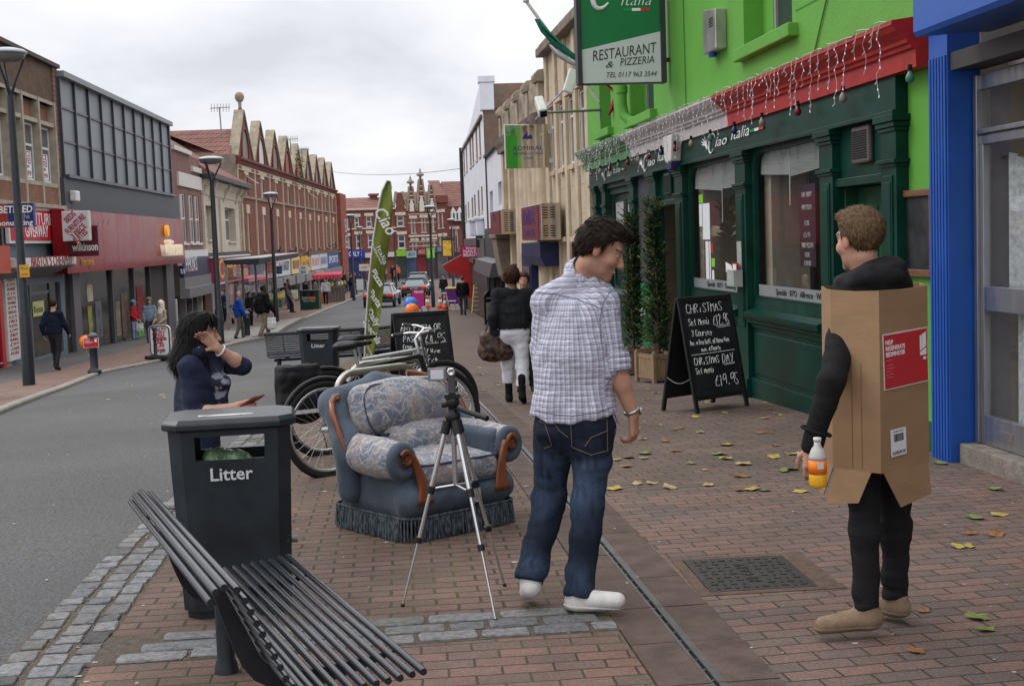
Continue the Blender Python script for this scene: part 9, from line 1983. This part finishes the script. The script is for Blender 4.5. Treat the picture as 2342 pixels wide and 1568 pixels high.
for u,v,l in((978,706,'traffic cone standing alone beside the pink sign'),(1007,707,'left one of the two traffic cones side by side'),(1019,710,'right one of the two traffic cones, touching the white stool'),(1070,706,'traffic cone partly behind the person in the black hooded jacket')):
 p=G(u,v)
 if c0 is None:
  c0=thing('traffic_cone',l,'traffic cone',p,0,'orange and white traffic cones');m=MB();m.box(-.22,.22,-.22,.22,0,.05);m.build('base',M_CO,c0,.01);m=MB();m.lathe([(.17,.05),(.128,.27)],16);m.lathe([(.075,.52),(.035,.74),(0,.75)],16);m.build('body',M_CO,c0);m=MB();m.lathe([(.128,.27),(.075,.52)],16);m.build('sleeve',mat('cone_white',(.66,.60,.54),.5),c0)
 else:o=copy_tree(c0);o.location=p;o['label']=l
aw=thing('shop_awning','bright red awning with a hanging red side curtain before the nail bar','awning',at_depth(1084,690,61.5),-YAW);Z=depth(aw.location);kk=Z/FOC;Q=lambda u,v,d=0:CROT.inverted()and(at_depth(u,v,Z+d)-aw.location)
Rz_=Matrix.Rotation(YAW,3,'Z');Q2=lambda u,v,d=0:Rz_@Q(u,v,d)
m=MB();a=[Q2(1012,608),Q2(1058,582),Q2(1087,590),Q2(1087,682),Q2(1066,682),Q2(1060,632),Q2(1022,622)];m.push(a+[p+Vector((0,.05,0))for p in a],[tuple(range(7)),tuple(range(13,6,-1))]);m.build('side_curtain',mat('awning_red',(.38,.012,.012),.6,var=.15,vs=2),aw)
m=MB();m.push([Q2(1010,606),Q2(1060,579),Q2(1064,578,5),Q2(1014,604,5),Q2(1010,609),Q2(1014,607,5)],[(0,1,2,3),(0,3,5,4)]);o=m.build('canopy',mat('awning_cream',(.42,.34,.31),.6),aw);o.modifiers.new('solidify','SOLIDIFY').thickness=.12
def face_sign(label,u0,u1,v0,v1,Z,col,lines,name='projecting_sign',legs=0,frame=M_DARKWOOD):
 p=at_depth((u0+u1)/2,v1,Z);kk=Z/FOC;W,H=(u1-u0)*kk,(v1-v0)*kk;t=thing(name,label,'sign',p,-YAW);m=MB();m.box(-W/2,W/2,-.06,.06,0,H);m.build('frame',frame,t);m=MB();m.box(-W/2+.03,W/2-.03,-.066,-.0605,.03,H-.03);m.build('panel',mat('fsg_%d_%d'%(u0,v0),col,.45,var=.05),t)
 for tx,x,z,s_,f_,mm in lines:text(tx,mm,t,(x*W,-.07,z*H),s_,TF,fit=f_*W,bold=.004)
 return t
face_sign('bright pink nails and beauty sign projecting over the red awning',1056,1105,562,589,54,(.62,.015,.16),(("Kimmy's",0,.82,.12,.55,M_WLET),('NAILS &',-.02,.53,.17,.8,M_WLET),('BEAUTY',0,.22,.17,.84,M_WLET)))
face_sign('dark vertical projecting sign above the bright pink nails sign',1089,1114,526,566,51.5,(.02,.024,.03),(('Collections',-.0,.5,.07,.7,M_SIGNW),))
face_sign('small orange sign on the tall white house above the nail bar',1060,1070,540,562,70,(.50,.22,.06),(('M',0,.5,.2,.5,M_MAR),))
face_sign('bright pink board with a nail bar picture at the end of the bollard row',942,973,660,706,41,(.52,.02,.18),(("Kimmy's",.08,.85,.1,.65,M_WLET),),'a_board')
face_sign('white notice strips on the railing beside the olive flag',815,833,637,664,98,(.55,.55,.54),(),'notice_board')
face_sign('red and white poster board outside the far shops',900,909,617,633,148,(.40,.10,.10),(),'a_board');face_sign('green and white arched board outside the far lime green shop',870,880,608,630,148,(.45,.50,.42),(),'a_board')
cb_=thing('a_board','arched black a-board with a pale poster outside the hair salon','a-board',at_depth(1124,742,43),R(25));kk=depth(cb_.location)/FOC;W,H=34*kk,78*kk;m=MB();pts=[(-W/2,0),(W/2,0),(W/2,H*.8)]+[(W/2*math.cos(a),H*.8+H*.2*math.sin(a))for a in np.linspace(.2,2.94,9)]+[(-W/2,H*.8)];m.prism(pts,'y',-.03,.03);o=m.build('frame',M_EBON,cb_);m=MB();m.box(-W*.4,W*.4,-.036,-.031,H*.14,H*.66);m.build('poster',mat('silver_poster',(.34,.33,.27),.4,var=.5,vs=5),cb_);text('Collections',M_WLET,cb_,(0,-.035,H*.78),.1,TF,fit=W*.7);text('ghd',M_WLET,cb_,(0,-.04,H*.4),.2,TF,fit=W*.4)
ld=thing('step_ladder','yellow edged aluminium step ladder beside the red awning','ladder',at_depth(1097,714,55.5),-YAW);kk=depth(ld.location)/FOC;H=62*kk;M_YEL=mat('ladder_yellow',(.60,.38,.06),.5)
for s_ in(-1,1):m=MB();m.bar((s_*.32,0,0),(s_*.2,.35,H),.05);m.build('rail',M_YEL,ld);m=MB();m.bar((s_*.32,.9,0),(s_*.2,.4,H),.035);m.build('rear_leg',M_GREY,ld)
for i in range(6):f=(i+.6)/6.3;m=MB();m.bar((-.32+.12*f,.35*f,H*f),(.32-.12*f,.35*f,H*f),.07,.03);m.build('step',M_ALU2,ld)
pbn=thing('wheelie_bin','purple wheeled bin with yellow lid beside the red awning','wheelie bin',at_depth(1037,655,74),-YAW);pbn.location.z=gz(pbn.location.x,pbn.location.y);m=MB();m.loft([[(s*w,d,z)for s,d in((-1,-.3),(1,-.3),(1,.3),(-1,.3))]for w,z in((.30,.15),(.42,1.0))],smooth=False);m.build('body',mat('purple_bin',(.09,.02,.17),.5),pbn,.03);sizedbox(pbn,'lid',.92,.68,.08,mat('yellow_lid',(.62,.40,.03),.5),1.0,.02)
for x in(-.3,.3):m=MB();m.cyl((x-.04,.2,.1),(x+.04,.2,.1),.1,.1,10);m.build('wheel',M_RUB,pbn)
sl=thing('stool','white metal stool among the traffic cones','stool',G(1034,709),-YAW);sizedbox(sl,'seat',.42,.36,.04,M_WFRAME,.44)
for x in(-.17,.17):
 for y in(-.14,.14):m=MB();m.bar((x*.9,y,.44),(x*1.15,y*1.1,0),.03);m.build('leg',M_WFRAME,sl)
m=MB();m.bar((-.18,-.14,.2),(.18,-.14,.2),.02);m.build('rung',M_WFRAME,sl)
tb=thing('round_table','round cafe table with a pale red top behind the traffic cones','table',G(1026,700),0);m=MB();m.lathe([(.45,.72),(.46,.74),(.45,.76),(0,.765)],20);m.build('top',mat('table_red',(.40,.16,.12),.4),tb);m=MB();m.tube([(0,0,0),(0,0,.72)],.04,8);m.lathe([(.28,0),(.26,.04),(.04,.08)],14);m.build('pedestal',M_GREY,tb)
LV={};rl=random.Random(21);LC=[('yellow',(.36,.27,.06)),('brown',(.22,.10,.035)),('green',(.15,.19,.05)),('pale',(.34,.25,.11))]
for nm,c in LC:
 for var_ in range(2):
  m=MB();n=26;pts=[]
  for i in range(n):a=2*math.pi*i/n;r=.055*(.62+.28*abs(math.cos(2.5*a))+.12*abs(math.cos(7.5*a+var_)));pts.append((r*math.cos(a)*1.1,r*math.sin(a)*(.8 if var_ else 1),.004+.22*r*r*14*(.6+.5*math.sin(3*a+var_*2))))
  m.push(pts+[(0,0,.006)],[(i,(i+1)%n,n)for i in range(n)],True);m.tube([(-.02,0,.006),(-.075,.008,.012)],.0016,4);LV[nm,var_]=m.mesh('fallen_leaf',mat('leaf_'+nm,c,.75,var=.35,vs=30))
lp_=[(1405,1118,0),(1720,1120,0),(1690,1122,1),(1436,1047,1),(1810,1074,2),(1792,1078,2),(1510,972,0),(1555,980,1),(1590,955,0),(1600,990,2),(1660,1050,0),(1695,1090,1),(1740,990,1),(1775,1020,1),(1770,1046,0),(1800,1038,2),(1662,1018,0),(1545,1032,1),(1700,1062,3),(1640,970,2),(1480,890,0),(1762,936,1),(1785,950,0),(2228,1185,2),(2285,1178,0),(2190,1252,0),(2215,1250,0),(2278,1223,1),(2234,1413,2),(2254,1441,2),(2095,1490,1),(2112,1397,1),(1748,1122,2),(2276,1120,2),(2220,1220,1),(1350,930,0),(1400,905,3),(1270,860,0),(1245,830,1),(1110,800,0),(1085,770,1),(1130,760,0),(1060,750,1),(1200,790,0),(1470,1005,3),(1520,1010,1),(1850,1030,0),(1580,1060,2),(1450,935,1),(1500,900,0),(2060,1120,1),(2150,1060,2),(1830,1125,0),(1620,1110,3)]
for i in range(26):lp_.append((rl.uniform(1400,1850),890+240*rl.random()**1.3,rl.randrange(4)))
for i in range(22):lp_.append((rl.uniform(60,520),rl.uniform(800,915),rl.choice((0,1,3))))
for i in range(14):lp_.append((rl.uniform(1060,1260),rl.uniform(735,900),rl.choice((0,1,3))))
for i,(u,v,c)in enumerate(lp_):
 p=G(u,v,.055 if u<560 else .004);o=link('fallen_leaf',LV[LC[c][0],i%2]);o.location=p+Vector((0,0,.004));s_=rl.uniform(.6,1.15)if v>1000 else rl.uniform(.45,.95);o.scale=(s_,s_,s_*rl.uniform(.6,1.5));o.rotation_euler=(rl.uniform(-.12,.12),rl.uniform(-.12,.12),rl.uniform(0,6.28));tag(o,{'yellow':'curled yellow maple leaf fallen on the paving','brown':'dry orange brown maple leaf fallen on the paving','green':'still greenish maple leaf fallen on the paving','pale':'faded straw coloured maple leaf fallen on the paving'}[LC[c][0]],'leaf',LC[c][0]+' fallen leaves')
m=MB()
for i in range(420):
 x=rl.uniform(-4,4);y=3.2+22*rl.random()**1.6;r=rl.uniform(.004,.013);z=gz(x,y)+(.0125 if 1<x<1.44 else .0062);k=rl.uniform(.5,1.6)
 if x<-1.5 and rl.random()<.35:continue
 m.push([(x+r*math.cos(a)*k,y+r*math.sin(a),z)for a in np.linspace(0,6.283,7,endpoint=False)],[tuple(range(7))])
tag(m.build('gum_spots',mat('gum_grey',(.36,.34,.31),.8,var=.4,vs=3)),'pale flecks of trodden gum and grit over the paving and road','gum',kind='stuff')
